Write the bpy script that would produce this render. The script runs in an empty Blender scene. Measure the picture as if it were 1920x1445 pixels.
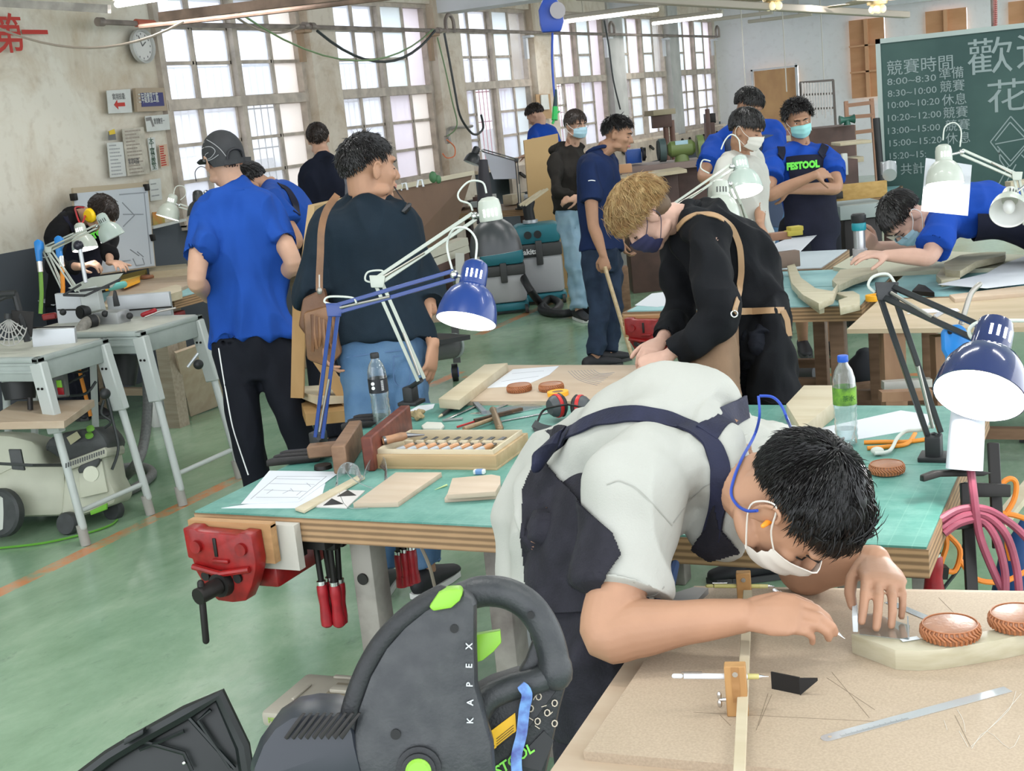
import bpy, bmesh, math, random
import numpy as np
from mathutils import Vector as V, Matrix, noise, Quaternion
from mathutils.bvhtree import BVHTree
R0 = random.Random(7)
PI = math.pi
SC = bpy.context.scene
COL = SC.collection
# ------------------------------------------------------------ camera, world, light, exposure
FPX, YAW, PIT, ROL, H = 2487.98, 0.45500307, 0.2055749, 0.10094071, 1.8
cy_, sy_, cp_, sp_ = math.cos(YAW), math.sin(YAW), math.cos(PIT), math.sin(PIT)
CF = V((-sy_*cp_, cy_*cp_, -sp_)); _r = V((cy_, sy_, 0)); _d = CF.cross(_r)
CR = _r*math.cos(ROL)+_d*math.sin(ROL); CD = -_r*math.sin(ROL)+_d*math.cos(ROL)
CC = V((0, 0, H))
HR = V((cy_, sy_, 0)); HF = V((-sy_, cy_, 0)); UP = V((0, 0, 1))
cam = bpy.data.cameras.new('camera'); camo = bpy.data.objects.new('camera', cam); COL.objects.link(camo)
cam.sensor_width = 36; cam.lens = FPX/1920*36; cam.clip_start = .05; cam.clip_end = 200
m = Matrix((CR, -CD, -CF)).transposed().to_4x4(); m.translation = CC
camo.matrix_world = m
SC.camera = camo
cam.dof.use_dof = False
w = bpy.data.worlds.new('sky'); SC.world = w; w.use_nodes = True
nt = w.node_tree; bg = nt.nodes['Background']
bg.inputs[0].default_value = (0.90, 0.95, 1.0, 1); bg.inputs[1].default_value = 2.8
SC.view_settings.view_transform = 'Standard'; SC.view_settings.look = 'None'
SC.view_settings.gamma = 1; SC.view_settings.use_curve_mapping = False
SC.view_settings.exposure = 0.30
SC.cycles.max_bounces = 8; SC.cycles.transparent_max_bounces = 12
SC.cycles.sample_clamp_indirect = 4.0
try: SC.cycles.use_denoising = True
except Exception: pass

# ------------------------------------------------------------ places: a point of the photograph at a real height, wall or distance
def ray(px, py): return CF+CR*((px-960)/FPX)+CD*((py-722.5)/FPX)
def az(px, py, z): v = ray(px, py); return CC+v*((z-H)/v.z)
def ax(px, py, x): v = ray(px, py); return CC+v*(x/v.x)
def ay(px, py, y): v = ray(px, py); return CC+v*(y/v.y)
def D(px, py, t): return CC+ray(px, py)*t
def W(a, b, c): return HR*a+UP*b-HF*c          # right, up, toward the viewer

# ------------------------------------------------------------ materials
MATS = {}
def mat(name, col=(.5,.5,.5), rough=.6, metal=0, noise_=0, nscale=20, bump=0, bscale=60, col2=None, spec=.5, stretch=(1,1,1), emit=None, estr=0, trans=0, alpha=1, coat=0, sheen=0, ior=1.45):
    if name in MATS: return MATS[name]
    M = bpy.data.materials.new(name); M.use_nodes = True; MATS[name] = M
    n = M.node_tree.nodes; l = M.node_tree.links; b = n['Principled BSDF']
    c = (*col, 1)
    b.inputs['Base Color'].default_value = c; b.inputs['Roughness'].default_value = rough
    b.inputs['Metallic'].default_value = metal; b.inputs['Specular IOR Level'].default_value = spec
    b.inputs['Transmission Weight'].default_value = trans; b.inputs['Alpha'].default_value = alpha
    b.inputs['Coat Weight'].default_value = coat; b.inputs['IOR'].default_value = ior
    if emit: b.inputs['Emission Color'].default_value = (*emit, 1); b.inputs['Emission Strength'].default_value = estr
    if noise_ or bump:
        tc = n.new('ShaderNodeTexCoord'); mp = n.new('ShaderNodeMapping'); mp.inputs['Scale'].default_value = stretch
        l.new(tc.outputs['Object'], mp.inputs[0])
    if noise_:
        t = n.new('ShaderNodeTexNoise'); t.inputs['Scale'].default_value = nscale; t.inputs['Detail'].default_value = 6
        l.new(mp.outputs[0], t.inputs[0])
        mx = n.new('ShaderNodeMix'); mx.data_type = 'RGBA'
        c2 = col2 or tuple(min(1, x*(1-noise_)) for x in col)
        mx.inputs[6].default_value = c; mx.inputs[7].default_value = (*c2, 1)
        rp = n.new('ShaderNodeMapRange'); rp.inputs[1].default_value = .35; rp.inputs[2].default_value = .65
        l.new(t.outputs[0], rp.inputs[0]); l.new(rp.outputs[0], mx.inputs[0]); l.new(mx.outputs[2], b.inputs['Base Color'])
    if bump:
        t2 = n.new('ShaderNodeTexNoise'); t2.inputs['Scale'].default_value = bscale; t2.inputs['Detail'].default_value = 5
        l.new(mp.outputs[0], t2.inputs[0])
        bp = n.new('ShaderNodeBump'); bp.inputs['Strength'].default_value = bump; bp.inputs['Distance'].default_value = .01
        l.new(t2.outputs[0], bp.inputs['Height']); l.new(bp.outputs[0], b.inputs['Normal'])
    return M
def wood(name, c1, c2, stretch=(3,30,30), scale=1.6, rough=.55, bump=.05):
    return mat(name, c1, rough, 0, 1, scale, bump, 3, c2, .35, stretch)
def glassy(name, col=(1,1,1), alpha=.2, rough=.03):
    """thin clear plastic or glass: mostly see-through with a sharp sheen"""
    if name in MATS: return MATS[name]
    M = bpy.data.materials.new(name); M.use_nodes = True; MATS[name] = M
    n = M.node_tree.nodes; l = M.node_tree.links; n.remove(n['Principled BSDF'])
    out = [x for x in n if x.type == 'OUTPUT_MATERIAL'][0]
    tr = n.new('ShaderNodeBsdfTransparent'); tr.inputs[0].default_value = (*col, 1)
    gl = n.new('ShaderNodeBsdfGlossy'); gl.inputs['Roughness'].default_value = rough
    df = n.new('ShaderNodeBsdfTranslucent'); df.inputs[0].default_value = (.9,.93,.95,1)
    m1 = n.new('ShaderNodeMixShader'); m1.inputs[0].default_value = alpha
    m2 = n.new('ShaderNodeMixShader'); fr = n.new('ShaderNodeLayerWeight'); fr.inputs[0].default_value = .35
    l.new(tr.outputs[0], m1.inputs[1]); l.new(df.outputs[0], m1.inputs[2])
    l.new(fr.outputs['Facing'], m2.inputs[0]); l.new(m1.outputs[0], m2.inputs[1]); l.new(gl.outputs[0], m2.inputs[2])
    l.new(m2.outputs[0], out.inputs[0])
    return M

# ------------------------------------------------------------ mesh builder
class MB:
    def __init__(s): s.v = []; s.f = []; s.mi = []; s.sm = []; s.cur = 0
    def mk(s, vs, fs, smooth=True):
        b = len(s.v); s.v += [V(p) for p in vs]
        for f in fs: s.f.append([b+i for i in f]); s.mi.append(s.cur); s.sm.append(smooth)
        return s
    def slot(s, i): s.cur = i; return s
    def bm(s, bm, M=None, smooth=True):
        bm.verts.ensure_lookup_table(); bm.verts.index_update()
        s.mk([(M @ v.co if M else v.co.copy()) for v in bm.verts], [[v.index for v in f.verts] for f in bm.faces], smooth); bm.free(); return s
    def box(s, size, M=None, bev=0, seg=2):
        """box of a size centred on the frame M"""
        bm = bmesh.new(); bmesh.ops.create_cube(bm, size=1)
        for v in bm.verts: v.co = V((v.co.x*size[0], v.co.y*size[1], v.co.z*size[2]))
        if bev: bmesh.ops.bevel(bm, geom=bm.edges[:], offset=min(bev, min(size)*.45), segments=seg, affect='EDGES', profile=.5)
        return s.bm(bm, M, bool(bev))
    def bx(s, lo, hi, bev=0): 
        lo = V(lo); hi = V(hi)
        return s.box([abs(a) for a in (hi-lo)], Matrix.Translation((lo+hi)/2), bev)
    def bar(s, p, q, w, h, up=UP, bev=0, seg=1):
        """box from p to q, w wide and h thick (h along up)"""
        p = V(p); q = V(q); x = (q-p); L = x.length; x.normalize(); y = V(up).cross(x)
        if y.length < 1e-5: y = V((1,0,0)).cross(x)
        y.normalize(); z = x.cross(y)
        M = Matrix((x, y, z)).transposed().to_4x4(); M.translation = (p+q)/2
        return s.box((L, w, h), M, bev, seg)
    def rings(s, rs, cap=True, closed=True):
        """rs: list of rings of points"""
        n = len(rs[0]); vs = [p for r in rs for p in r]; fs = []
        for i in range(len(rs)-1):
            for j in range(n if closed else n-1):
                k = (j+1) % n
                fs.append((i*n+j, i*n+k, (i+1)*n+k, (i+1)*n+j))
        if cap: fs.append(tuple(range(n))[::-1]); fs.append(tuple((len(rs)-1)*n+j for j in range(n)))
        return s.mk(vs, fs)
    def loft(s, R, n=16, cap=True, round0=False, round1=False):
        """R: list of (centre, u, v): elliptical rings; round ends optional"""
        R = [(V(c), V(u), V(v)) for c, u, v in R]
        def ext(a, b):
            c, u, v = a; ax_ = (c-b[0]); ax_ = ax_.normalized() if ax_.length > 1e-6 else u.cross(v).normalized()
            r = min(u.length, v.length); out = []
            for k in (1, 2, 3): an = k*PI/2/3.3; out.append((c+ax_*r*math.sin(an), u*math.cos(an), v*math.cos(an)))
            return out
        if round0: R = ext(R[0], R[1])[::-1]+R
        if round1: R = R+ext(R[-1], R[-2])
        return s.rings([[c+u*math.cos(2*PI*j/n)+v*math.sin(2*PI*j/n) for j in range(n)] for c, u, v in R], cap)
    def tube(s, pts, r, n=8, cap=True, rnd=False):
        pts = [V(p) for p in pts]
        rr = r if isinstance(r, (list, tuple)) else [r]*len(pts)
        R = []; last = None
        for i, p in enumerate(pts):
            t = (pts[min(i+1, len(pts)-1)]-pts[max(i-1, 0)])
            if t.length < 1e-9: t = V((0,0,1))
            t.normalize()
            if last is None: u = t.orthogonal().normalized()
            else:
                u = last-t*last.dot(t); u = u.normalized() if u.length > 1e-6 else t.orthogonal().normalized()
            last = u; v = t.cross(u); R.append((p, u*rr[i], v*rr[i]))
        return s.loft(R, n, cap, rnd, rnd)
    def cyl(s, p, q, r, r2=None, n=16): return s.tube([p, q], [r, r if r2 is None else r2], n)
    def lathe(s, prof, o=(0,0,0), axis=UP, n=24, xdir=None, cap=True):
        """prof: (radius, height along axis)"""
        o = V(o); a = V(axis).normalized(); u = (xdir or a.orthogonal()).normalized(); v = a.cross(u)
        rs = [[o+a*h+(u*math.cos(2*PI*j/n)+v*math.sin(2*PI*j/n))*max(r, 1e-5) for j in range(n)] for r, h in prof]
        return s.rings(rs, cap)
    def ell(s, c, rx, ry, rz, M=None, n=16, m=10):
        """ellipsoid, axes of M (3x3) if given"""
        X = (V((1,0,0)), V((0,1,0)), V((0,0,1))) if M is None else [V(a) for a in M]
        rs = []
        for i in range(m+1):
            th = PI*i/m; th = min(max(th, .02), PI-.02)
            rs.append([V(c)+X[0]*rx*math.sin(th)*math.cos(2*PI*j/n)+X[1]*ry*math.sin(th)*math.sin(2*PI*j/n)+X[2]*rz*math.cos(th) for j in range(n)])
        return s.rings(rs)
    def prism(s, poly, o, X, Y, th, bev=0):
        """flat outline poly in the frame o,X,Y, extruded th along X x Y"""
        o = V(o); X = V(X); Y = V(Y); Z = X.cross(Y).normalized()*th; n = len(poly)
        a = [o+X*p[0]+Y*p[1] for p in poly]
        if bev:
            cx = sum((p for p in a), V())/n
            bmn = bmesh.new(); vs = [bmn.verts.new(p) for p in a]; f = bmn.faces.new(vs)
            r = bmesh.ops.extrude_face_region(bmn, geom=[f])
            for v in [g for g in r['geom'] if isinstance(g, bmesh.types.BMVert)]: v.co += Z
            bmn.normal_update()
            ed = [e for e in bmn.edges if len(e.link_faces) == 2 and e.calc_face_angle(0) > .6]
            bmesh.ops.bevel(bmn, geom=ed, offset=bev, segments=2, affect='EDGES', profile=.5)
            return s.bm(bmn, None, True)
        return s.mk(a+[p+Z for p in a], [tuple(range(n))[::-1], tuple(range(n, 2*n))]+[(i, (i+1) % n, n+(i+1) % n, n+i) for i in range(n)], False)
    def quad(s, a, b, c, d): return s.mk([a, b, c, d], [(0,1,2,3)], False)
    def ribbon(s, pts, nrm, w, th=.003):
        """flat band along pts, width w, nrm = list of normals"""
        rs = []
        for i, p in enumerate(pts):
            p = V(p); t = (V(pts[min(i+1, len(pts)-1)])-V(pts[max(i-1, 0)])).normalized(); n_ = V(nrm[i] if isinstance(nrm, list) else nrm)
            n_ = (n_-t*n_.dot(t)).normalized(); sd = t.cross(n_)*(w/2 if not isinstance(w, list) else w[i]/2); nn = n_*th
            rs.append([p-sd, p+sd, p+sd+nn, p-sd+nn])
        return s.rings(rs)
def smoothpts(P, k=6):
    """Catmull-Rom through points"""
    P = [V(p) for p in P]; out = []
    for i in range(len(P)-1):
        a = P[max(i-1, 0)]; b = P[i]; c = P[i+1]; d_ = P[min(i+2, len(P)-1)]
        for j in range(k):
            t = j/k
            out.append(.5*((2*b)+(c-a)*t+(2*a-5*b+4*c-d_)*t*t+(3*b-a-3*c+d_)*t**3))
    out.append(P[-1]); return out
def frame(x, y=None, z=None, o=(0,0,0)):
    """4x4 with given x axis and approximate z"""
    x = V(x).normalized(); z = V(z or (0,0,1)); y = z.cross(x).normalized(); z = x.cross(y)
    M = Matrix((x, y, z)).transposed().to_4x4(); M.translation = V(o); return M
# ------------------------------------------------------------ objects
def tag(o, label=None, cat=None, group=None, kind=None):
    if label: o['label'] = label
    if cat: o['category'] = cat
    if group: o['group'] = group
    if kind: o['kind'] = kind
    return o
def mesh(name, mb, mats, M=None):
    me = bpy.data.meshes.new(name)
    inv = M.inverted() if M else None
    me.from_pydata([(inv @ v)[:] if inv else v[:] for v in mb.v], [], mb.f)
    me.polygons.foreach_set('material_index', mb.mi); me.polygons.foreach_set('use_smooth', mb.sm)
    for x in (mats if isinstance(mats, (list, tuple)) else [mats]): me.materials.append(x)
    me.validate()
    bm = bmesh.new(); bm.from_mesh(me); bmesh.ops.recalc_face_normals(bm, faces=bm.faces[:]); bm.to_mesh(me); bm.free()
    if any(mb.sm) :
        try: me.set_sharp_from_angle(angle=math.radians(38))
        except Exception: pass
    return me
def thing(name, label, cat, loc=(0,0,0), rz=0, group=None):
    o = bpy.data.objects.new(name, None); COL.objects.link(o); o.empty_display_size = .05
    o.matrix_world = Matrix.Translation(V(loc)) @ Matrix.Rotation(rz, 4, 'Z')
    bpy.context.view_layer.update()
    return tag(o, label, cat, group)
WM = {}
def obj(name, mb, mats, parent=None, label=None):
    """ONE mesh object; geometry given in world coordinates"""
    if parent is not None:
        M = wm(parent)
    else:
        xs = [v.x for v in mb.v]; ys = [v.y for v in mb.v]; zs = [v.z for v in mb.v]
        M = Matrix.Translation(((min(xs)+max(xs))/2, (min(ys)+max(ys))/2, min(zs)))
    o = bpy.data.objects.new(name, mb if isinstance(mb, bpy.types.Mesh) else mesh(name, mb, mats, M)); COL.objects.link(o)
    if parent is not None: o.parent = parent
    else: o.matrix_world = M
    if label: o['label'] = label
    return o
def wm(o):
    M = o.matrix_basis.copy() if o.parent else Matrix(o.matrix_basis)
    return wm(o.parent) @ M if o.parent else M
def solo(name, mb, mats, label, cat, group=None):
    return tag(obj(name, mb, mats), label, cat, group)
def struct(name, mb, mats): return tag(obj(name, mb, mats), kind='structure')
KIDS = {}
def children(o): return [c for c in bpy.data.objects if c.parent == o]
def dup(o, M=None, label=None, group=None, parent=None):
    ch = children(o)
    c = o.copy(); COL.objects.link(c); c.parent = parent
    if M is not None: c.matrix_basis = M
    if label: c['label'] = label
    if group: c['group'] = group
    for k in ch: dup(k, None, None, None, c)
    return c
def blob(name, mb, mats, parent, voxel=.01, it=4, wr=0, wscale=(8,8,3), seed=0, label=None, fold=None):
    """fuse the shapes of mb into one continuous skin"""
    me = bpy.data.meshes.new(name)
    me.from_pydata([v[:] for v in mb.v], [], mb.f)
    bm = bmesh.new(); bm.from_mesh(me); bmesh.ops.recalc_face_normals(bm, faces=bm.faces[:]); bm.to_mesh(me); bm.free()
    t = bpy.data.objects.new('t', me); COL.objects.link(t)
    md = t.modifiers.new('r', 'REMESH'); md.mode = 'VOXEL'; md.voxel_size = voxel; md.adaptivity = 0; md.use_smooth_shade = True
    if it: sm = t.modifiers.new('s', 'SMOOTH'); sm.factor = .6; sm.iterations = it
    dg = bpy.context.evaluated_depsgraph_get()
    m2 = bpy.data.meshes.new_from_object(t.evaluated_get(dg), depsgraph=dg)
    bpy.data.objects.remove(t); m2.name = name
    n = len(m2.vertices); co = np.empty(n*3, 'f'); m2.vertices.foreach_get('co', co); co = co.reshape(n, 3)
    if wr:
        nr = np.empty(n*3, 'f'); m2.vertices.foreach_get('normal', nr); nr = nr.reshape(n, 3)
        off = V((seed*3.1, seed*1.7, seed*.9))
        dsp = np.array([ (1-abs(noise.noise(V((c[0]*wscale[0], c[1]*wscale[1], c[2]*wscale[2]))+off))*2.2)*.7
                        + .5*noise.noise(V((c[0]*wscale[0]*2.1, c[1]*wscale[1]*2.1, c[2]*wscale[2]*2.3))-off) for c in co], 'f')
        co = co + nr*((dsp-.5)*wr)[:, None]
    M = wm(parent) if parent is not None else Matrix.Identity(4)
    inv = np.array(M.inverted()); co = co @ inv[:3, :3].T + inv[:3, 3]
    m2.vertices.foreach_set('co', co.astype('f').ravel()); m2.materials.clear()
    for x in (mats if isinstance(mats, (list, tuple)) else [mats]): m2.materials.append(x)
    m2.polygons.foreach_set('use_smooth', [True]*len(m2.polygons)); m2.update()
    o = bpy.data.objects.new(name, m2); COL.objects.link(o)
    if parent is not None: o.parent = parent
    if label: o['label'] = label
    return o
def bvh(*obs):
    vs = []; ps = []
    for o in obs:
        M = wm(o); b = len(vs); vs += [M @ v.co for v in o.data.vertices]; ps += [[b+i for i in p.vertices] for p in o.data.polygons]
    return BVHTree.FromPolygons(vs, ps)
def hit(B, px, py, off=.002):
    """the point of a surface that the photograph shows at a pixel"""
    v = ray(px, py).normalized(); h = B.ray_cast(CC, v)
    if h[0] is None: return None, None
    n = h[1] if h[1].dot(v) < 0 else -h[1]
    return h[0]+n*off, n
def band(B, pix, w, th=.004, k=5, off=.001, mb=None):
    """a strap or seam laid on a surface along pixels"""
    P = []
    for i in range(len(pix)-1):
        for j in range(k): P.append((pix[i][0]+(pix[i+1][0]-pix[i][0])*j/k, pix[i][1]+(pix[i+1][1]-pix[i][1])*j/k))
    P.append(pix[-1][:2]); pts = []; ns = []
    for p in P:
        h, n = hit(B, p[0], p[1], off)
        if h is not None: pts.append(h); ns.append(n)
    for _ in range(3):
        ns = [(ns[max(i-1,0)]+ns[i]*2+ns[min(i+1,len(ns)-1)]).normalized() for i in range(len(ns))]
        pts = [pts[0]]+[(pts[i-1]+pts[i]*2+pts[i+1])/4 for i in range(1, len(pts)-1)]+[pts[-1]] if len(pts) > 2 else pts
    mb = mb or MB()
    if len(pts) > 1: mb.ribbon(pts, ns, w, th)
    return mb
TXT = {}
def text_mb(s, size, o, X, Y, mb=None, th=.0006, bold=0, align='LEFT', slot=None, wmax=None, lift=.0004):
    """lettering as real flat shapes in the frame o,X,Y"""
    c = bpy.data.curves.new('t', 'FONT'); c.body = s; c.size = size; c.align_x = align; c.offset = bold; c.extrude = th/2; c.resolution_u = 2
    t = bpy.data.objects.new('t', c); me = bpy.data.meshes.new_from_object(t)
    X = V(X).normalized(); Y = V(Y).normalized(); Z = X.cross(Y)
    mb = mb or MB(); k = 1
    if slot is not None: mb.slot(slot)
    if len(me.vertices):
        xs = [v.co.x for v in me.vertices]
        if wmax: k = wmax/(max(xs)-min(xs))
        mb.mk([V(o)+X*v.co.x*k+Y*v.co.y+Z*(v.co.z+th/2+lift) for v in me.vertices], [tuple(p.vertices) for p in me.polygons], False)
    bpy.data.objects.remove(t); bpy.data.meshes.remove(me); bpy.data.curves.remove(c)
    return mb
def holes_wall(mb, o, X, Y, L, Hh, th, holes):
    """wall slab with rectangular holes; (u0,u1,v0,v1)"""
    o = V(o); X = V(X); Y = V(Y); Z = X.cross(Y)
    us = sorted({0, L, *[h[0] for h in holes], *[h[1] for h in holes]}); vs = sorted({0, Hh, *[h[2] for h in holes], *[h[3] for h in holes]})
    for i in range(len(us)-1):
        for j in range(len(vs)-1):
            um = (us[i]+us[i+1])/2; vm = (vs[j]+vs[j+1])/2
            if any(h[0] < um < h[1] and h[2] < vm < h[3] for h in holes): continue
            a = [o+X*u+Y*v for u, v in ((us[i],vs[j]),(us[i+1],vs[j]),(us[i+1],vs[j+1]),(us[i],vs[j+1]))]
            mb.mk(a+[p+Z*th for p in a], [(0,1,2,3),(7,6,5,4),(0,1,5,4),(1,2,6,5),(2,3,7,6),(3,0,4,7)], False)
    return mb
# ============================================================ THE ROOM
def nodes(M): return M.node_tree.nodes, M.node_tree.links, M.node_tree.nodes['Principled BSDF']
def worn_wall(name, base, stain, dado=None, dz=1.17, dcol=(.075,.085,.10), amt=.8, sc=1.3):
    M = mat(name, base, .8); n, l, b = nodes(M)
    tc = n.new('ShaderNodeTexCoord'); 
    t1 = n.new('ShaderNodeTexNoise'); t1.inputs['Scale'].default_value = sc; t1.inputs['Detail'].default_value = 9; t1.inputs['Roughness'].default_value = .65; t1.inputs['Distortion'].default_value = .6
    l.new(tc.outputs['Object'], t1.inputs[0])
    r1 = n.new('ShaderNodeMapRange'); r1.inputs[1].default_value = .47; r1.inputs[2].default_value = .68; r1.inputs[4].default_value = amt
    l.new(t1.outputs[0], r1.inputs[0])
    m1 = n.new('ShaderNodeMix'); m1.data_type = 'RGBA'; m1.inputs[6].default_value = (*base, 1); m1.inputs[7].default_value = (*stain, 1)
    l.new(r1.outputs[0], m1.inputs[0])
    t2 = n.new('ShaderNodeTexNoise'); t2.inputs['Scale'].default_value = 11; t2.inputs['Detail'].default_value = 6
    l.new(tc.outputs['Object'], t2.inputs[0])
    r2 = n.new('ShaderNodeMapRange'); r2.inputs[1].default_value = .55; r2.inputs[2].default_value = .75; r2.inputs[4].default_value = .35*amt
    l.new(t2.outputs[0], r2.inputs[0])
    m2 = n.new('ShaderNodeMix'); m2.data_type = 'RGBA'; m2.inputs[7].default_value = (stain[0]*.6, stain[1]*.55, stain[2]*.5, 1)
    l.new(m1.outputs[2], m2.inputs[6]); l.new(r2.outputs[0], m2.inputs[0]); last = m2.outputs[2]
    if dado:
        sx = n.new('ShaderNodeSeparateXYZ'); g = n.new('ShaderNodeNewGeometry'); l.new(g.outputs['Position'], sx.inputs[0])
        lt = n.new('ShaderNodeMath'); lt.operation = 'LESS_THAN'; lt.inputs[1].default_value = dz; l.new(sx.outputs[2], lt.inputs[0])
        m3 = n.new('ShaderNodeMix'); m3.data_type = 'RGBA'; m3.inputs[7].default_value = (*dcol, 1)
        l.new(lt.outputs[0], m3.inputs[0]); l.new(last, m3.inputs[6]); last = m3.outputs[2]
    l.new(last, b.inputs['Base Color'])
    bp = n.new('ShaderNodeBump'); bp.inputs['Strength'].default_value = .15; l.new(t2.outputs[0], bp.inputs['Height']); l.new(bp.outputs[0], b.inputs['Normal'])
    return M
WALL = worn_wall('stained_plaster', (.62,.585,.50), (.42,.33,.22), True)
PIL = worn_wall('stained_pillar', (.60,.53,.44), (.38,.28,.18), None, amt=.8, sc=1.8)
BACKW = worn_wall('white_paint', (.82,.82,.84), (.74,.74,.76), None, amt=.5, sc=.8)
WHT = mat('white_beam', (.66,.67,.70), .7, 0, .12, 3)
# floor
FL = mat('green_floor', (.20,.36,.26), .16); n, l, b = nodes(FL)
tc = n.new('ShaderNodeNewGeometry')
def N_(t, **k):
    x = n.new(t)
    for a, v in k.items(): x.inputs[a].default_value = v
    return x
mp = n.new('ShaderNodeMapping'); mp.inputs['Scale'].default_value = (1, .55, 1); mp.inputs['Rotation'].default_value = (0,0,-.5); l.new(tc.outputs['Position'], mp.inputs[0])
na = N_('ShaderNodeTexNoise', Scale=1.1, Detail=10, Roughness=.72, Distortion=.25); l.new(mp.outputs[0], na.inputs[0])
cr = n.new('ShaderNodeValToRGB'); l.new(na.outputs[0], cr.inputs[0]); e = cr.color_ramp.elements
e[0].position = .30; e[0].color = (.13,.24,.135,1); e[1].position = .74; e[1].color = (.40,.50,.37,1)
x = e.new(.5); x.color = (.23,.36,.235,1)
nb = N_('ShaderNodeTexNoise', Scale=14, Detail=10, Roughness=.8, Distortion=.4); l.new(mp.outputs[0], nb.inputs[0])
rb = N_('ShaderNodeMapRange', **{'From Min':.57,'From Max':.72,'To Max':.6}); l.new(nb.outputs[0], rb.inputs[0])
mb_ = n.new('ShaderNodeMix'); mb_.data_type = 'RGBA'; mb_.inputs[7].default_value = (.10,.15,.11,1); l.new(rb.outputs[0], mb_.inputs[0]); l.new(cr.outputs[0], mb_.inputs[6])
sx = n.new('ShaderNodeSeparateXYZ'); l.new(tc.outputs['Position'], sx.inputs[0])
def band_(ch, c, hw, lo=None, hi=None, och=1):
    s1 = N_('ShaderNodeMath'); s1.operation = 'SUBTRACT'; s1.inputs[1].default_value = c; l.new(sx.outputs[ch], s1.inputs[0])
    ab = n.new('ShaderNodeMath'); ab.operation = 'ABSOLUTE'; l.new(s1.outputs[0], ab.inputs[0])
    lt = n.new('ShaderNodeMath'); lt.operation = 'LESS_THAN'; lt.inputs[1].default_value = hw; l.new(ab.outputs[0], lt.inputs[0]); o = lt.outputs[0]
    for v, op in ((lo, 'GREATER_THAN'), (hi, 'LESS_THAN')):
        if v is None: continue
        q = n.new('ShaderNodeMath'); q.operation = op; q.inputs[1].default_value = v; l.new(sx.outputs[och], q.inputs[0])
        w2 = n.new('ShaderNodeMath'); w2.operation = 'MULTIPLY'; l.new(o, w2.inputs[0]); l.new(q.outputs[0], w2.inputs[1]); o = w2.outputs[0]
    return o
ls = [band_(0, -4.41, .045, None, 8.2), band_(0, -4.96, .045, 9.6, 16), band_(1, 8.03, .04, -4.3, 2, 0)]
o_ = ls[0]
for q in ls[1:]:
    mm = n.new('ShaderNodeMath'); mm.operation = 'MAXIMUM'; l.new(o_, mm.inputs[0]); l.new(q, mm.inputs[1]); o_ = mm.outputs[0]
nw = N_('ShaderNodeTexNoise', Scale=4.5, Detail=7, Roughness=.75); l.new(tc.outputs['Position'], nw.inputs[0])
rw = N_('ShaderNodeMapRange', **{'From Min':.38,'From Max':.56,'To Max':.92}); l.new(nw.outputs[0], rw.inputs[0])
mu = n.new('ShaderNodeMath'); mu.operation = 'MULTIPLY'; l.new(o_, mu.inputs[0]); l.new(rw.outputs[0], mu.inputs[1])
mo = n.new('ShaderNodeMix'); mo.data_type = 'RGBA'; mo.inputs[7].default_value = (.62,.22,.075,1); l.new(mu.outputs[0], mo.inputs[0]); l.new(mb_.outputs[2], mo.inputs[6])
l.new(mo.outputs[2], b.inputs['Base Color'])
rr_ = N_('ShaderNodeMapRange', **{'From Min':.3,'From Max':.75,'To Min':.05,'To Max':.20}); l.new(na.outputs[0], rr_.inputs[0]); l.new(rr_.outputs[0], b.inputs['Roughness'])
bp = N_('ShaderNodeBump', Strength=.10, Distance=.01); l.new(nb.outputs[0], bp.inputs['Height']); l.new(bp.outputs[0], b.inputs['Normal'])
b.inputs['Specular IOR Level'].default_value = 1.0
struct('floor', MB().bx((-7.3,-2.5,-.1),(4.5,24.3,0)), FL)
struct('ceiling', MB().bx((-7.3,-.5,3.55),(4.5,24.3,3.7)), WHT)
# window wall
XW = -7.0
WINS = [(8.62,10.64),(11.09,13.10),(13.70,15.72),(16.32,18.40),(18.98,21.12),(21.62,23.90)]
ZB = [1.13, 2.97]
wl = holes_wall(MB(), (XW-.24,-2.5,0), (0,1,0), (0,0,1), 26.7, 3.6, .2, [(a+2.5,b_+2.5,ZB[0],ZB[1]) for a,b_ in WINS])
struct('wall_left', wl, WALL)
wb = holes_wall(MB(), (-7.3,24.2,0), (1,0,0), (0,0,1), 11.8, 3.6, -.2, [(-4.62+7.3,-4.03+7.3,1.36,2.68),(-3.34+7.3,-2.68+7.3,1.36,2.68),(-2.02+7.3,-1.36+7.3,1.36,2.68),(-6.34+7.3,-5.56+7.3,0,2.02)])
struct('wall_back', wb, BACKW)
# pillars with brackets between windows, beams over them
edges = [10.64,11.09,13.10,13.70,15.72,16.32,18.40,18.98,21.12,21.62]
for i in range(5):
    a, b_ = edges[2*i], edges[2*i+1]
    struct('trim_pillar_%d' % (i+1), MB().bx((-7.04,a,0),(-6.9,b_,3.55)), PIL if i < 3 else mat('pillar_grey', (.50,.49,.47), .8, 0, .25, 3))
for i, (y, z0) in enumerate([(13.4,2.87),(18.7,3.02)]):
    mb = MB(); mb.prism([(0,z0),(11,z0+.02),(11,3.6),(0,3.6)], (-6.95,y-.2,0), (1,0,0), (0,0,1), -.42)
    struct('trim_beam_%d' % (i+1), mb, WHT)
struct('trim_beam_3', MB().bx((-5.4,23.7,2.84),(4.4,24.0,3.55)), WHT)
struct('trim_wall_head', MB().bx((-7.1,8.5,2.97),(-6.93,24,3.55)), PIL)
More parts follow.
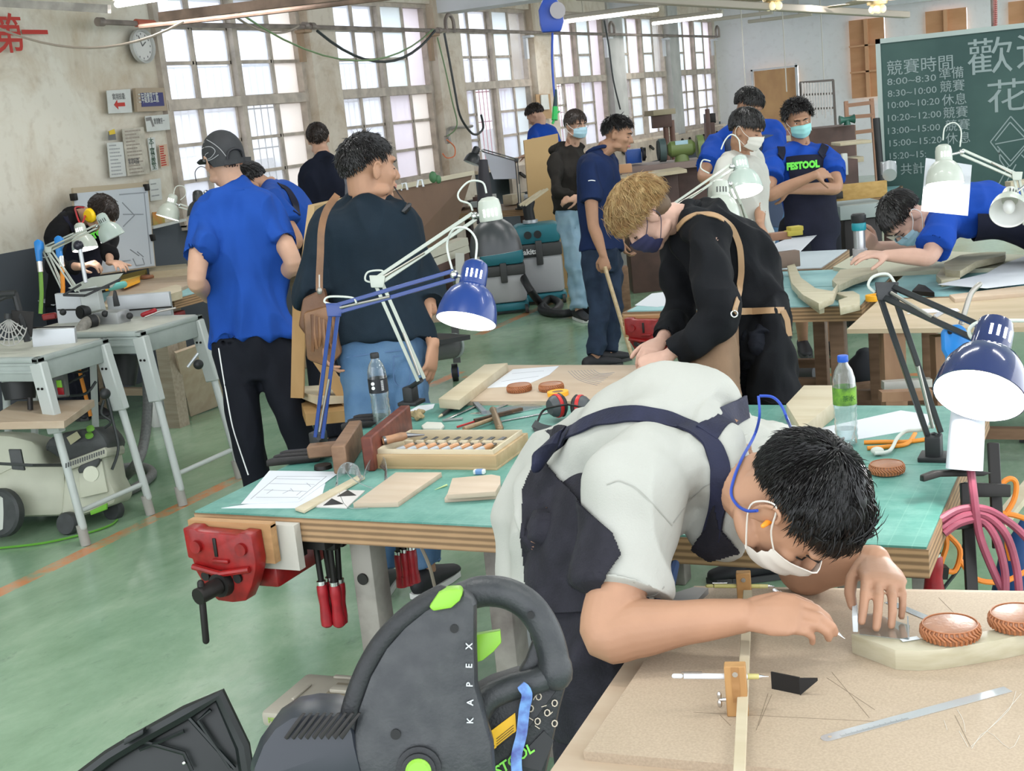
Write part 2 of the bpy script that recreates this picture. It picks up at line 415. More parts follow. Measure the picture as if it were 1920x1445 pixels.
# windows: wooden frames, muntins, frosted panes, grilles outside
FRM = mat('grey_frame_paint', (.50,.43,.36), .55, 0, .3, 9, .1, 30)
def pane_mat(name, tint, a=.5, tr=(.93,.95,1)):
    if name in MATS: return MATS[name]
    M = bpy.data.materials.new(name); M.use_nodes = True; MATS[name] = M; n = M.node_tree.nodes; l = M.node_tree.links
    n.remove(n['Principled BSDF']); out = [x for x in n if x.type == 'OUTPUT_MATERIAL'][0]
    t = n.new('ShaderNodeBsdfTransparent'); t.inputs[0].default_value = (*tr, 1)
    s = n.new('ShaderNodeBsdfTranslucent'); s.inputs[0].default_value = (*tint, 1)
    g = n.new('ShaderNodeBsdfGlossy'); g.inputs['Roughness'].default_value = .06
    m1 = n.new('ShaderNodeMixShader'); m1.inputs[0].default_value = a; m2 = n.new('ShaderNodeMixShader'); m2.inputs[0].default_value = .06
    l.new(t.outputs[0], m1.inputs[1]); l.new(s.outputs[0], m1.inputs[2]); l.new(m1.outputs[0], m2.inputs[1]); l.new(g.outputs[0], m2.inputs[2]); l.new(m2.outputs[0], out.inputs[0])
    return M
PANES = [pane_mat('pane_frosted_blue', (.86,.90,.95), .5), pane_mat('pane_frosted_white', (.93,.94,.97), .5), pane_mat('pane_frosted_cream', (.93,.88,.83), .85), pane_mat('pane_frosted_rose', (.88,.82,.85), .7), pane_mat('pane_clear', (.9,.93,.95), .12, (.97,.98,1)), pane_mat('pane_green_grey', (.84,.90,.90), .7)]
LAY = [ # pane tint index per column: upper, lower
 ([0,0,0,2],[1,1,4,2]), ([0,0,5,3],[1,1,3,2]), ([0,1,5,4],[0,4,0,5]), ([0,3,5,3],[4,3,1,3]), ([5,3,5,4],[4,5,1,1]), ([5,3,5,3],[1,1,1,1])]
ZU = [2.115, 2.41, 2.69, 2.97]; ZL = [1.18, 1.47, 1.76, 2.05]
for wi, (a, b_) in enumerate(WINS):
    c0, c1 = a, b_; Lw = c1-c0; nm = 'window_%d' % (wi+1)
    fr = MB(); X0 = XW-.04
    for y in (a+.02, b_-.02, (a+b_)/2): fr.bx((X0-.05,y-.035,ZB[0]),(X0+.05,y+.035,ZB[1]))
    for z, h in ((ZB[0]+.02,.035),(2.082,.042),(2.96,.03)): fr.bx((X0-.055,a,z-h),(X0+.055,b_,z+h))
    root = struct(nm, fr, FRM)
    cols = [c0+Lw*k/4 for k in range(5)]
    cols[1] += .03 if wi % 2 else -.05; cols[3] += .04
    for lev, (zs, lay) in enumerate(((ZU, LAY[wi][0]), (ZL, LAY[wi][1]))):
        for k in range(4):
            y0, y1 = cols[k]+.03, cols[k+1]-.03; sx_ = X0+(-.02 if k % 2 else .015)
            s = MB()
            for y in (y0, y1): s.bx((sx_-.018,y-.02,zs[0]),(sx_+.018,y+.02,zs[-1]))
            long = (lay[k] in (3, 4) and k in (1, 3)) and wi >= 1 and not (lev == 1 and wi < 2)
            for z in (zs if not long else [zs[0], zs[-1]]): s.bx((sx_-.018,y0,z-.014),(sx_+.018,y1,z+.014))
            so = obj('sash', s, FRM, root)
            p = MB()
            if long: p.bx((sx_-.002,y0,zs[0]),(sx_+.002,y1,zs[-1]))
            else:
                for q in range(3): p.bx((sx_-.002,y0,zs[q]+.01),(sx_+.002,y1,zs[q+1]-.01))
            obj('pane', p, PANES[lay[k]], so)
    g = MB()
    y = a+.05
    while y < b_: g.cyl((XW-.34,y,1.1),(XW-.34,y,2.4 if wi < 4 else 2.38),.006,n=5); y += .105
    for z in (1.2, 1.66, 2.02, 2.4): g.cyl((XW-.34,a,z),(XW-.34,b_,z),.008,n=5)
    obj('grille', g, mat('grille_grey', (.45,.44,.46), .5) if wi < 2 else mat('grille_red', (.55,.12,.16), .5), root)
    struct('trim_sill_%d' % (wi+1), MB().bx((-7.06,a,1.09),(-6.86,b_,1.13)), PIL)
# outside: arcade columns and a pale block behind them
OUTW = mat('pale_exterior', (.80,.79,.80), .8, 0, .1, 2)
struct('trim_outside_arcade', (lambda m: [m.bx((-9.6,y,0),(-9.2,y+.5,4)) for y in (6.5,9.9,13.3,16.7,20.1,23.5)] and m)(MB()), OUTW)
struct('trim_outside_parapet', MB().bx((-9.5,2,0),(-9.35,30,1.5)).bx((-9.6,2,3.3),(-9.2,30,3.6)), OUTW)
struct('trim_outside_block', MB().bx((-16,-2,0),(-15,34,2.35)), mat('block_grey', (.62,.62,.64), .9, 0, .2, 1))
struct('trim_outside_ground', MB().bx((-16,-4,-.1),(-7.3,34,-.02)), mat('outside_ground', (.62,.60,.58), .9))
# boarded windows and door of the back wall
PLY = wood('orange_plywood', (.62,.33,.18), (.54,.28,.14), (2,6,6), 1.2)
for i, (a, b_) in enumerate([(-4.62,-4.03),(-3.34,-2.68),(-2.02,-1.36)]):
    r = struct('window_%d' % (i+7), MB().bx((a,24.1,1.36),(b_,24.13,2.68)), PLY)
    f = MB(); c = (a+b_)/2
    f.bx((c-.03,24.02,1.36),(c+.03,24.1,2.68))
    for z in (1.8, 2.24): f.bx((a,24.02,z-.015),(b_,24.1,z+.015))
    obj('muntin', f, mat('orange_frame', (.62,.34,.19), .6), r)
r = struct('door_1', MB().bx((-6.33,24.08,0),(-5.57,24.12,2.0)), wood('tan_door', (.62,.37,.18), (.50,.28,.14), (2,2,1), 2))
obj('door_frame', MB().bx((-6.36,23.98,0),(-6.33,24.02,2.03)).bx((-5.57,23.98,0),(-5.53,24.02,2.06)).bx((-6.36,23.98,2.0),(-5.53,24.02,2.03)), WHT, r)
# ============================================================ OVERHEAD: tube lamps, pipes, fans, reel
HOUS = mat('lamp_housing', (.50,.45,.38), .5); TUBE = mat('tube_lit', (1,1,1), .4, emit=(1,.99,1), estr=9); TUBO = mat('tube_off', (.60,.56,.50), .4)
def tube_lamp(p, q, lit, label, cords=True, energy=14, light=True):
    p = V(p); q = V(q); t = thing('tube_lamp', label, 'lamp', (p+q)/2, 0, 'tube lamps hung under the ceiling' if not lit else None)
    obj('housing', MB().bar(p+UP*.05, q+UP*.05, .09, .055, UP, .01), HOUS, t)
    dr = (q-p).normalized()
    if lit: obj('tube', MB().tube([p+dr*.03, q-dr*.03], .022, 10, rnd=True), TUBE, t)
    for k in (.2, .8):
        s = p+(q-p)*k+UP*.075; obj('suspension_rod', MB().cyl(s, V((s.x, s.y, 3.56)), .006, n=5), HOUS, t)
    if lit and light:
        L = bpy.data.lights.new('tube_light', 'AREA'); L.shape = 'RECTANGLE'; L.size = 1.15; L.size_y = .08; L.energy = energy; L.color = (1,.985,.97)
        o = bpy.data.objects.new('tube_light', L); COL.objects.link(o); o.parent = t
        a = math.atan2(dr.y, dr.x); Mw = Matrix.Translation((p+q)/2-UP*.03) @ Matrix.Rotation(a, 4, 'Z'); o.matrix_basis = wm(t).inverted() @ Mw
    return t
tube_lamp((-5.75,6.72,2.66),(-4.55,6.72,2.66), 1, 'lit tube lamp nearest the viewer, over the left windows')
tube_lamp((-4.75,9.8,2.93),(-3.6,9.8,2.93), 1, 'lit tube lamp cut by the top edge above the blue hose reel')
tube_lamp((-6.42,15.62,2.76),(-5.2,15.62,2.76), 1, 'long lit tube lamp right beside the blue hose reel')
tube_lamp((-6.53,19.2,2.79),(-5.45,19.2,2.79), 1, 'shorter lit tube lamp before the two unlit ones')
tube_lamp((-6.28,21.2,2.79),(-5.22,21.2,2.79), 0, 'unlit tube lamp, left of the two dark ones')
tube_lamp((-5.96,22.5,2.75),(-4.9,22.5,2.75), 0, 'unlit tube lamp, right of the two dark ones')
tube_lamp((-3.85,18.3,2.83),(-2.9,18.3,2.83), 1, 'lit tube lamp cut by the top edge between the two fans')
# tube lamp rows added out of the frame overhead to brighten the hall
for i, (x, y) in enumerate([(-3.4,1.6),(-1.2,1.6),(.9,1.6),(-3.4,4.4),(-1.2,4.4),(.9,4.4),(-2.2,7.4),(.2,7.4),(-2.6,10.6),(.2,10.6),(-1.2,14),(1.4,14),(-.2,18),(-1.2,21)]):
    tube_lamp((x-.6,y,3.2),(x+.6,y,3.2), 1, 'added lit tube lamp overhead out of view, %s row, %s' % (['first','second','third','fourth','fifth','sixth','seventh'][sorted({1.6,4.4,7.4,10.6,14,18,21}).index(y)], {-3.4:'left',-2.2:'left',-2.6:'left',-1.2:'middle',-.2:'middle'}.get(x,'right')), energy=15 if y < 13 else 34)
# wall pipe with brackets, and overhead rails
PIPE = mat('old_pipe', (.30,.25,.22), .5, .3, .4, 8); RUST = mat('rust_bar', (.30,.20,.15), .7, 0, .5, 6)
t = thing('air_pipe', 'long horizontal air pipe running along the window wall on brackets', 'pipe', (-6.8,8,2.69))
obj('pipe', MB().tube([ax(p[0],p[1],-6.8) for p in ((186,41),(300,46),(560,50),(800,57),(880,57),(1000,61),(1170,65),(1345,69))], .02, 8), PIPE, t)
obj('red_coupling', MB().cyl(ax(255,43,-6.8), ax(288,45,-6.8), .03), mat('red_rust', (.42,.10,.06), .5), t)
for px, py in ((188,41),(572,48),(585,49),(823,57)): c = ax(px,py,-6.8); obj('coupling', MB().cyl(c-V((0,.03,0)), c+V((0,.03,0)), .032), PIPE, t)
for px, py in ((578,50),(820,58),(998,62),(1147,66),(1255,68),(1345,70)):
    c = ax(px,py,-6.8); obj('bracket', MB().bx(c+V((-.12,-.06,-.05)), c+V((0,.06,-.02)), .01).bx(c+V((-.12,-.03,-.30)), c+V((-.08,.03,-.05))), mat('bracket_brown', (.32,.22,.14), .7) if px < 900 else WHT, t)
for px, py in ((843,45),(1147,55),(1345,60)):
    c = ax(px,py,-6.8); obj('loop_pipe', MB().tube(smoothpts([c+V((0,-.09,-.09)),c+V((0,-.09,.04)),c+V((0,0,.10)),c+V((0,.09,.04)),c+V((0,.09,-.09))],3), .02, 7), PIPE, t)
solo('overhead_conduit', MB().tube([ay(262,50,6.9), ay(420,33,6.9), ay(900,-25,6.9)], .015, 8), RUST, 'thin dark conduit crossing in front of the first window under the brown bar', 'pipe')
solo('ceiling_bar', MB().bar(ay(302,32,6.6), ay(700,-16,6.6), .05, .055), RUST, 'rusty brown square bar hung above the first window', 'bar')
solo('ceiling_bar', MB().bar(D(-20,4,8.3), D(205,17,8.1), .04, .05), mat('old_white_bar', (.46,.42,.38), .7, 0, .4, 8), 'pale bar at the top left corner ending at the near tube lamp', 'bar')
t = solo('power_rail', MB().bar(D(1085,-8,14.5), D(1700,28,19.5), .12, .09, bev=.01), mat('rail_tan', (.42,.36,.30), .6), 'long tan overhead rail running toward the fans', 'rail')
for px, py in ((1310,18),(1400,30),(1510,22),(1560,24)):
    pass
def sag(a, b, dz, r, m, label, cat='cable', mid=None, k=12):
    pts = []
    for i in range(k+1):
        u = i/k; pts.append(a.lerp(b, u)-UP*dz*4*u*(1-u))
    return solo('hanging_cable', MB().tube(pts, r, 6), m, label, cat)
CBR = mat('cable_brown', (.30,.25,.20), .6); CBK = mat('cable_black', (.03,.035,.035), .5); CGR = mat('cable_green', (.14,.22,.10), .5)
sag(D(-20,45,8.2), D(345,40,8.0), .15, .008, CBR, 'brown cable sagging across the wall above the clock')
sag(D(430,22,8.4), D(560,48,10.2), .09, .008, CBR, 'short brown cable dipping before the first pillar')
sag(D(595,58,10.4), D(815,58,12.5), .26, .012, CBK, 'thick black cable sagging across the second window')
sag(D(440,18,8.4), D(812,55,12.3), .30, .007, CGR, 'thin green cable sagging from the ceiling bar to the second pillar')
for P, m, r, lb in (([(833,62),(842,110),(852,165),(862,215),(880,245),(893,252),(906,240),(902,215)], CBK, .013, 'thick black cable hanging down the second pillar'),
                ([(820,70),(835,130),(848,190),(857,228),(852,245),(838,255)], CGR, .008, 'green cable hanging down the second pillar'),
                ([(838,262),(852,275),(852,292),(838,296),(830,288)], mat('cable_orange', (.75,.2,.08), .5), .007, 'short orange wire loop under the pillar plug'),
                ([(1133,38),(1142,90),(1150,150),(1163,205)], CBK, .012, 'black cable hanging down the fourth pillar')):
    solo('hanging_cable', MB().tube(smoothpts([ax(a,b_,-6.72) for a, b_ in P], 4), r, 6), m, lb, 'cable')
solo('pipe_bracket', MB().tube(smoothpts([ax(a,b_,-6.8) for a, b_ in ((840,262),(839,248),(845,240),(870,238),(885,236))], 3), .018, 7).cyl(ax(838,255,-6.8), ax(841,268,-6.8), .035), mat('steel_dull', (.35,.33,.30), .4, .7), 'bent pipe outlet with black plug on the second pillar', 'pipe')
for i, (a, b_, c, d_) in enumerate(((1390,25,1398,165),(1473,18,1475,172),(1537,24,1545,152))):
    q = D(c,d_,20); solo('pull_cord', MB().tube([V((q.x,q.y,3.5)), q], .009, 5), mat('cord_grey', (.55,.52,.48), .7), ['vertical cord left of the tan door','vertical cord hanging before the tan door','slanting cord over the clamp rack'][i], 'cord')
# ceiling fans with brass light kits
BRS = mat('brass', (.80,.62,.32), .3, .8); FANB = mat('fan_blade', (.44,.34,.26), .5)
for i, (px, py, t_, rot) in enumerate(((1450,4,17,.2),(1645,10,17.5,.55))):
    c = D(px, py, t_); t = thing('ceiling_fan', ['ceiling fan with brass light kit over the tan door','ceiling fan with brass light kit over the boarded window'][i], 'fan', c)
    obj('motor', MB().lathe([(.03,.0),(.13,.01),(.14,.06),(.10,.12),(.03,.14)], c), BRS, t)
    obj('down_rod', MB().cyl(c+UP*.12, V((c.x,c.y,3.56)), .015), BRS, t)
    for k in range(4):
        a = k*PI/2; q = c+V((math.cos(a)*.07, math.sin(a)*.07, -.05)); obj('glass_shade', MB().ell(q, .045,.045,.055), mat('shade_glow', (.9,.85,.65), .3, emit=(1,.85,.5), estr=.5), t)
    for k in range(5):
        a = rot+k*2*PI/5; dx = V((math.cos(a), math.sin(a), 0)); dy = V((-math.sin(a), math.cos(a), 0))
        mb = MB(); mb.prism([(.12,-.03),(.22,-.055),(.60,-.075),(.66,-.05),(.66,.05),(.60,.075),(.22,.055),(.12,.03)], c+UP*.05, dx, (dy+UP*.15).normalized(), .008)
        obj('blade', mb, FANB, t)
# blue hose reel
c = D(1033,30,9.6); t = thing('hose_reel', 'blue retractable hose reel hanging from the ceiling', 'hose reel', c)
BLU = mat('reel_blue', (.03,.08,.42), .4); a = (HR*.8-HF*.6).normalized(); b_ = a.cross(UP)
mb = MB(); pr = [(-.075,-.11),(.06,-.115),(.085,-.05),(.085,.06),(.04,.12),(-.05,.12),(-.085,.05),(-.085,-.05)]
mb.prism(pr, c-HF*.05, HR, UP, -.0-.11, .012); obj('case', mb, BLU, t)
obj('side_disc', MB().lathe([(.055,0),(.06,.01),(.02,.012)], c+HR*.045-HF*.065+UP*.03, (-HF+HR*.3).normalized(), 18), mat('reel_ring', (.35,.32,.33), .4), t)
obj('hanger', MB().cyl(c+UP*.11, V((c.x,c.y,3.56)), .012), PIPE, t)
obj('hose', MB().tube(smoothpts([c-UP*.12, D(1035,110,9.6), D(1038,160,9.6), D(1041,190,9.6)],4), .009, 7), BLU, t)
obj('outlet_sleeve', MB().tube([D(1042,168,9.6), D(1041,200,9.6)], [.010,.018], 8), mat('sleeve_dark', (.02,.05,.06), .5), t)
obj('coupling', MB().tube([D(1041,200,9.6), D(1040,225,9.6)], [.02,.024], 8).tube([D(1040,215,9.6), D(1050,208,9.6)], .006, 6).tube([D(1040,222,9.6), D(1036,232,9.6)], .01, 6), mat('coupling_green', (.03,.45,.10), .5), t)
# ============================================================ PEOPLE
SKIN = mat('skin_light', (.52,.31,.215), .5, 0, .14, 9, .04, 120, spec=.35)
SKIN2 = mat('skin_tan', (.41,.225,.14), .5, 0, .14, 9, .04, 120, spec=.35)
SKIN3 = mat('skin_fair', (.58,.36,.28), .5, 0, .14, 9, spec=.35)
def cloth(name, c, amt=.15, rough=.85, bump=.12):
    c = tuple(x*.68 for x in c)
    M = mat(name, c, rough, 0, amt, 6, bump, 260, spec=.25); return M
HBLK = mat('hair_black', (.012,.010,.010), .38, 0, .5, 60, spec=.5)
HBRN = mat('hair_dark_brown', (.030,.020,.016), .42, 0, .5, 60, spec=.45)
HBLD = mat('hair_blond', (.33,.225,.10), .5, 0, 1, 40, 0, 60, (.22,.12,.045), .3)
EYEM = mat('eye_dark', (.01,.008,.008), .2); EYEW = mat('eye_white', (.75,.73,.70), .3)
LIPM = mat('lip', (.45,.18,.15), .5)
def ortho(f, u):
    f = V(f).normalized(); u = V(u); u = (u-f*u.dot(f)).normalized(); return f.cross(u), f, u      # right, forward, up
HEADS = []; BODS = []
class Head:
    def __init__(s, C, fwd, up, k=1.0): s.C = V(C); s.r, s.f, s.u = ortho(fwd, up); s.k = k; HEADS.append(s)
    def P(s, x, y, z): return s.C+(s.r*x+s.f*y+s.u*z)*s.k
    def build(s, mb, neck, nr=.058):
        k = s.k; A = (s.r, s.f, s.u); e = lambda c, rx, ry, rz: mb.ell(s.P(*c), rx*k, ry*k, rz*k, A, 20, 14)
        e((0,-.012,.035), .076,.096,.088); e((0,.022,-.015), .066,.070,.088); e((0,.030,-.065), .052,.055,.048); e((0,.066,-.096), .024,.022,.018)
        e((0,.078,.032), .052,.020,.016)
        for q in (-1,1):
            e((q*.036,.066,-.022), .022,.022,.020); e((q*.054,.012,-.075), .016,.04,.02)
        mb.tube([s.P(0,.085,.015), s.P(0,.103,-.015), s.P(0,.108,-.030)], [.008*k,.012*k,.014*k], 10, rnd=True)
        for q in (-1,1):
            e((q*.011,.094,-.034), .009,.011,.008)
            ec = s.P(q*.078,-.006,-.008); M = (s.r*q, (s.f+s.r*q*-.35).normalized(), s.u)
            mb.ell(ec+s.u*.004*k, .008*k, .018*k, .031*k, (M[0], M[1], M[2]), 12, 10)
            pts = [s.P(q*(.080+.010*math.cos((a-.3))*.5+.005), -.006-.020*math.sin(a)*.9-.0, -.004+.032*math.cos(a)) for a in [i*.45-1.0 for i in range(10)]]
            mb.tube(pts, .0045*k, 6, rnd=True)
        e((0,.086,-.058), .024,.014,.010); e((0,.084,-.070), .020,.013,.009)
        mb.tube([s.P(0,-.025,-.01), s.P(0,-.022,-.07), V(neck)], [nr*k, nr*k, nr*1.12*k], 18, rnd=True)
    def eyes(s, parent, closed=False, brow=True, bm=None):
        for q in (-1,1):
            if not closed:
                m = MB(); m.slot(0); m.ell(s.P(q*.031,.0705,.002), .0135*s.k,.010*s.k,.0055*s.k, (s.r, s.f, s.u), 12, 8)
                m.slot(1); m.ell(s.P(q*.031,.0765,.002), .006*s.k,.006*s.k,.0055*s.k, (s.r, s.f, s.u), 10, 8); obj('eye', m, [EYEW, EYEM], parent)
            m = MB(); m.tube([s.P(q*.012,.096,.022), s.P(q*.03,.094,.028), s.P(q*.048,.078,.023)], [.003,.0045,.002], 6, rnd=True)
            obj('eyebrow', m, bm or HBLK, parent)
            if closed:
                m = MB(); m.tube([s.P(q*.018,.086,.0), s.P(q*.031,.088,-.003), s.P(q*.045,.079,-.001)], .0018, 5); obj('eyelid', m, HBLK, parent)
    def lips(s, parent):
        m = MB(); m.tube([s.P(-.022,.090,-.063), s.P(0,.1015,-.060), s.P(.022,.090,-.063)], [.002,.0055,.002], 8).tube([s.P(-.02,.089,-.066), s.P(0,.099,-.0685), s.P(.02,.089,-.066)], [.002,.006,.002], 8)
        obj('lips', m, LIPM, parent)
    def mask(s, parent, M, loopM=None, dz=0):
        m = MB(); nu, nv = 16, 10; rs = []
        for sg in (0, 1):
            for j in range(nv+1):
                v = j/nv*2-1; row = []
                for i in range(nu+1):
                    u = i/nu*2-1; a = u*1.25; z = -.052+dz-v*.048*(1-.35*abs(u)**2)
                    y = .030+.078*math.cos(a)+(.012*math.exp(-(u*4)**2)*(1 if v < 0 else .5))-(.022*max(0, v)**2)
                    y += .0022*math.sin(v*9); x = .074*math.sin(a)*(1-.10*max(0, v))
                    row.append(s.P(x, y+(.0028 if sg else 0), z))
                rs.append(row)
        n = nu+1; fs = []; vs = [p for r in rs for p in r]; N1 = n*(nv+1)
        for sg in (0, 1):
            for j in range(nv):
                for i in range(nu):
                    b = sg*N1+j*n+i; fs.append((b, b+1, b+n+1, b+n))
        for j in range(nv):
            for i in (0, nu): b = j*n+i; fs.append((b, b+n, b+n+N1, b+N1))
        for i in range(nu):
            for j in (0, nv): b = j*n+i; fs.append((b, b+1, b+1+N1, b+N1))
        m.mk(vs, fs); k = obj('face_mask', m, M, parent)
        for q in (-1,1):
            l = MB().tube(smoothpts([s.P(q*.070,.056,-.022+dz), s.P(q*.083,.02,-.004), s.P(q*.090,-.018,.026), s.P(q*.089,-.032,.0), s.P(q*.084,-.022,-.034), s.P(q*.072,.045,-.075+dz)], 5), .0016*s.k, 5)
            obj('ear_loop', l, loopM or M, k)
        return k
def hairline(d, st):
    """is a direction of the head covered with hair?"""
    a = abs(math.degrees(math.atan2(d.x, d.y)))       # 0 front, 180 back
    pts = st.get('line', [(0,.50),(40,.46),(60,.15),(72,-.12),(80,.02),(102,.08),(116,-.40),(150,-.62),(180,-.66)])
    for i in range(len(pts)-1):
        if a <= pts[i+1][0]:
            u = (a-pts[i][0])/(pts[i+1][0]-pts[i][0]); return d.z > pts[i][1]+(pts[i+1][1]-pts[i][1])*u
    return d.z > pts[-1][1]
def hair(h, parent, M, N=1100, L=.030, vol=.010, crown=(.0,-.45,.89), lift=.22, bang=0, curl=0, wid=.0026, seed=1, grav=.35, side=.0, st=None, bald=None, swirl=0.0):
    st = st or {}; rd = random.Random(seed); m = MB(); cr = V(crown).normalized(); c0 = V((0,-.012,.033)); ra = V((.078+vol*.6, .098+vol, .089+vol))
    surf = lambda d, e=0: c0+V((d.x*(ra.x+e), d.y*(ra.y+e), d.z*(ra.z+e)))
    n1, n2 = 44, 30; idx = {}; vs = []; fs = []
    def vid(i, j):
        i %= n1
        if (i, j) not in idx:
            th = PI*j/n2; ph = 2*PI*i/n1; d = V((math.sin(th)*math.sin(ph), math.sin(th)*math.cos(ph), math.cos(th)))
            nn = noise.noise(d*4.5+V((seed,0,0)))*vol*.7
            edge = 0 if hairline(d+V((0,0,-.12)), st) else -.010-vol*.6
            idx[(i, j)] = len(vs); q = surf(d, nn+edge); vs.append(h.P(*q))
        return idx[(i, j)]
    for i in range(n1):
        for j in range(n2):
            th = PI*(j+.5)/n2; ph = 2*PI*(i+.5)/n1; d = V((math.sin(th)*math.sin(ph), math.sin(th)*math.cos(ph), math.cos(th)))
            if hairline(d, st): fs.append((vid(i,j), vid(i+1,j), vid(i+1,j+1), vid(i,j+1)))
    m.mk(vs, fs)
    for _ in range(N):
        while True:
            d = V((rd.gauss(0,1), rd.gauss(0,1), rd.gauss(0,1))).normalized()
            if hairline(d+V((0,0,-.02)), st): break
        if bald and (d-V(bald[0]).normalized()).length < bald[1] and rd.random() < .9: continue
        p = surf(d, -.004); t = d-cr*d.dot(cr)
        t = t.normalized() if t.length > 1e-4 else V((1,0,0))
        t = t-d*t.dot(d)
        if t.length > 1e-5: t.normalize()
        sw = cr.cross(d)*swirl
        front = max(0, d.y)*max(0, d.z)
        ll = L*(.65+.7*rd.random())*(1+bang*2.2*front)
        if d.z < 0: ll *= .55
        dr = (t+sw+d*lift*(.6+.8*rd.random())+V((rd.gauss(0,.22), rd.gauss(0,.22), rd.gauss(0,.22)))).normalized()
        pts = [p]; q = p.copy(); dd = dr.copy(); cu = curl*(rd.random()*2-1); axc = V((rd.gauss(0,1), rd.gauss(0,1), rd.gauss(0,1))).normalized()
        for s_ in range(4):
            q = q+dd*ll/4; e = (q-c0); e2 = V((e.x/ra.x, e.y/ra.y, e.z/ra.z)); 
            if e2.length < 1.0: q = c0+e*(1.02/e2.length)
            pts.append(q.copy()); nrm = e.normalized()
            dd = (dd-nrm*grav*.6+V((0,0,-1))*grav*.35+axc.cross(dd)*cu+V((side*.1,0,0))).normalized()
        w_ = wid*(.7+.6*rd.random())
        m.tube([h.P(*x) for x in pts], [w_, w_*1.1, w_*.9, w_*.6, w_*.12], 4)
    return obj('hair', m, M, parent)
def hand(mb, wrist, dirv, nrm, thumb=1, curl=(.5,.5,.5,.5), spread=.08, k=1.0, tc=.5, tout=.7, mcp=None, fan=None):
    """palm, four fingers, thumb; nrm = back of the hand; thumb = +1 / -1 side"""
    d = V(dirv).normalized(); n_ = V(nrm); n_ = (n_-d*n_.dot(d)).normalized(); s = d.cross(n_)*thumb; w0 = V(wrist)
    mb.loft([(w0-d*.01*k, s*.027*k, n_*.019*k), (w0+d*.02*k, s*.031*k, n_*.018*k), (w0+d*.055*k, s*.040*k, n_*.0165*k), (w0+d*.082*k, s*.041*k, n_*.0135*k), (w0+d*.094*k, s*.036*k, n_*.010*k)], 14, True, True, True)
    tips = []
    for i in range(4):
        off = (.030, .0105, -.0095, -.028)[i]*k; base = w0+d*(.084-(.0,-.003,.001,.008)[i])*k+s*off
        Ls = [(.043,.026,.021),(.047,.029,.022),(.044,.027,.021),(.034,.020,.019)][i]; r = (.0088,.0090,.0086,.0076)[i]*k
        c = curl[i] if isinstance(curl, (list, tuple)) else curl
        sp = ((1.5-i)*spread) if fan is None else fan[i]
        dd = (d*math.cos(sp)+s*math.sin(sp)).normalized(); a = (c*.75 if mcp is None else mcp[i] if isinstance(mcp, (list, tuple)) else mcp)
        pts = [base-dd*.02*k]; rr = [r*1.05]; pts.append(base.copy()); rr.append(r*1.12); q = base.copy()
        for j, L in enumerate(Ls):
            v = (dd*math.cos(a)-n_*math.sin(a)); q2 = q+v*L*k
            pts.append(q.lerp(q2, .5)); rr.append(r*(1-.06*j)*.97); pts.append(q2); rr.append(r*(1.03-.10*j)); q = q2; a += c*(1.0 if j == 0 else .75)
        mb.tube(pts, rr, 10, rnd=True); tips.append(q)
    tb = w0+d*.022*k+s*.026*k-n_*.004*k; td = (d*(1-tout*.45)+s*tout-n_*.35).normalized(); pts = [tb-td*.012*k, tb, tb+td*.040*k]; td2 = (td+d*.55*tc-s*.5*tc-n_*.35*tc).normalized()
    pts += [pts[-1]+td2*.032*k]; td3 = (td2+d*.3*tc-s*.45*tc-n_*.15*tc).normalized(); pts += [pts[-1]+td3*.026*k]
    mb.tube(pts, [.014*k,.0145*k,.0115*k,.0105*k,.0085*k], 10, rnd=True); tips.append(pts[-1]); return tips
def limb(mb, pts, rr, k=5, n=14, r0=True, r1=True, flat=None):
    P = smoothpts(pts, k); m_ = len(pts)-1; R = []
    for i in range(len(P)):
        u = i/k; a = min(int(u), m_-1); f = u-a; f = f*f*(3-2*f); R.append(rr[a]+(rr[a+1]-rr[a])*f)
    R_ = []; last = None
    for i, p in enumerate(P):
        t = (P[min(i+1, len(P)-1)]-P[max(i-1, 0)]).normalized(); u = t.orthogonal().normalized() if last is None else (last-t*last.dot(t)).normalized(); last = u
        R_.append((p, u*R[i], t.cross(u)*R[i]))
    mb.loft(R_, n, True, r0, r1)
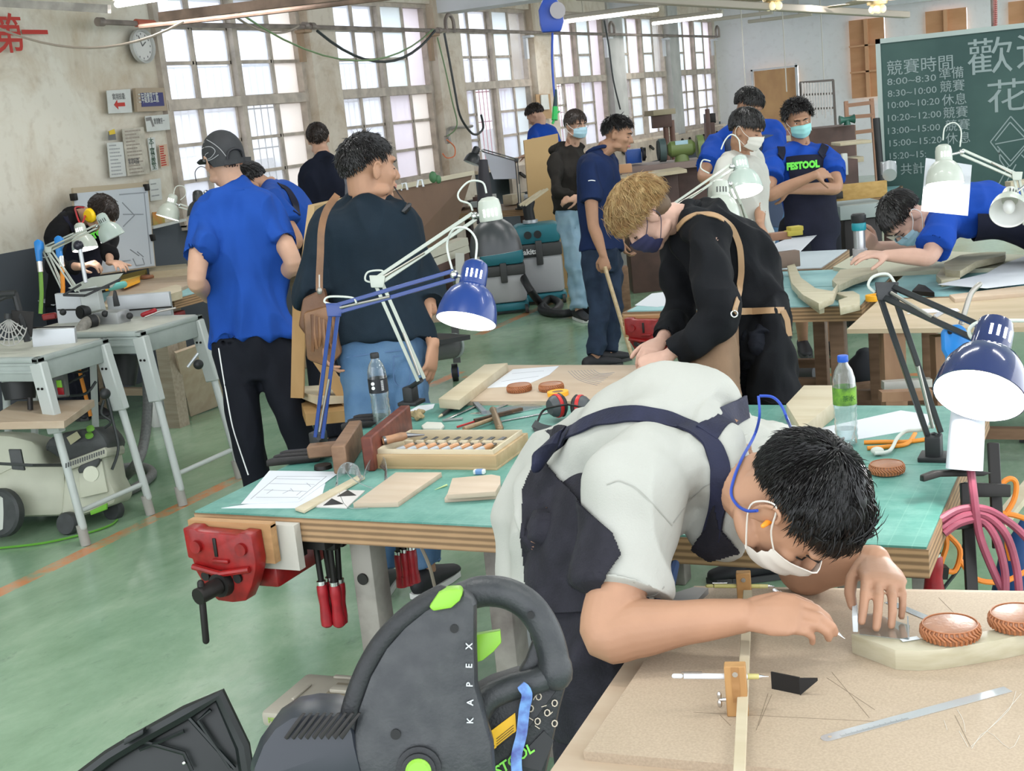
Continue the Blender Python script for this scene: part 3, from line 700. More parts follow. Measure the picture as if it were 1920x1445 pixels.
class Body:
    """J: joints in world space. Torso rings follow the spine hip - mid - neck"""
    def __init__(s, J, k=1.0, w=1.0, dp=1.0):
        s.J = {a: V(b) for a, b in J.items()}; J = s.J; s.k = k; s.w = w; s.dp = dp
        BODS.append(s)
        for q in 'LR': s.J['a'+q].z = .09
        s.sh = (J['sR']-J['sL']).normalized(); s.hh = (J['hR']-J['hL']).normalized(); s.hip = (J['hR']+J['hL'])/2
        mid = J.get('mid') or (s.hip*.5+J['neck']*.5); s.sp = smoothpts([s.hip, mid, J['neck']], 10)
    def at(s, t):
        x = max(0, min(.9999, t))*(len(s.sp)-1); i = int(x); p = s.sp[i].lerp(s.sp[i+1], x-i) if t >= 0 and t <= 1 else None
        tg = (s.sp[min(i+1, len(s.sp)-1)]-s.sp[max(i-1, 0)]).normalized()
        if p is None: L = (s.sp[-1]-s.sp[0]).length; p = (s.sp[0]+tg*t*L) if t < 0 else s.sp[-1]+tg*(t-1)*L
        q = max(0, min(1, t)); sd = s.hh.lerp(s.sh, q); sd = (sd-tg*sd.dot(tg)).normalized(); fr = tg.cross(sd).normalized()
        return p, sd, fr, tg
    PROF = [(-.20,.12,.085),(-.08,.160,.105),(.05,.168,.110),(.22,.150,.100),(.38,.146,.100),(.55,.160,.112),(.72,.176,.118),(.84,.172,.105),(.93,.135,.085),(1.0,.075,.065)]
    def ring(s, t, e=0, wf=1, df=1):
        P = s.PROF; 
        for i in range(len(P)-1):
            if t <= P[i+1][0] or i == len(P)-2:
                u = max(0, min(1, (t-P[i][0])/(P[i+1][0]-P[i][0]))); a = P[i][1]+(P[i+1][1]-P[i][1])*u; b = P[i][2]+(P[i+1][2]-P[i][2])*u; break
        p, sd, fr, tg = s.at(t); return p, sd*(a*s.k*s.w*wf+e), fr*(b*s.k*s.dp*df+e)
    def torso(s, mb, t0=-.12, t1=1.0, e=-.024, N=14, wf=None, df=None, flat0=False):
        R = [s.ring(t0+(t1-t0)*i/N, e, wf(t0+(t1-t0)*i/N) if wf else 1, df(t0+(t1-t0)*i/N) if df else 1) for i in range(N+1)]
        mb.loft(R, 28, True, False, False)
        if t1 > .9:
            for q in 'LR':
                S = s.J['s'+q]; n0 = s.at(1.0)[0]; n0 = n0.lerp(s.at(.93)[0], .2)
                limb(mb, [n0, n0.lerp(S,.5)+(s.at(1.0)[0]-s.at(.9)[0]).normalized()*.004, S], [(.046*s.k+e*.8), (.050*s.k+e*.8), (.050*s.k+e*.8)], 4, 14)
    def arms(s, mb, sides='LR', r=1.0):
        J = s.J; k = s.k
        for q in sides:
            S, E, Wr = J['s'+q], J['e'+q], J['w'+q]
            limb(mb, [S, S.lerp(E,.5), E, E.lerp(Wr,.35), Wr], [.054*k*r,.047*k*r,.040*k*r,.041*k*r,.027*k*r])
            mb.tube([s.at(.86)[0].lerp(S, .35), S], [.05*k,.054*k], 12, rnd=True)
    def legs(s, mb, r=1.0):
        J = s.J; k = s.k
        for q in 'LR':
            Hp, K, A = J['h'+q], J['k'+q], J['a'+q]
            limb(mb, [Hp, Hp.lerp(K,.5), K, K.lerp(A,.35), A], [.068*k*r,.062*k*r,.050*k*r,.048*k*r,.034*k*r])
            f = J.get('f'+q) or -HF; limb(mb, [A, V((A.x,A.y,.05))+f*.03, V((A.x,A.y,.04))+f*.10], [.034,.030,.018])
    def sleeves(s, mb, end=.55, r0=.068, r1=.078, sides='LR', droop=.0):
        J = s.J; k = s.k
        for q in sides:
            S, E, Wr = J['s'+q], J['e'+q], J['w'+q]; c = s.at(.84)[0].lerp(S, .45)
            if end <= 1: pe = S.lerp(E, end); pts = [c, S, S.lerp(pe,.5), pe]; rr = [r0*.9*k, r0*.92*k, (r0+r1)/2*k, r1*k]
            else:
                pe = E.lerp(Wr, end-1); pts = [c, S, S.lerp(E,.5), E, pe]; rr = [r0*.9*k, r0*.92*k, (r0*.6+r1*.4)*k, (r0*.35+r1*.65)*k, r1*k]
            r0 *= .94; P = smoothpts(pts, 5); n_ = len(pts)-1; R = []; last = None
            for i, p in enumerate(P):
                u = i/5; a = min(int(u), n_-1); rad = rr[a]+(rr[a+1]-rr[a])*(u-a); t = (P[min(i+1,len(P)-1)]-P[max(i-1,0)]).normalized()
                uu = t.orthogonal().normalized() if last is None else (last-t*last.dot(t)).normalized(); last = uu
                R.append((p-UP*droop*u/n_, uu*rad, t.cross(uu)*rad))
            mb.loft(R, 18, True, True, False)
    def trouser(s, mb, r0=.100, r1=.078, r2=.066, end=.985, waist=.12):
        J = s.J; k = s.k; s.torso(mb, -.22, waist, .012, 6)
        for q in 'LR':
            Hp, K, A = J['h'+q], J['k'+q], J['a'+q]; pe = K.lerp(A, end)
            limb(mb, [Hp, Hp.lerp(K,.5), K, K.lerp(pe,.5), pe], [r0*k, (r0+r1)/2*k, r1*k, (r1+r2)/2*k, r2*k], 5, 18, True, False)
def shoe(name, parent, A, f, M, M2):
    m = MB(); f = V(f); f.z = 0; f.normalize(); sd = f.cross(UP); z0 = 0.012; A = V(A)
    b = V((A.x, A.y, 0)); m.slot(0)
    R = [(b-f*.07+UP*.055, sd*.034, UP*.045), (b-f*.02+UP*.06, sd*.038, UP*.052), (b+f*.06+UP*.05, sd*.042, UP*.040), (b+f*.13+UP*.038, sd*.045, UP*.028), (b+f*.18+UP*.03, sd*.036, UP*.02)]
    m.loft(R, 16, True, True, True); m.slot(1)
    out = [(-.095,-.028),(-.105,0),(-.095,.028),(-.02,.036),(.10,.045),(.17,.04),(.205,.0),(.17,-.04),(.10,-.045),(-.02,-.036)]
    m.prism(out, b+UP*.002, f, sd, -.024, 0) if False else m.prism(out, b+UP*.024, f, sd, -.022 if f.cross(sd).z > 0 else .022)
    return obj('shoe', m, [M, M2], parent)
def shell(B, t0, t1, a0, a1, e, th=.006, nt=14, na=20, wf=None, skirt=0, skirtdir=None):
    """curved cloth sheet round the front of a torso between angles a0..a1 (0 = front)"""
    m = MB(); rs = []
    for i in range(nt+1):
        t = t0+(t1-t0)*i/nt; p, sd, fr = B.ring(max(t, -.19), e); 
        if t < -.19: p = B.at(t)[0]
        w_ = wf((t-t0)/(t1-t0)) if wf else 1; row = []; row2 = []
        for j in range(na+1):
            a = (a0+(a1-a0)*j/na)*w_; dirn = fr*math.cos(a)+sd*math.sin(a); q = p+dirn; row.append(q); row2.append(q+dirn.normalized()*th)
        rs.append(row+row2[::-1])
    m.rings(rs); return m
def tuck(body, cl, lim=.045, skip=()):
    """draw skin that pokes through a garment back beneath it"""
    B = bvh(*cl); M = wm(body); Mi = M.inverted(); me = body.data; nv = [v.normal.copy() for v in me.vertices]; moved = True
    for v in me.vertices:
        p = M @ v.co
        if any((p-c).length < r for c, r in skip): continue
        q = B.find_nearest(p, lim)
        if q[0] is None: continue
        n = nv[v.index]; d = p-q[0]; L = d.length; ng = q[1]
        if ng.dot(n) < .55: continue
        out = d.dot(ng) > 0
        if (out and (L < 1e-5 or d.dot(n) > .55*L)) or (not out and L < .006): v.co = Mi @ (q[0]-n*.007)
    me.update()
def pj(P_, t): return D(P_[0], P_[1], t if len(P_) < 3 else P_[2])
def joints(d, t): return {k: pj(v, t) for k, v in d.items()}
# ------------------------------------------------------------ man in the blue T-shirt and cap
T = cloth('tshirt_blue', (.015,.09,.46), .12); T2 = cloth('tshirt_royal', (.012,.085,.52), .12)
def mkperson(label, B, fx=None):
    c = (B.J['aL']+B.J['aR'])/2; return thing('person', label, 'person', (c.x, c.y, 0))
BLKC = cloth('trousers_black', (.010,.012,.020), .3); WHTP = mat('white_piping', (.75,.75,.75), .6); SHB = mat('shoe_black', (.015,.015,.018), .6); SOLW = mat('shoe_sole_white', (.7,.7,.68), .6)
J = joints(dict(neck=(446,356), sL=(382,408,5.85), sR=(506,400,5.95), hL=(440,655,5.9), hR=(510,648,5.9), eL=(368,525,5.7), eR=(549,492,5.85), wL=(392,556,6.2), wR=(505,530,5.6+.75),
    kL=(462,795,5.85), kR=(548,785,5.85), aL=(497,965,5.9), aR=(604,950,5.95)), 5.95)
J['wL'] = D(390,558,5.98); J['wR'] = D(515,540,6.15); J['fL'] = W(-.3,0,-1).normalized(); J['fR'] = W(.3,0,-1).normalized()
B = Body(J, 1.0, 1.02); p = mkperson('person in a blue T-shirt and charcoal cap standing with their back turned', B)
h = Head(D(418,300,5.95), W(-.62,-.05,-.78), W(-.05,1,0), 1.0); mb = MB(); B.torso(mb); B.arms(mb); B.legs(mb); h.build(mb, J['neck']-UP*.01)
hand(mb, J['wL'], (D(408,556,6.0)-J['wL']), UP, 1, (.7,.8,.8,.9), tc=.8); hand(mb, J['wR'], W(-.6,.1,.3), UP, -1, (.8,.8,.8,.8))
blob('body', mb, SKIN, p, .0065, 2)
mb = MB(); B.torso(mb, .055, .985, .024, 16, lambda t: 1.03+.10*max(0, .35-t)); B.sleeves(mb, .62, .072, .080)
sh = blob('t_shirt', mb, T, p, .008, 5, .055, (6.5,6.5,1.9), 3)
mb = MB(); B.trouser(mb, .098, .078, .062, .98, .11); tr = blob('trousers', mb, BLKC, p, .009, 5, .02, (6,6,3), 5)
bt = bvh(tr); obj('side_stripe', band(bt, [(407,630),(418,700),(436,800),(466,890)], .006, .002, 8), WHTP, tr); 
for q in 'LR': shoe('shoe', p, J['a'+q], J['f'+q], SHB, SOLW)
h.eyes(p, False, True)
hair(h, p, HBRN, 500, .02, .004, st={'line':[(0,.6),(60,.5),(85,.0),(100,.0),(116,-.45),(150,-.78),(180,-.8)]}, seed=4)
# cap: crown shell, brim, rear arch and strap, line emblem
CAP = mat('cap_charcoal', (.028,.029,.032), .75, 0, .3, 12, .1, 300); cm = MB(); rs = []
for i in range(12):
    th = PI*.50*(i/11); rs.append([h.P(math.cos(math.radians(a))*.088*math.sin(th), -.012+math.sin(math.radians(a))*.110*math.sin(th)*(1 if math.sin(math.radians(a)) > 0 else 1.02), .028+.105*math.cos(th)) for a in range(0, 360, 12)])
lo = [h.P(math.cos(math.radians(a))*.089, -.012+math.sin(math.radians(a))*.112, .004-.012*math.cos(math.radians(a+90))*0+ (-.030 if (a > 200 and a < 340) else .0)) for a in range(0, 360, 12)]
rs.append(lo); cm.rings(rs); cap = tag(obj('cap', cm, CAP, p), None)
bm_ = MB(); bm_.prism([(-.078,.0),(-.075,.045),(-.05,.078),(0,.092),(.05,.078),(.075,.045),(.078,.0)], h.P(0,.062,.014), h.r*h.k, (h.f*.96-h.u*.22).normalized(), .006); obj('brim', bm_, CAP, cap)
bc = bvh(cap); GRY = mat('grey_stitch', (.30,.30,.31), .6)
for ln in ([(388,262),(402,270),(414,280),(424,293)], [(371,288),(382,276),(396,274),(406,283),(396,296),(387,300),(384,290),(391,286)], [(372,296),(384,303),(398,299),(410,290)], [(384,266),(375,276),(372,285)]):
    obj('emblem_line', band(bc, ln, .0028, .001, 4), GRY, cap)
ar = MB().tube(smoothpts([h.P(-.04,-.119,.0),h.P(-.03,-.125,.03),h.P(0,-.128,.04),h.P(.03,-.125,.03),h.P(.04,-.119,.0)],4), .006, 6); obj('rear_arch', ar, SHB, cap)
obj('strap', MB().ribbon([h.P(-.05,-.105,-.012),h.P(0,-.126,-.016),h.P(.05,-.108,-.012),h.P(.075,-.12,-.016)], [(-h.f),(-h.f),(-h.f),(-h.f)], .020, .004), CAP, cap)
# ------------------------------------------------------------ man in dark henley with leather bag
NAVY = cloth('henley_navy', (.012,.026,.042), .25); JEAN = mat('jeans_blue', (.05,.115,.22), .85, 0, .45, 9, .2, 300, (.08,.155,.26)); 
J = joints(dict(neck=(692,378), sL=(622,420,5.15), sR=(746,412,5.2), hL=(680,655,5.1), hR=(752,645,5.1), eL=(590,540,5.1), eR=(795,545,5.15), wL=(606,630,5.0), wR=(812,645,5.05), kL=(690,800,5.05), kR=(775,790,5.05), aL=(700,985,5.1), aR=(790,975,5.1)), 5.15)
J['fL'] = W(.1,0,-1).normalized(); J['fR'] = W(.5,0,-.85).normalized()
B = Body(J, 1.0, 1.07, 1.1); p = mkperson('person in navy shirt and blue jeans with a brown leather bag, face turned right', B)
h = Head(D(692,318,5.12), W(.86,-.05,-.5), W(-.02,1,0), 1.08); mb = MB(); B.torso(mb); B.arms(mb, 'LR', .95); B.legs(mb); h.build(mb, J['neck'], .062)
hand(mb, J['wR'], D(808,690,5.03)-J['wR'], W(.8,.1,.4), -1, (.45,.5,.55,.6), tc=.3); hand(mb, J['wL'], -UP, W(-1,0,0), 1, (.6,.6,.6,.6))
bd = blob('body', mb, SKIN2, p, .0055, 2)
mb = MB(); B.torso(mb, .02, 1.0, .028, 16, lambda t: 1.0+.12*max(0, .4-t)); B.sleeves(mb, 1.28, .085, .082)
sh = blob('henley_shirt', mb, NAVY, p, .008, 5, .035, (6,6,3), 8); bs = bvh(sh)
obj('collar', MB().tube([J['neck']+W(math.cos(a)*.074,.028+.0*math.sin(a),-math.sin(a)*.07) for a in [i*PI/10 for i in range(21)]], .009, 8), NAVY, sh)
mb = MB(); B.trouser(mb, .100, .082, .074, .97, .12); tr = blob('jeans', mb, JEAN, p, .009, 5, .025, (8,8,5), 2); bj = bvh(tr)
SEAM = mat('denim_seam', (.07,.13,.25), .8)
for ln in ([(700,660),(704,700),(706,760)], [(738,668),(768,665),(770,715),(752,728),(738,715),(738,668)], [(650,670),(690,664),(760,655)]): obj('seam', band(bj, ln, .004, .0015, 5), SEAM, tr)
for q in 'LR': shoe('shoe', p, J['a'+q], J['f'+q], SHB, SOLW)
h.eyes(p, True); h.lips(p)
hair(h, p, HBLK, 2600, .026, .008, crown=(.1,-.55,.83), lift=.28, curl=.5, wid=.0018, seed=9, bald=((-.25,-.55,.75),.28), st={'line':[(0,.52),(40,.48),(60,.25),(74,.0),(82,.15),(102,.12),(116,-.30),(150,-.50),(180,-.52)]})
# leather satchel on a strap, sunglasses hanging in front
LEA = mat('leather_brown', (.16,.075,.035), .5, 0, .6, 9, .2, 60, (.09,.04,.02)); LEA2 = mat('leather_tan', (.23,.115,.055), .5, 0, .4, 12, .1, 80)
bag = thing('leather_bag', 'brown leather shoulder bag with fringes hanging at the hip of the navy-shirted person', 'bag', D(590,600,4.95))
st_ = smoothpts([D(632,366,5.0), D(612,395,4.93), D(603,430,4.90), D(601,475,4.90), D(599,520,4.90), D(599,545,4.9)], 4)
obj('strap', MB().ribbon(st_, [-HF]*len(st_), .026, .004), LEA2, bag); obj('clasp', MB().cyl(D(599,515,4.9), D(599,540,4.9), .005).ell(D(599,545,4.9), .012,.008,.014), mat('steel_dull', (.35,.33,.30), .4, .7), bag)
mb = MB(); mb.prism([(-.045,0),(.04,.03),(.052,-.10),(.02,-.20),(-.04,-.16),(-.075,-.10)], D(590,558,4.95), HR, UP, -.05, .01); obj('flap', mb, LEA, bag)
mb = MB(); mb.prism([(-.04,-.02),(.07,.0),(.085,-.19),(.03,-.24),(-.05,-.20)], D(590,570,5.0), HR, UP, .06, .015); obj('pouch', mb, LEA2, bag)
for i in range(9):
    x = 588+i*4.2; mb = MB().tube(smoothpts([D(x-3,590+i*2,4.92), D(x+R0.uniform(-3,3),625,4.90), D(x+R0.uniform(-3,6),655+R0.uniform(-8,10),4.92)],3), [.007]*7, 6); obj('fringe', mb, LEA2 if i % 2 else LEA, bag)
sg = thing('sunglasses', 'black sunglasses hanging in front of the navy-shirted person by the brown board', 'glasses', D(762,390,5.1))
obj('temple', MB().ribbon([D(739,350,5.1), D(748,364,5.08), D(758,377,5.05)], -HF, .005, .003), SHB, sg)
obj('lens', MB().prism([(-.018,-.014),(.012,.016),(.026,.013),(.022,-.008),(.0,-.028)], D(760,388,5.05), HR, UP, .012, .004), mat('gloss_black', (.01,.01,.012), .1), sg)
# ------------------------------------------------------------ person at the window
J = joints(dict(neck=(608,296), sL=(577,328), sR=(638,320), hL=(598,430), hR=(640,428), eL=(570,385), eR=(655,375), wL=(590,400,9.9), wR=(640,395,10), kL=(605,520), kR=(645,516), aL=(616,620), aR=(655,615)), 10.2)
J['fL'] = J['fR'] = -W(0,0,1)
B = Body(J, .98); p = mkperson('person in a dark navy sweatshirt at the window with their back turned', B)
h = Head(D(597,262,10.25), W(-.1,0,-1), UP+W(-.05,0,0), .97); mb = MB(); B.torso(mb); B.arms(mb); B.legs(mb); h.build(mb, J['neck']); hand(mb, J['wL'], W(.3,-.1,.5), UP, 1); hand(mb, J['wR'], W(-.3,-.1,.5), UP, -1)
blob('body', mb, SKIN, p, .009, 2)
DKN = cloth('sweat_navy', (.012,.016,.034), .25); mb = MB(); B.torso(mb, .0, .97, .025); B.sleeves(mb, 1.85, .075, .05); blob('sweatshirt', mb, DKN, p, .011, 4, .03, (6,6,3), 12)
mb = MB(); B.trouser(mb); blob('trousers', mb, BLKC, p, .012, 4)
for q in 'LR': shoe('shoe', p, J['a'+q], J['f'+q], SHB, SOLW)
hair(h, p, HBRN, 900, .024, .016, lift=.3, curl=.3, seed=13, wid=.003); obj('sling_strap', MB().ribbon([D(646,318,9.95), D(652,345,9.9), D(652,385,9.95)], -HF, .04, .005), mat('strap_grey', (.13,.13,.15), .8), p)
# ------------------------------------------------------------ student bending behind the blue T-shirt
J = joints(dict(neck=(508,352), sL=(512,378,7.1), sR=(545,362,7.6), hL=(590,478,7.3), hR=(612,470,7.6), eL=(556,452,7.0), eR=(520,450,7.8), wL=(500,470,7.1), wR=(490,460,7.7), kL=(590,600), kR=(625,600), aL=(600,740), aR=(640,735)), 7.4)
J['fL'] = J['fR'] = W(-1,0,0); B = Body(J, .95); p = mkperson('student in blue bending down behind the person in the cap', B)
h = Head(D(474,348,7.35), W(-.55,-.83,.1), W(-.75,.55,.2), 1.0); mb = MB(); B.torso(mb); B.arms(mb); B.legs(mb); h.build(mb, J['neck']); hand(mb, J['wL'], W(-1,-.2,0), UP, 1); hand(mb, J['wR'], W(-1,-.2,0), UP, -1)
blob('body', mb, SKIN2, p, .009, 2); mb = MB(); B.torso(mb, .0, .97, .02); B.sleeves(mb, .62, .078, .09); s_ = blob('t_shirt', mb, T, p, .01, 4, .02, (6,6,3), 15); 
hb = bvh(s_); APN = cloth('apron_navy', (.018,.020,.042), .3); obj('apron_strap', band(hb, [(524,348),(540,356),(553,380),(556,400)], .045, .005), APN, p)
mb = MB(); B.trouser(mb); blob('trousers', mb, BLKC, p, .012, 4); hair(h, p, HBLK, 700, .03, .010, seed=17, wid=.004)
for q in 'LR': shoe('shoe', p, J['a'+q], J['f'+q], SHB, SOLW)
# ------------------------------------------------------------ person in the dark polo shirt, with a wooden stick
POLO = cloth('polo_navy', (.016,.035,.12), .2); DJN = mat('jeans_dark', (.008,.018,.042), .85, 0, .5, 12, .2, 300, (.016,.032,.065)); LJN = mat('jeans_light', (.20,.32,.42), .85, 0, .4, 9, .15, 300, (.26,.38,.47))
SOLED = mat('shoe_sole_dark', (.05,.05,.05), .7)
J = joints(dict(neck=(1119,288,9.1), sL=(1138,300,9.35), sR=(1104,318,8.95), hL=(1142,470,9.2), hR=(1112,474,9.05), eL=(1150,400,9.4), eR=(1112,420,8.9), wL=(1165,450,9.35), wR=(1131,478,8.85), kL=(1150,575,9.15), kR=(1124,585,9.05), aL=(1142,685,9.2), aR=(1118,690,9.05)), 9.1)
J['fL'] = W(.8,0,-.5).normalized(); J['fR'] = W(.8,0,-.3).normalized()
B = Body(J, 1.0, 1.0, 1.05); p = mkperson('person in a dark blue polo shirt looking down to the right, holding a stick', B)
h = Head(D(1158,252,9.1), W(.93,-.28,.28), W(.18,1,.05), .98); mb = MB(); B.torso(mb); B.arms(mb); B.legs(mb); h.build(mb, J['neck'])
hand(mb, J['wR'], D(1134,502,8.85)-J['wR'], W(-.3,.1,1), 1, (1.2,1.2,1.2,1.2), tc=1.0); hand(mb, J['wL'], W(.2,-1,0), W(-1,0,0), 1, (.8,)*4)
blob('body', mb, SKIN2, p, .007, 2)
mb = MB(); B.torso(mb, .0, .98, .024); B.sleeves(mb, .58, .072, .080); s_ = blob('polo_shirt', mb, POLO, p, .009, 4, .025, (6,6,3), 21)
obj('collar', MB().tube([J['neck']+W(math.cos(a)*.068, .022+.025*math.sin(a+.6), math.sin(a)*.068) for a in [i*PI/9 for i in range(19)]], .013, 8), POLO, s_)
bs = bvh(s_); obj('sleeve_logo', band(bs, [(1103,339),(1109,337),(1116,339)], .006, .001, 2), WHTP, s_)
mb = MB(); B.trouser(mb, .092, .072, .066, .985, .06); blob('jeans', mb, DJN, p, .010, 4, .02, (8,8,6), 22)
for q in 'LR': shoe('shoe', p, J['a'+q], J['f'+q], SHB, SOLED)
h.eyes(p, True); h.lips(p)
hair(h, p, HBLK, 1600, .030, .010, crown=(0,-.6,.75), lift=.3, bang=.5, wid=.0024, seed=23, grav=.15, st={'line':[(0,.50),(40,.48),(60,.3),(74,.1),(82,.15),(102,.12),(116,-.30),(150,-.52),(180,-.55)]})
solo('wooden_stick', MB().bar(D(1134,500,8.82), D(1186,672,8.7), .022, .022, bev=.003), wood('stick_wood', (.55,.43,.27), (.46,.34,.20)), 'slim wooden stick held by the person in the dark polo shirt', 'stick')
# ------------------------------------------------------------ person in the dark hooded jacket
HOOD = cloth('hoodie_dark', (.030,.026,.022), .3)
J = joints(dict(neck=(1071,280,11.3), sL=(1098,300,11.25), sR=(1042,303,11.15), hL=(1088,402,11.25), hR=(1060,404,11.15), eL=(1100,350,11.0), eR=(1044,358,10.95), wL=(1085,370,10.85), wR=(1082,372,10.85), kL=(1096,490,11.15), kR=(1076,492,11.1), aL=(1110,585,11.25), aR=(1086,590,11.15)), 11.2)
J['fL'] = W(.7,0,.6).normalized(); J['fR'] = W(.3,0,.9).normalized()
B = Body(J, .97, 1.0); p = mkperson('person in a dark hooded jacket, light jeans and blue face mask', B)
h = Head(D(1080,235,11.2), W(.55,-.12,.83), UP, .98); mb = MB(); B.torso(mb); B.arms(mb, 'LR', .85); B.legs(mb); h.build(mb, J['neck']); hand(mb, J['wR'], W(.8,.1,.2), W(0,.6,.8), 1, (.6,)*4); hand(mb, J['wL'], W(-.8,0,.1), W(0,.6,.8), -1, (.6,)*4)
blob('body', mb, SKIN, p, .009, 2)
mb = MB(); B.torso(mb, .0, .98, .032); B.sleeves(mb, 1.8, .078, .05); 
mb.ell(B.at(.97)[0]-HR*.06+HF*.05+UP*.01, .13,.10,.07); mb.ell(B.at(.97)[0]+HR*.05+HF*.04+UP*.02, .10,.08,.06); blob('hooded_jacket', mb, HOOD, p, .010, 4, .04, (6,6,4), 31)
mb = MB(); B.trouser(mb, .096, .078, .072, .985, .08); blob('jeans', mb, LJN, p, .011, 4, .025, (8,8,6), 32)
for q in 'LR': shoe('shoe', p, J['a'+q], J['f'+q], SHB, SOLW)
h.eyes(p); MBL = mat('mask_blue', (.42,.62,.72), .8); h.mask(p, MBL, mat('loop_white', (.7,.72,.72), .6))
obj('glasses', MB().tube([h.P(.056+.0*math.cos(a)-.025+.025*math.cos(a), .098, .0+.02*math.sin(a)) for a in [i*PI/6 for i in range(13)]], .0016, 4).tube([h.P(-.031+.025*math.cos(a), .098, .0+.02*math.sin(a)) for a in [i*PI/6 for i in range(13)]], .0016, 4).tube([h.P(.056,.095,0), h.P(.082,0,.0)], .0015, 4), mat('wire', (.25,.22,.2), .3, .8), p)
hair(h, p, HBRN, 1300, .034, .016, crown=(0,-.3,.95), lift=.12, bang=.75, wid=.0034, seed=33, grav=.8)
# ------------------------------------------------------------ person in the lettered bib apron, arms crossed
MSK = mat('mask_green', (.30,.62,.60), .8)
J = joints(dict(neck=(1503,278,8.75), sL=(1556,296,8.7), sR=(1449,300,8.6), hL=(1543,428,8.75), hR=(1492,430,8.65), eL=(1568,352,8.5), eR=(1441,366,8.35), wL=(1478,356,8.32), wR=(1528,328,8.24), kL=(1552,540,8.7), kR=(1500,545,8.55), aL=(1560,655,8.8), aR=(1506,650,8.9)), 8.7)
J['fL'] = W(.15,0,1).normalized(); J['fR'] = W(-.1,0,1).normalized()
B = Body(J, 1.0, 1.02, 1.05); p = mkperson('person in blue T-shirt and dark lettered bib apron, standing with arms crossed', B)
h = Head(D(1497,226,8.65), W(.02,-.22,1), W(-.10,1,0), .96); mb = MB(); B.torso(mb); B.arms(mb); B.legs(mb); h.build(mb, J['neck'])
hand(mb, J['wR'], D(1556,322,8.3)-J['wR'], W(0,.5,1), 1, (.35,.45,.5,.6), tc=.2); hand(mb, J['wL'], W(-.9,-.1,-.3), W(0,.2,1), -1, (.6,)*4)
blob('body', mb, SKIN2, p, .0065, 2)
mb = MB(); B.torso(mb, .0, .975, .024); B.sleeves(mb, .62, .080, .094); s_ = blob('t_shirt', mb, T2, p, .009, 4, .022, (7,7,3), 41)
ap = shell(B, -.62, .80, -1.45, 1.45, .046, .008, 22, 24, lambda u: .97 if u < .70 else max(.62, .97-(u-.70)*2.6)); ap_ = obj('bib_apron', ap, APN, p)
mb = MB(); B.trouser(mb, .115, .105, .10, .30, .12); blob('shorts', mb, BLKC, p, .011, 4); ba = bvh(ap_, s_)
for l in ([(1462,296),(1466,283),(1462,270)], [(1537,292),(1544,280),(1549,266)]): obj('strap', band(ba, l, .052, .006, 4, .004), APN, ap_)
q0, n0 = hit(ba, 1473, 318, .003); q1, n1 = hit(ba, 1534, 312, .003)
if q0 and q1: dirx = (q1-q0).normalized(); obj('lettering', text_mb('FESTOOL', .060, q0-HF*.035, dirx, UP, th=.003, bold=.004, wmax=(q1-q0).length), mat('print_green', (.16,.75,.08), .6), ap_, 'bright green lettering')
for q in 'LR': shoe('shoe', p, J['a'+q], J['f'+q], SHB, SOLED)
h.eyes(p); h.mask(p, MSK, mat('loop_white', (.7,.72,.72), .6)); hair(h, p, HBLK, 2300, .036, .026, crown=(0,-.2,.97), lift=.55, curl=1.0, wid=.0028, seed=43, grav=.2, st={'line':[(0,.52),(40,.50),(60,.32),(76,.0),(84,-.25),(102,-.3),(116,-.5),(150,-.66),(180,-.7)]})
# ------------------------------------------------------------ student in white T-shirt with white mask
TW = cloth('tshirt_cream', (.70,.69,.62), .1); MWH = mat('mask_white', (.66,.63,.56), .8)
J = joints(dict(neck=(1388,292,7.75), sL=(1413,302,7.9), sR=(1360,318,7.55), hL=(1424,440,7.8), hR=(1382,446,7.65), eL=(1425,370,7.8), eR=(1352,385,7.45), wL=(1425,420,7.5), wR=(1375,440,7.3), kL=(1430,570), kR=(1392,575), aL=(1440,690), aR=(1400,698)), 7.7)
J['fL'] = J['fR'] = W(.8,0,.6).normalized()
B = Body(J, .93, .95); p = mkperson('student in a cream white T-shirt and white face mask looking down to the right', B)
h = Head(D(1400,244,7.6), W(.78,-.38,.55), UP, .95); mb = MB(); B.torso(mb); B.arms(mb); B.legs(mb); h.build(mb, J['neck']); hand(mb, J['wL'], W(.3,-.8,.3), W(.8,0,.5), -1, (.6,)*4); hand(mb, J['wR'], W(.8,-.3,.3), W(0,1,.3), 1, (.6,)*4)
blob('body', mb, SKIN2, p, .008, 2); mb = MB(); B.torso(mb, -.12, .97, .026); B.sleeves(mb, .75, .075, .09); blob('t_shirt', mb, TW, p, .009, 4, .03, (6,6,3), 51)
mb = MB(); B.trouser(mb); blob('trousers', mb, BLKC, p, .012, 4)
for q in 'LR': shoe('shoe', p, J['a'+q], J['f'+q], SHB, SOLED)
h.eyes(p, True); h.mask(p, MWH); hair(h, p, HBLK, 1700, .034, .013, crown=(0,-.35,.93), lift=.10, bang=.65, wid=.0030, seed=53, grav=.8, st={'line':[(0,.42),(40,.38),(60,.15),(74,.0),(84,.12),(100,.05),(116,-.45),(150,-.66),(180,-.7)]})
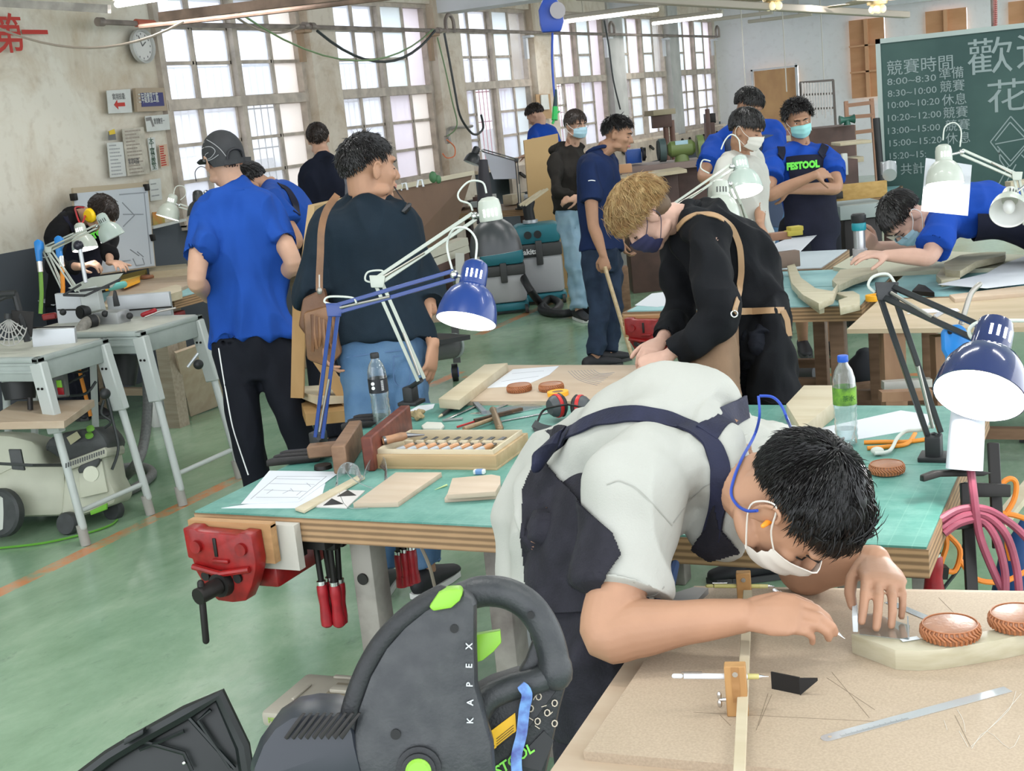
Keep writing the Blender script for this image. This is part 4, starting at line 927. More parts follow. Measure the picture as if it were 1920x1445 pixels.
# ------------------------------------------------------------ student behind in blue T-shirt and apron
J = joints(dict(neck=(1408,228,9.75), sL=(1450,262,9.6), sR=(1345,268,9.7), hL=(1440,400,9.6), hR=(1390,404,9.65), eL=(1452,335,9.3), eR=(1310,330,9.2), wL=(1440,335,8.75), wR=(1400,350,9.1), kL=(1440,500), kR=(1395,505), aL=(1445,615), aR=(1400,620)), 9.6)
J['wL'] = D(1446,332,9.05); J['eR'] = D(1318,332,9.4); J['fL'] = J['fR'] = W(.5,0,.8).normalized()
B = Body(J, 1.03, 1.25, 1.15); p = mkperson('broad student in a blue T-shirt behind the white-shirted student, hands clasped', B)
h = Head(D(1404,200,9.6), W(.6,-.5,.6), W(.05,1,0), 1.02); mb = MB(); B.torso(mb); B.arms(mb); B.legs(mb); h.build(mb, J['neck']); hand(mb, J['wL'], W(.2,.35,.3)*-1+W(.5,.5,.4), W(.2,.2,1), -1, (.6,)*4, tc=.3); hand(mb, J['wR'], W(1,.2,.2), W(0,.5,1), 1, (.6,)*4)
hand(mb, D(1432,338,9.0), W(.8,.25,.1), W(0,.5,1), 1, (.5,.6,.6,.7), tc=.2)
blob('body', mb, SKIN2, p, .008, 2); mb = MB(); B.torso(mb, .0, .97, .03); B.sleeves(mb, .70, .085, .10); s_ = blob('t_shirt', mb, T2, p, .010, 4, .03, (6,6,3), 61)
ap_ = obj('bib_apron', shell(B, -.2, .72, -.9, 1.2, .055, .008), mat('apron_denim', (.05,.07,.12), .8), p); mb = MB(); B.trouser(mb, .105, .09, .08); blob('jeans', mb, JEAN, p, .012, 4)
for q in 'LR': shoe('shoe', p, J['a'+q], J['f'+q], SHB, SOLED)
hair(h, p, HBLK, 1500, .032, .016, lift=.14, bang=.7, wid=.003, seed=63, grav=.7)
# ------------------------------------------------------------ student far off by the window
J = joints(dict(neck=(1012,238), sL=(1000,250,14), sR=(1034,246,14.2), hL=(1035,320), hR=(1055,318), eL=(1000,275,13.7), eR=(1042,272), wL=(990,290,13.6), wR=(1010,290,13.8), kL=(1035,370), kR=(1055,370), aL=(1036,425), aR=(1058,422)), 14.1)
J['fL'] = J['fR'] = W(-1,0,0); B = Body(J, .9); p = mkperson('student in blue far back at the window, head bent to the left', B)
h = Head(D(1004,216,14.1), W(-.75,-.55,-.2), W(-.4,.85,0), .95); mb = MB(); B.torso(mb); B.arms(mb); B.legs(mb); h.build(mb, J['neck']); hand(mb, J['wL'], W(-1,-.2,0), UP, 1); hand(mb, J['wR'], W(-1,-.2,0), UP, -1)
blob('body', mb, SKIN, p, .011, 2); mb = MB(); B.torso(mb, .0, .97, .022); B.sleeves(mb, .62); blob('t_shirt', mb, T2, p, .012, 4)
mb = MB(); B.trouser(mb); blob('trousers', mb, BLKC, p, .014, 4); hair(h, p, HBRN, 500, .03, .012, wid=.004, seed=73)
for q in 'LR': shoe('shoe', p, J['a'+q], J['f'+q], SHB, SOLED)
# ------------------------------------------------------------ student with yellow ear muffs at the left bench
J = joints(dict(neck=(146,402,9.0), sL=(190,425,9.25), sR=(113,428,8.7), hL=(150,565,9.3), hR=(112,572,9.1), eL=(200,478,8.9), eR=(98,498,8.6), wL=(212,490,8.55), wR=(152,505,8.35), kL=(160,680), kR=(120,690), aL=(175,790), aR=(135,800)), 9.2)
J['wL'] = D(206,492,8.6); J['eL'] = D(204,452,8.9); J['wR'] = D(155,500,8.35)
J['fL'] = J['fR'] = W(.8,0,.6).normalized()
B = Body(J, 1.0, 1.0, 1.1); p = mkperson('student in black sweater with yellow ear muffs bending over the left bench', B)
h = Head(D(190,402,8.8), W(.45,-.86,.25), W(.80,.45,.40), 1.0); mb = MB(); B.torso(mb); B.arms(mb, 'LR', .85); B.legs(mb); h.build(mb, J['neck'])
hand(mb, J['wR'], D(178,491,8.3)-J['wR'], W(.1,1,.3), 1, (.7,.8,.8,.9), tc=.6); hand(mb, J['wL'], D(228,492,8.5)-J['wL'], W(.2,1,.2), -1, (.5,.5,.5,.5), tc=.1, tout=1.0)
blob('body', mb, SKIN, p, .0065, 2); BSW = cloth('sweater_black', (.008,.008,.010), .3)
mb = MB(); B.torso(mb, .0, .985, .03); B.sleeves(mb, 1.75, .085, .05); s_ = blob('sweater', mb, BSW, p, .010, 4, .035, (6,6,3), 81); b2 = bvh(s_)
ap_ = obj('bib_apron', shell(B, -.2, .75, -1.3, 1.3, .05, .008), APN, p); obj('apron_strap', band(b2, [(118,398),(126,415),(138,432)], .035, .005), APN, ap_)
q0, n0 = hit(bvh(ap_), 172, 450, .004)
obj('lettering', text_mb('TOOL', .055, (q0 if q0 else D(178,449,8.7))-CF*.03, W(1,.34,0), W(-.34,1,.2), th=.003, bold=.003), mat('print_green', (.16,.75,.08), .6), ap_, 'bright green lettering')
mb = MB(); B.trouser(mb); blob('trousers', mb, BLKC, p, .012, 4)
for q in 'LR': shoe('shoe', p, J['a'+q], J['f'+q], SHB, SOLED)
hair(h, p, HBRN, 1300, .032, .013, lift=.15, wid=.003, seed=83)
em = thing('ear_muffs', 'yellow ear muffs with a dark red neckband on the black-sweatered student', 'ear muffs', h.P(0,0,0))
obj('cup', MB().lathe([(.0,.034),(.036,.032),(.048,.017),(.048,0),(.040,-.01)], h.P(.080,-.01,-.01), h.r, 20), mat('muff_yellow', (.85,.55,.01), .35), em)
obj('cup', MB().lathe([(.0,.034),(.036,.032),(.048,.017),(.048,0),(.040,-.01)], h.P(-.080,-.01,-.01), -h.r, 20), mat('muff_yellow', (.85,.55,.01), .35), em)
obj('neckband', MB().tube(smoothpts([h.P(.10,-.03,-.03), D(152,420,8.62), D(143,400,8.72), D(146,388,8.95), h.P(-.10,-.03,-.03)], 5), .006, 6), mat('band_red', (.45,.03,.04), .5), em)
# ------------------------------------------------------------ student leaning over the far right bench with a trim router
J = joints(dict(neck=(1762,402,6.35), sL=(1768,428,6.1), sR=(1790,415,6.6), hL=(1965,435,6.15), hR=(1975,420,6.5), eL=(1742,480,5.95), eR=(1712,470,6.6), wL=(1664,478,5.98), wR=(1640,462,6.45), kL=(1985,600), kR=(1995,590), aL=(1990,740), aR=(2000,720)), 6.3)
J['eL'] = D(1741,482,6.0); J['wL'] = D(1662,479,6.02); J['fL'] = J['fR'] = W(-1,0,0); J['mid'] = D(1868,392,6.3)
B = Body(J, 1.0, 1.0, .92); p = mkperson('student in blue T-shirt leaning over the far bench guiding a trim router', B)
h = Head(D(1695,408,6.25), W(-.42,-.88,.22), W(-.85,.50,.15), 1.02); mb = MB(); B.torso(mb); B.arms(mb); B.legs(mb); h.build(mb, J['neck'])
hand(mb, J['wL'], D(1628,476,6.0)-J['wL'], W(-.1,1,.3), -1, (.35,.4,.45,.5), tc=.3); hand(mb, J['wR'], D(1618,440,6.35)-J['wR'], W(.2,0,1), 1, (1.0,)*4, tc=.8)
blob('body', mb, SKIN3, p, .0055, 2)
mb = MB(); B.torso(mb, .0, .97, .022); B.sleeves(mb, .72, .080, .088); s_ = blob('t_shirt', mb, T2, p, .009, 4, .025, (6,6,6), 91)
ap_ = obj('bib_apron', shell(B, -.1, .70, -1.5, 1.5, .036, .007), APN, p)
mb = MB(); B.trouser(mb, .11, .09, .08); blob('trousers', mb, BLKC, p, .012, 4)
for q in 'LR': shoe('shoe', p, J['a'+q], J['f'+q], SHB, SOLED)
h.eyes(p, True); h.mask(p, MBL, mat('loop_white', (.7,.72,.72), .6)); hair(h, p, HBLK, 2200, .030, .012, lift=.16, bang=.5, wid=.0022, seed=93)
obj('safety_glasses', MB().prism([(-.062,-.02),(-.055,.025),(.055,.025),(.062,-.02),(.02,-.022),(0,-.005),(-.02,-.022)], h.P(0,.102,.0), h.r, h.u, .003), glassy('clear_lens', (.96,.98,1), .25), p)
# ------------------------------------------------------------ blond person in black jacket and brown apron
BJK = cloth('jacket_black', (.008,.009,.012), .25); TAN = mat('apron_tan', (.22,.135,.08), .8, 0, .2, 8, .1, 200); TANS = mat('strap_tan', (.34,.21,.11), .6)
J = joints(dict(neck=(1288,408,4.95), sL=(1330,445,4.68), sR=(1270,440,5.15), hL=(1432,655,4.78), hR=(1395,650,5.08), eL=(1346,598,4.55), eR=(1275,590,5.1), wL=(1250,668,4.62), wR=(1238,640,4.85), kL=(1440,800), kR=(1405,795), aL=(1450,985), aR=(1420,975), mid=(1395,520,4.95)), 4.9)
J['fL'] = J['fR'] = W(-1,0,0)
B = Body(J, 1.02, 1.0, 1.08); p = mkperson('blond person in black jacket and tan apron leaning over the plywood board', B)
h = Head(D(1210,404,4.85), W(-.55,-.80,.0), W(-.80,.57,.06), 1.02); mb = MB(); B.torso(mb); B.arms(mb, 'LR', .85); B.legs(mb); h.build(mb, J['neck'])
hand(mb, J['wL'], D(1200,688,4.62)-J['wL'], W(-.2,.7,.7), -1, (1.1,1.2,1.2,1.3), tc=.9); hand(mb, J['wR'], D(1205,668,4.72)-J['wR'], W(.1,1,.3), 1, (.8,)*4)
blob('body', mb, SKIN3, p, .005, 2)
mb = MB(); B.torso(mb, -.1, .99, .026, 16, lambda t: 1.0+.25*max(0,.2-t)); B.sleeves(mb, 1.88, .084, .052); mb.loft([(D(1430,570,4.88), HR*.075, HF*.17), (D(1440,650,4.86), HR*.09, HF*.19), (D(1446,742,4.85), HR*.10, HF*.20)], 24, True, True, False); s_ = blob('jacket', mb, BJK, p, .0075, 4, .045, (6,6,4), 101)
obj('collar', MB().tube([J['neck']+(h.P(0,0,0)-J['neck']).normalized()*.035+W(math.cos(a)*.070, math.cos(a)*.045, math.sin(a)*.072) for a in [i*PI/9 for i in range(19)]], .016, 8), BJK, s_)
b2 = bvh(s_)
mb = MB(); mb.loft([(D(1368,572,4.66), HR*.032, HF*.05+UP*.01), (D(1345,615,4.70), HR*.070, HF*.14), (D(1335,665,4.72), HR*.098, HF*.19), (D(1334,735,4.72), HR*.100, HF*.20), (D(1340,830,4.72), HR*.095, HF*.19)], 24, True, True, False); ap_ = blob('waist_apron', mb, TAN, p, .008, 3, .03, (6,6,3), 105)
obj('strap', band(b2, [(1272,428),(1285,412),(1310,400),(1345,405),(1372,425),(1387,460),(1391,510),(1385,550),(1374,585)], .022, .004, 5, .003), TANS, ap_)
obj('waist_belt', band(b2, [(1378,583),(1410,584),(1445,583),(1468,582)], .024, .004, 4, .003), TANS, ap_)
q_, n_ = hit(bvh(ap_, s_), 1374, 588, .006)
if q_: obj('grommet', MB().tube([q_+(HR*math.cos(a)+UP*math.sin(a))*.011 for a in [i*PI/8 for i in range(17)]], .003, 6), mat('steel', (.6,.6,.6), .25, 1), ap_)
obj('belt_tail', MB().ribbon([D(1468,582,4.72),D(1476,600,4.72),D(1480,630,4.72)], -HF, .02, .004), TANS, ap_)
mb = MB(); B.trouser(mb, .098, .08, .07); blob('trousers', mb, BLKC, p, .011, 4)
for q in 'LR': shoe('shoe', p, J['a'+q], J['f'+q], SHB, SOLED)
h.eyes(p, True); h.mask(p, mat('mask_navy', (.022,.024,.075), .75), mat('loop_dark', (.03,.03,.06), .6))
hair(h, p, HBLD, 6000, .050, .024, crown=(0,-.55,.8), lift=.26, bang=.40, curl=.55, wid=.0017, seed=103, grav=.7, st={'line':[(0,.45),(40,.40),(60,.10),(74,.02),(84,.14),(102,.12),(116,-.20),(150,-.28),(180,-.30)]})
obj('hair_undercut', (lambda: (lambda m: m)(MB().ell(h.P(0,-.040,-.012), .064,.066,.066, (h.r,h.f,h.u))))(), mat('hair_undercut', (.10,.06,.03), .6), p)
# ------------------------------------------------------------ THE MAIN PERSON at the front bench
def CW(a, b, c): return CR*a-CD*b-CF*c          # right, up, toward, of the leaning figure
TWM = mat('tshirt_white', (.40,.40,.365), .85, 0, .06, 5, .12, 300, spec=.25); APM = mat('apron_dark_navy', (.0065,.006,.011), .85, 0, .5, 22, .25, 200, (.014,.013,.021)); APS = mat('apron_strap_navy', (.012,.014,.040), .8, 0, .4, 20, .2, 200)
J = {k: D(*v) for k, v in dict(neck=(1350,845,2.50), mid=(1195,868,2.68), sR=(1225,900,2.42), sL=(1440,835,2.78), hR=(1055,1000,2.62), hL=(1085,965,2.95), eR=(1133,1185,2.34), wR=(1392,1154,2.27), eL=(1500,1068,2.62), wL=(1640,1050,2.44),
   kR=(1090,1300,2.62), kL=(1110,1280,2.95), aR=(1120,1640,2.6), aL=(1130,1600,2.95)).items()}
B = Body(J, 1.0, .92, 1.0); p = mkperson('person in white T-shirt and navy apron bent over the front bench with a pencil', B)
h = Head(D(1494,945,2.30), CW(.30,-.92,.0), CW(.64,.21,.71), 1.03)
mb = MB(); B.torso(mb); B.legs(mb); h.build(mb, J['neck'], .060)
S_, E_, W_ = J['sR'], J['eR'], J['wR']
limb(mb, [S_, S_.lerp(E_,.5), E_+CW(.006,.004,0), E_.lerp(W_,.25), E_.lerp(W_,.65), W_], [.058,.054,.050,.052,.038,.030], 6, 20)
S_, E_, W_ = J['sL'], J['eL'], J['wL']; limb(mb, [S_, S_.lerp(E_,.5), E_, E_.lerp(W_,.4), W_], [.054,.048,.043,.042,.029], 6, 18)
tr_ = hand(mb, J['wR'], D(1484,1153,2.235)-J['wR'], CW(-.05,.62,.78), -1, (.60,.68,.72,.78), k=.99, tc=.7, tout=.5, mcp=(.42,.34,.34,.38), fan=(-.22,-.16,-.04,.10))
tl_ = hand(mb, J['wL'], D(1662,1098,2.33)-J['wL'], CW(.0,.52,.85), 1, (.46,.50,.54,.58), k=1.05, tc=.6, tout=.5, mcp=(.30,.28,.28,.34), fan=(.16,.10,.02,-.02))
bd = blob('body', mb, SKIN2, p, .0034, 3)
nb = bvh(bd)
NAIL = mat('nail', (.62,.38,.32), .3)
# shirt
def rg(c, a, b): return (c, a, b)
mb = MB(); B.torso(mb, .0, .97, .030, 18, lambda t: 1.05, lambda t: 1.12)
mb.loft([rg(D(1150,880,2.78), CW(.02,.16,.03), CW(.03,.02,.17)), rg(D(1075,925,2.80), CW(-.08,.13,.0), CW(.02,.0,.18)), rg(D(1035,1000,2.80), CW(-.115,.03,.0), CW(.02,.0,.185)), rg(D(1018,1095,2.80), CW(-.085,.0,.0), CW(.02,.0,.17))], 24, True, True, False)
S_, E_ = J['sR'], J['eR']; P_ = smoothpts([B.at(.82)[0].lerp(S_,.45), S_+CW(-.01,.0,0), S_.lerp(E_,.38)+CW(-.004,0,0), S_.lerp(E_,.74)+CW(.01,0,0)], 5); rr = [.088,.098,.096,.090]; last = None; R_ = []
for i, q in enumerate(P_):
    u = i/5; a = min(int(u), 2); rad = rr[a]+(rr[a+1]-rr[a])*(u-a); t_ = (P_[min(i+1,len(P_)-1)]-P_[max(i-1,0)]).normalized(); uu = CF.cross(t_).normalized(); vv = t_.cross(uu); R_.append((q, uu*rad, vv*rad*.85))
mb.loft(R_, 24, True, True, False)
mb.tube([B.at(.93)[0], B.at(1.0)[0]+(h.C-J['neck']).normalized()*.018], [.098,.079], 20)
mb.ell(D(1345,893,2.44), .062,.062,.07); limb(mb, [D(1368,838,2.45), D(1378,895,2.41), D(1372,955,2.43), D(1340,1000,2.50)], [.050,.046,.046,.05], 4, 16)
S_, E_ = J['sL'], J['eL']; limb(mb, [B.at(.82)[0].lerp(S_,.45), S_, S_.lerp(E_,.7)], [.08,.085,.085], 5, 18, True, False)
sh = blob('t_shirt', mb, TWM, p, .0055, 8, .050, (4.5,4.5,3.2), 111)
bs = bvh(sh)
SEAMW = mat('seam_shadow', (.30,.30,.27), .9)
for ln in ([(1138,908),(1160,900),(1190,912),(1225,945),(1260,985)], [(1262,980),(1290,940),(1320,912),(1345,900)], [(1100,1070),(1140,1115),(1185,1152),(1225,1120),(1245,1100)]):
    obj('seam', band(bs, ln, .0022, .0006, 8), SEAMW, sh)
obj('neckline', MB().tube([J['neck']+(h.C-J['neck']).normalized()*.012+(CW(0,.8,.35)*math.cos(a)+CW(.30,.2,-.9)*math.sin(a))*.070 for a in [i*PI/12 for i in range(25)]], .007, 8), TWM, sh)
# apron skirt round the hips, side panel laid on the shirt, straps
mb = MB(); mb.loft([rg(D(1078,905,2.72), CW(-.045,.085,.0), CW(.05,.0,.165)), rg(D(1085,960,2.70), CW(-.100,.055,.0), CW(.05,.0,.20)), rg(D(1092,1060,2.68), CW(-.112,.01,.0), CW(.04,.0,.22)), rg(D(1100,1200,2.64), CW(-.110,.0,.0), CW(.02,.0,.22)), rg(D(1120,1380,2.62), CW(-.085,.01,.0), CW(.02,.0,.20))], 28, True, True, False)
sk = blob('bib_apron', mb, APM, p, .008, 6, .03, (6,6,2.5), 113)
def patch(Bv, poly, step, off, th, mbo=None):
    xs = [q[0] for q in poly]; ys = [q[1] for q in poly]; x0, y0 = min(xs), min(ys); nx = int((max(xs)-x0)/step)+2; ny = int((max(ys)-y0)/step)+2
    def ins(x, y):
        c = False
        for i in range(len(poly)):
            a, b = poly[i], poly[i-1]
            if (a[1] > y) != (b[1] > y) and x < (b[0]-a[0])*(y-a[1])/(b[1]-a[1])+a[0]: c = not c
        return c
    g = {}; vs = []; fs = []
    for j in range(ny):
        for i in range(nx):
            q, n_ = hit(Bv, x0+i*step, y0+j*step, off)
            if q is not None: g[(i, j)] = (q, n_)
    sm = {k: v[0] for k, v in g.items()}
    for _ in range(3): sm = {k: sum((sm.get((k[0]+a, k[1]+b), sm[k]) for a, b in ((1,0),(-1,0),(0,1),(0,-1))), V())/4 for k in sm}
    id_ = {}
    def vi(k, s_):
        if (k, s_) not in id_: id_[(k, s_)] = len(vs); vs.append(sm[k]+(g[k][1]*th if s_ else V()))
        return id_[(k, s_)]
    cell = {(i, j) for j in range(ny-1) for i in range(nx-1) if ins(x0+(i+.5)*step, y0+(j+.5)*step) and all((i+a, j+b) in g for a in (0,1) for b in (0,1))}
    for (i, j) in cell:
        c = [(i,j),(i+1,j),(i+1,j+1),(i,j+1)]
        fs.append([vi(k,1) for k in c]); fs.append([vi(k,0) for k in c][::-1])
        for a, b, nb_ in ((0,1,(i,j-1)),(1,2,(i+1,j)),(2,3,(i,j+1)),(3,0,(i-1,j))):
            if nb_ not in cell: fs.append([vi(c[a],0), vi(c[b],0), vi(c[b],1), vi(c[a],1)])
    m_ = mbo or MB(); m_.mk(vs, fs, True); return m_
b2 = bvh(sh, sk)
obj('side_panel', patch(b2, [(1012,862),(1030,872),(1080,930),(1112,962),(1150,1000),(1165,1040),(1130,1090),(1120,1150),(1000,1150),(980,1000),(985,920)], 2.2, .006, .004), APM, sk)
obj('bib_edge', patch(b2, [(1345,940),(1352,985),(1385,1030),(1330,1047),(1285,1047),(1310,1010),(1330,985)], 2.2, .006, .004), APM, sk)
NS = [(1016,868),(1040,836),(1075,808),(1130,784),(1190,777),(1250,787),(1300,805),(1335,835),(1352,880),(1352,930),(1345,970),(1335,1005)]
obj('strap', band(b2, NS, .036, .005, 6, .003), APS, sk)
obj('strap', band(b2, [(1322,815),(1350,792),(1385,768),(1420,752),(1452,748)], .045, .005, 6, .003), APS, sk)
obj('strap', band(b2, [(1460,752),(1485,768),(1505,795),(1515,808)], .038, .005, 6, .003), APS, sk)
obj('tie_knot', blob('k', (lambda m: m)(MB().loft([rg(D(1010,870,2.62), CW(.022,0,0), CW(0,.012,.012)), rg(D(1025,840,2.62), CW(.02,.01,0), CW(0,.012,.014)), rg(D(1050,812,2.66), CW(.012,.012,0), CW(0,.005,.012))], 10, True, True, True)), APS, None, .004, 2).data, None, sk) if False else obj('tie_knot', MB().loft([(D(1008,872,2.60), CW(.012,.0,0), CW(0,.012,.012)), (D(1022,845,2.60), CW(.026,.01,0), CW(0,.012,.016)), (D(1040,818,2.62), CW(.016,.012,0), CW(0,.006,.014)), (D(1056,806,2.64), CW(.005,.008,0), CW(0,.003,.006))], 12, True, True, True), APS, sk)
# blue ear-plug cord
CORD = mat('cord_blue', (.02,.06,.35), .5); b3 = bvh(sh, bd)
def onsurf(L, off):
    o_ = []
    for q in L:
        a, n_ = hit(b3, q[0], q[1], off); o_.append(a if a is not None else D(q[0], q[1], 2.4))
    return o_
cd = thing('ear_plugs', 'orange ear plug on a dark blue cord at the ear of the front person', 'ear plugs', h.P(.09,0,0))
obj('cord', MB().tube(smoothpts(onsurf([(1422,742),(1424,780),(1412,820),(1393,860),(1380,895),(1374,925),(1384,947)], .004)+[D(1400,957,2.27), D(1420,957,2.24)], 5), .0028, 6), CORD, cd)
obj('cord', MB().tube(smoothpts(onsurf([(1424,742),(1448,744),(1465,760),(1478,790),(1485,815)], .004), 5), .0028, 6), CORD, cd)
obj('plug', MB().tube([h.P(.075,.005,-.006), h.P(.092,.008,-.010)], [.006,.004], 10, rnd=True), mat('plug_orange', (.9,.28,.02), .5), cd)
h.eyes(p, True); mk_ = h.mask(p, mat('mask_ivory', (.62,.58,.52), .8))
hr = hair(h, p, mat('hair_black_gloss', (.007,.006,.006), .34, 0, .5, 80, spec=.35), 9000, .032, .012, crown=(.05,-.62,.78), lift=.20, bang=.55, wid=.00135, seed=113, grav=.35, swirl=.25, st={'line':[(0,.44),(40,.40),(60,.18),(74,.04),(84,.18),(102,.14),(116,-.28),(150,-.50),(180,-.55)]})
for q in 'LR': shoe('shoe', p, J['a'+q], HR, SHB, SOLED)
mb = MB(); B.trouser(mb, .08, .07, .06); blob('trousers', mb, APM, p, .012, 4)
obj('pocket_edge', MB().loft([(D(1262,1062,2.62), CW(.012,.0,0), CW(0,.01,.02)), (D(1240,1135,2.62), CW(.020,.0,0), CW(0,.01,.02))], 10, True, True, True), mat('denim_peek', (.05,.09,.2), .85), p)
GAR = {'t_shirt','henley_shirt','sweatshirt','sweater','polo_shirt','hooded_jacket','jacket','trousers','jeans','shorts','bib_apron'}
for pr_ in [o for o in bpy.data.objects if o.name.startswith('person') and o.parent is None]:
    ch = children(pr_); base_ = lambda o: o.name.split('.')[0]
    bdy = [c for c in ch if base_(c) == 'body'][0]; cl = [c for c in ch if base_(c) in GAR and not (base_(c) == 'bib_apron' and c.data.materials[0].name != 'apron_dark_navy')]
    n_ = int(pr_.name[7:] or 0) if '.' in pr_.name else 0; n_ = int(pr_.name.split('.')[1]) if '.' in pr_.name else 0; bb, hh = BODS[n_], HEADS[n_]
    sk_ = [(bb.J['wL'].lerp(bb.J['eL'],-.45), .125), (bb.J['wR'].lerp(bb.J['eR'],-.45), .125), (hh.P(0,.02,0), .145)]
    for c in [c for c in cl if base_(c) != 'bib_apron']+[c for c in cl if base_(c) == 'bib_apron']: tuck(bdy, [c], .045, sk_)
    lo = [c for c in cl if base_(c) in ('trousers','jeans')]; up = [c for c in cl if c not in lo and base_(c) != 'shorts']
    for c in lo: tuck(c, up, .03)
# mechanical pencil in the right hand
def mech_pencil(a, b, label, body, grip, sc=1.0, tipm=None):
    a = V(a); b = V(b); d = (b-a).normalized(); L = (b-a).length; t = thing('mechanical_pencil', label, 'pencil', a)
    obj('barrel', MB().tube([a+d*L*.10, a+d*L*.78], .0042*sc, 10), body, t); obj('push_cap', MB().tube([a, a+d*L*.07], .0036*sc, 10, rnd=True), body, t)
    obj('clip', MB().bar(a+d*L*.08+UP*.0055*sc, a+d*L*.30+UP*.006*sc, .003*sc, .001*sc), mat('chrome', (.8,.8,.82), .15, 1), t)
    obj('grip', MB().tube([a+d*L*.78, a+d*L*.90], [.0045*sc,.004*sc], 10), grip, t)
    obj('tip', MB().tube([a+d*L*.90, a+d*L*.97, b], [.004*sc,.0012*sc,.0006*sc], 10), mat('chrome', (.8,.8,.82), .15, 1), t); return t
mech_pencil(D(1452,1106,2.30), D(1584,1197,2.245), 'silver mechanical pencil in the right hand of the front person', mat('silver_satin', (.62,.64,.68), .3, .7), mat('knurl', (.35,.35,.37), .4, .8), 1.0)
# ============================================================ BENCHES AND WHAT LIES ON THEM
def ply_mat(name, c1, c2, period=.012, axis=2):
    if name in MATS: return MATS[name]
    M = mat(name, c1, .6); n, l, b = nodes(M); g = n.new('ShaderNodeNewGeometry'); sx = n.new('ShaderNodeSeparateXYZ'); l.new(g.outputs['Position'], sx.inputs[0])
    a = n.new('ShaderNodeMath'); a.operation = 'MULTIPLY'; a.inputs[1].default_value = 2*PI/period; l.new(sx.outputs[axis], a.inputs[0])
    s = n.new('ShaderNodeMath'); s.operation = 'SINE'; l.new(a.outputs[0], s.inputs[0])
    t = n.new('ShaderNodeTexNoise'); t.inputs['Scale'].default_value = 14; t.inputs['Detail'].default_value = 6; l.new(g.outputs['Position'], t.inputs[0])
    ad = n.new('ShaderNodeMath'); ad.operation = 'ADD'; l.new(s.outputs[0], ad.inputs[0]); 
    t3 = n.new('ShaderNodeMath'); t3.operation = 'MULTIPLY'; t3.inputs[1].default_value = 1.6; l.new(t.outputs[0], t3.inputs[0]); l.new(t3.outputs[0], ad.inputs[1])
    r = n.new('ShaderNodeMapRange'); r.inputs[1].default_value = .1; r.inputs[2].default_value = 1.5; l.new(ad.outputs[0], r.inputs[0])
    m = n.new('ShaderNodeMix'); m.data_type = 'RGBA'; m.inputs[6].default_value = (*c1, 1); m.inputs[7].default_value = (*c2, 1); l.new(r.outputs[0], m.inputs[0]); l.new(m.outputs[2], b.inputs['Base Color'])
    return M
PLYE = ply_mat('plywood_edge', (.36,.22,.115), (.17,.10,.05), .0165); PLYT = wood('plywood_face', (.47,.375,.28), (.41,.31,.22), (2,9,9), 1.5)
# green cutting mat with faint grid and dust
MATG = mat('cutting_mat', (.060,.205,.165), .5); n, l, b = nodes(MATG); g = n.new('ShaderNodeNewGeometry')
n1 = N_('ShaderNodeTexNoise', Scale=3.5, Detail=8, Roughness=.7) if False else n.new('ShaderNodeTexNoise'); n1.inputs['Scale'].default_value = 4; n1.inputs['Detail'].default_value = 8; n1.inputs['Roughness'].default_value = .7; l.new(g.outputs['Position'], n1.inputs[0])
r1 = n.new('ShaderNodeMapRange'); r1.inputs[1].default_value = .42; r1.inputs[2].default_value = .72; l.new(n1.outputs[0], r1.inputs[0])
m1 = n.new('ShaderNodeMix'); m1.data_type = 'RGBA'; m1.inputs[6].default_value = (.065,.215,.175,1); m1.inputs[7].default_value = (.19,.37,.32,1); l.new(r1.outputs[0], m1.inputs[0])
bk = n.new('ShaderNodeTexBrick'); bk.inputs['Scale'].default_value = 1; bk.offset = 0; bk.inputs['Brick Width'].default_value = .05; bk.inputs['Row Height'].default_value = .05; bk.inputs['Mortar Size'].default_value = .0012; bk.inputs['Color1'].default_value = bk.inputs['Color2'].default_value = (0,0,0,1); bk.inputs['Mortar'].default_value = (.35,.35,.35,1); l.new(g.outputs['Position'], bk.inputs[0])
m2 = n.new('ShaderNodeMix'); m2.data_type = 'RGBA'; m2.inputs[7].default_value = (.17,.34,.28,1); l.new(bk.outputs[0], m2.inputs[0]); l.new(m1.outputs[2], m2.inputs[6]); l.new(m2.outputs[2], b.inputs['Base Color'])
MATB = mat('cutting_mat_blue', (.17,.36,.38), .5, 0, .3, 4, col2=(.26,.46,.47))
STL = mat('bench_steel', (.27,.25,.22), .55, .2, .45, 7, .1, 40, (.12,.10,.09)); VRED = mat('vise_red', (.27,.008,.008), .35, 0, .4, 25, .05, 80); IRON = mat('iron_black', (.02,.018,.017), .45, .5); BLKP = mat('black_plastic', (.016,.017,.018), .5); GRYM = mat('grey_metal', (.33,.34,.34), .4, .5)
def plate(pts, z, th, mb=None, bev=0):
    """flat piece whose top outline is seen at these pixels, top at z+th"""
    P_ = [az(x, y, z+th) for x, y in pts]; mb = mb or MB(); o = P_[0]; poly = [(p.x-o.x, p.y-o.y) for p in P_]
    a = sum(poly[i-1][0]*poly[i][1]-poly[i][0]*poly[i-1][1] for i in range(len(poly)))
    if a < 0: poly = poly[::-1]
    mb.prism(poly, (o.x, o.y, z+th), (1,0,0), (0,1,0), -th, bev); return mb
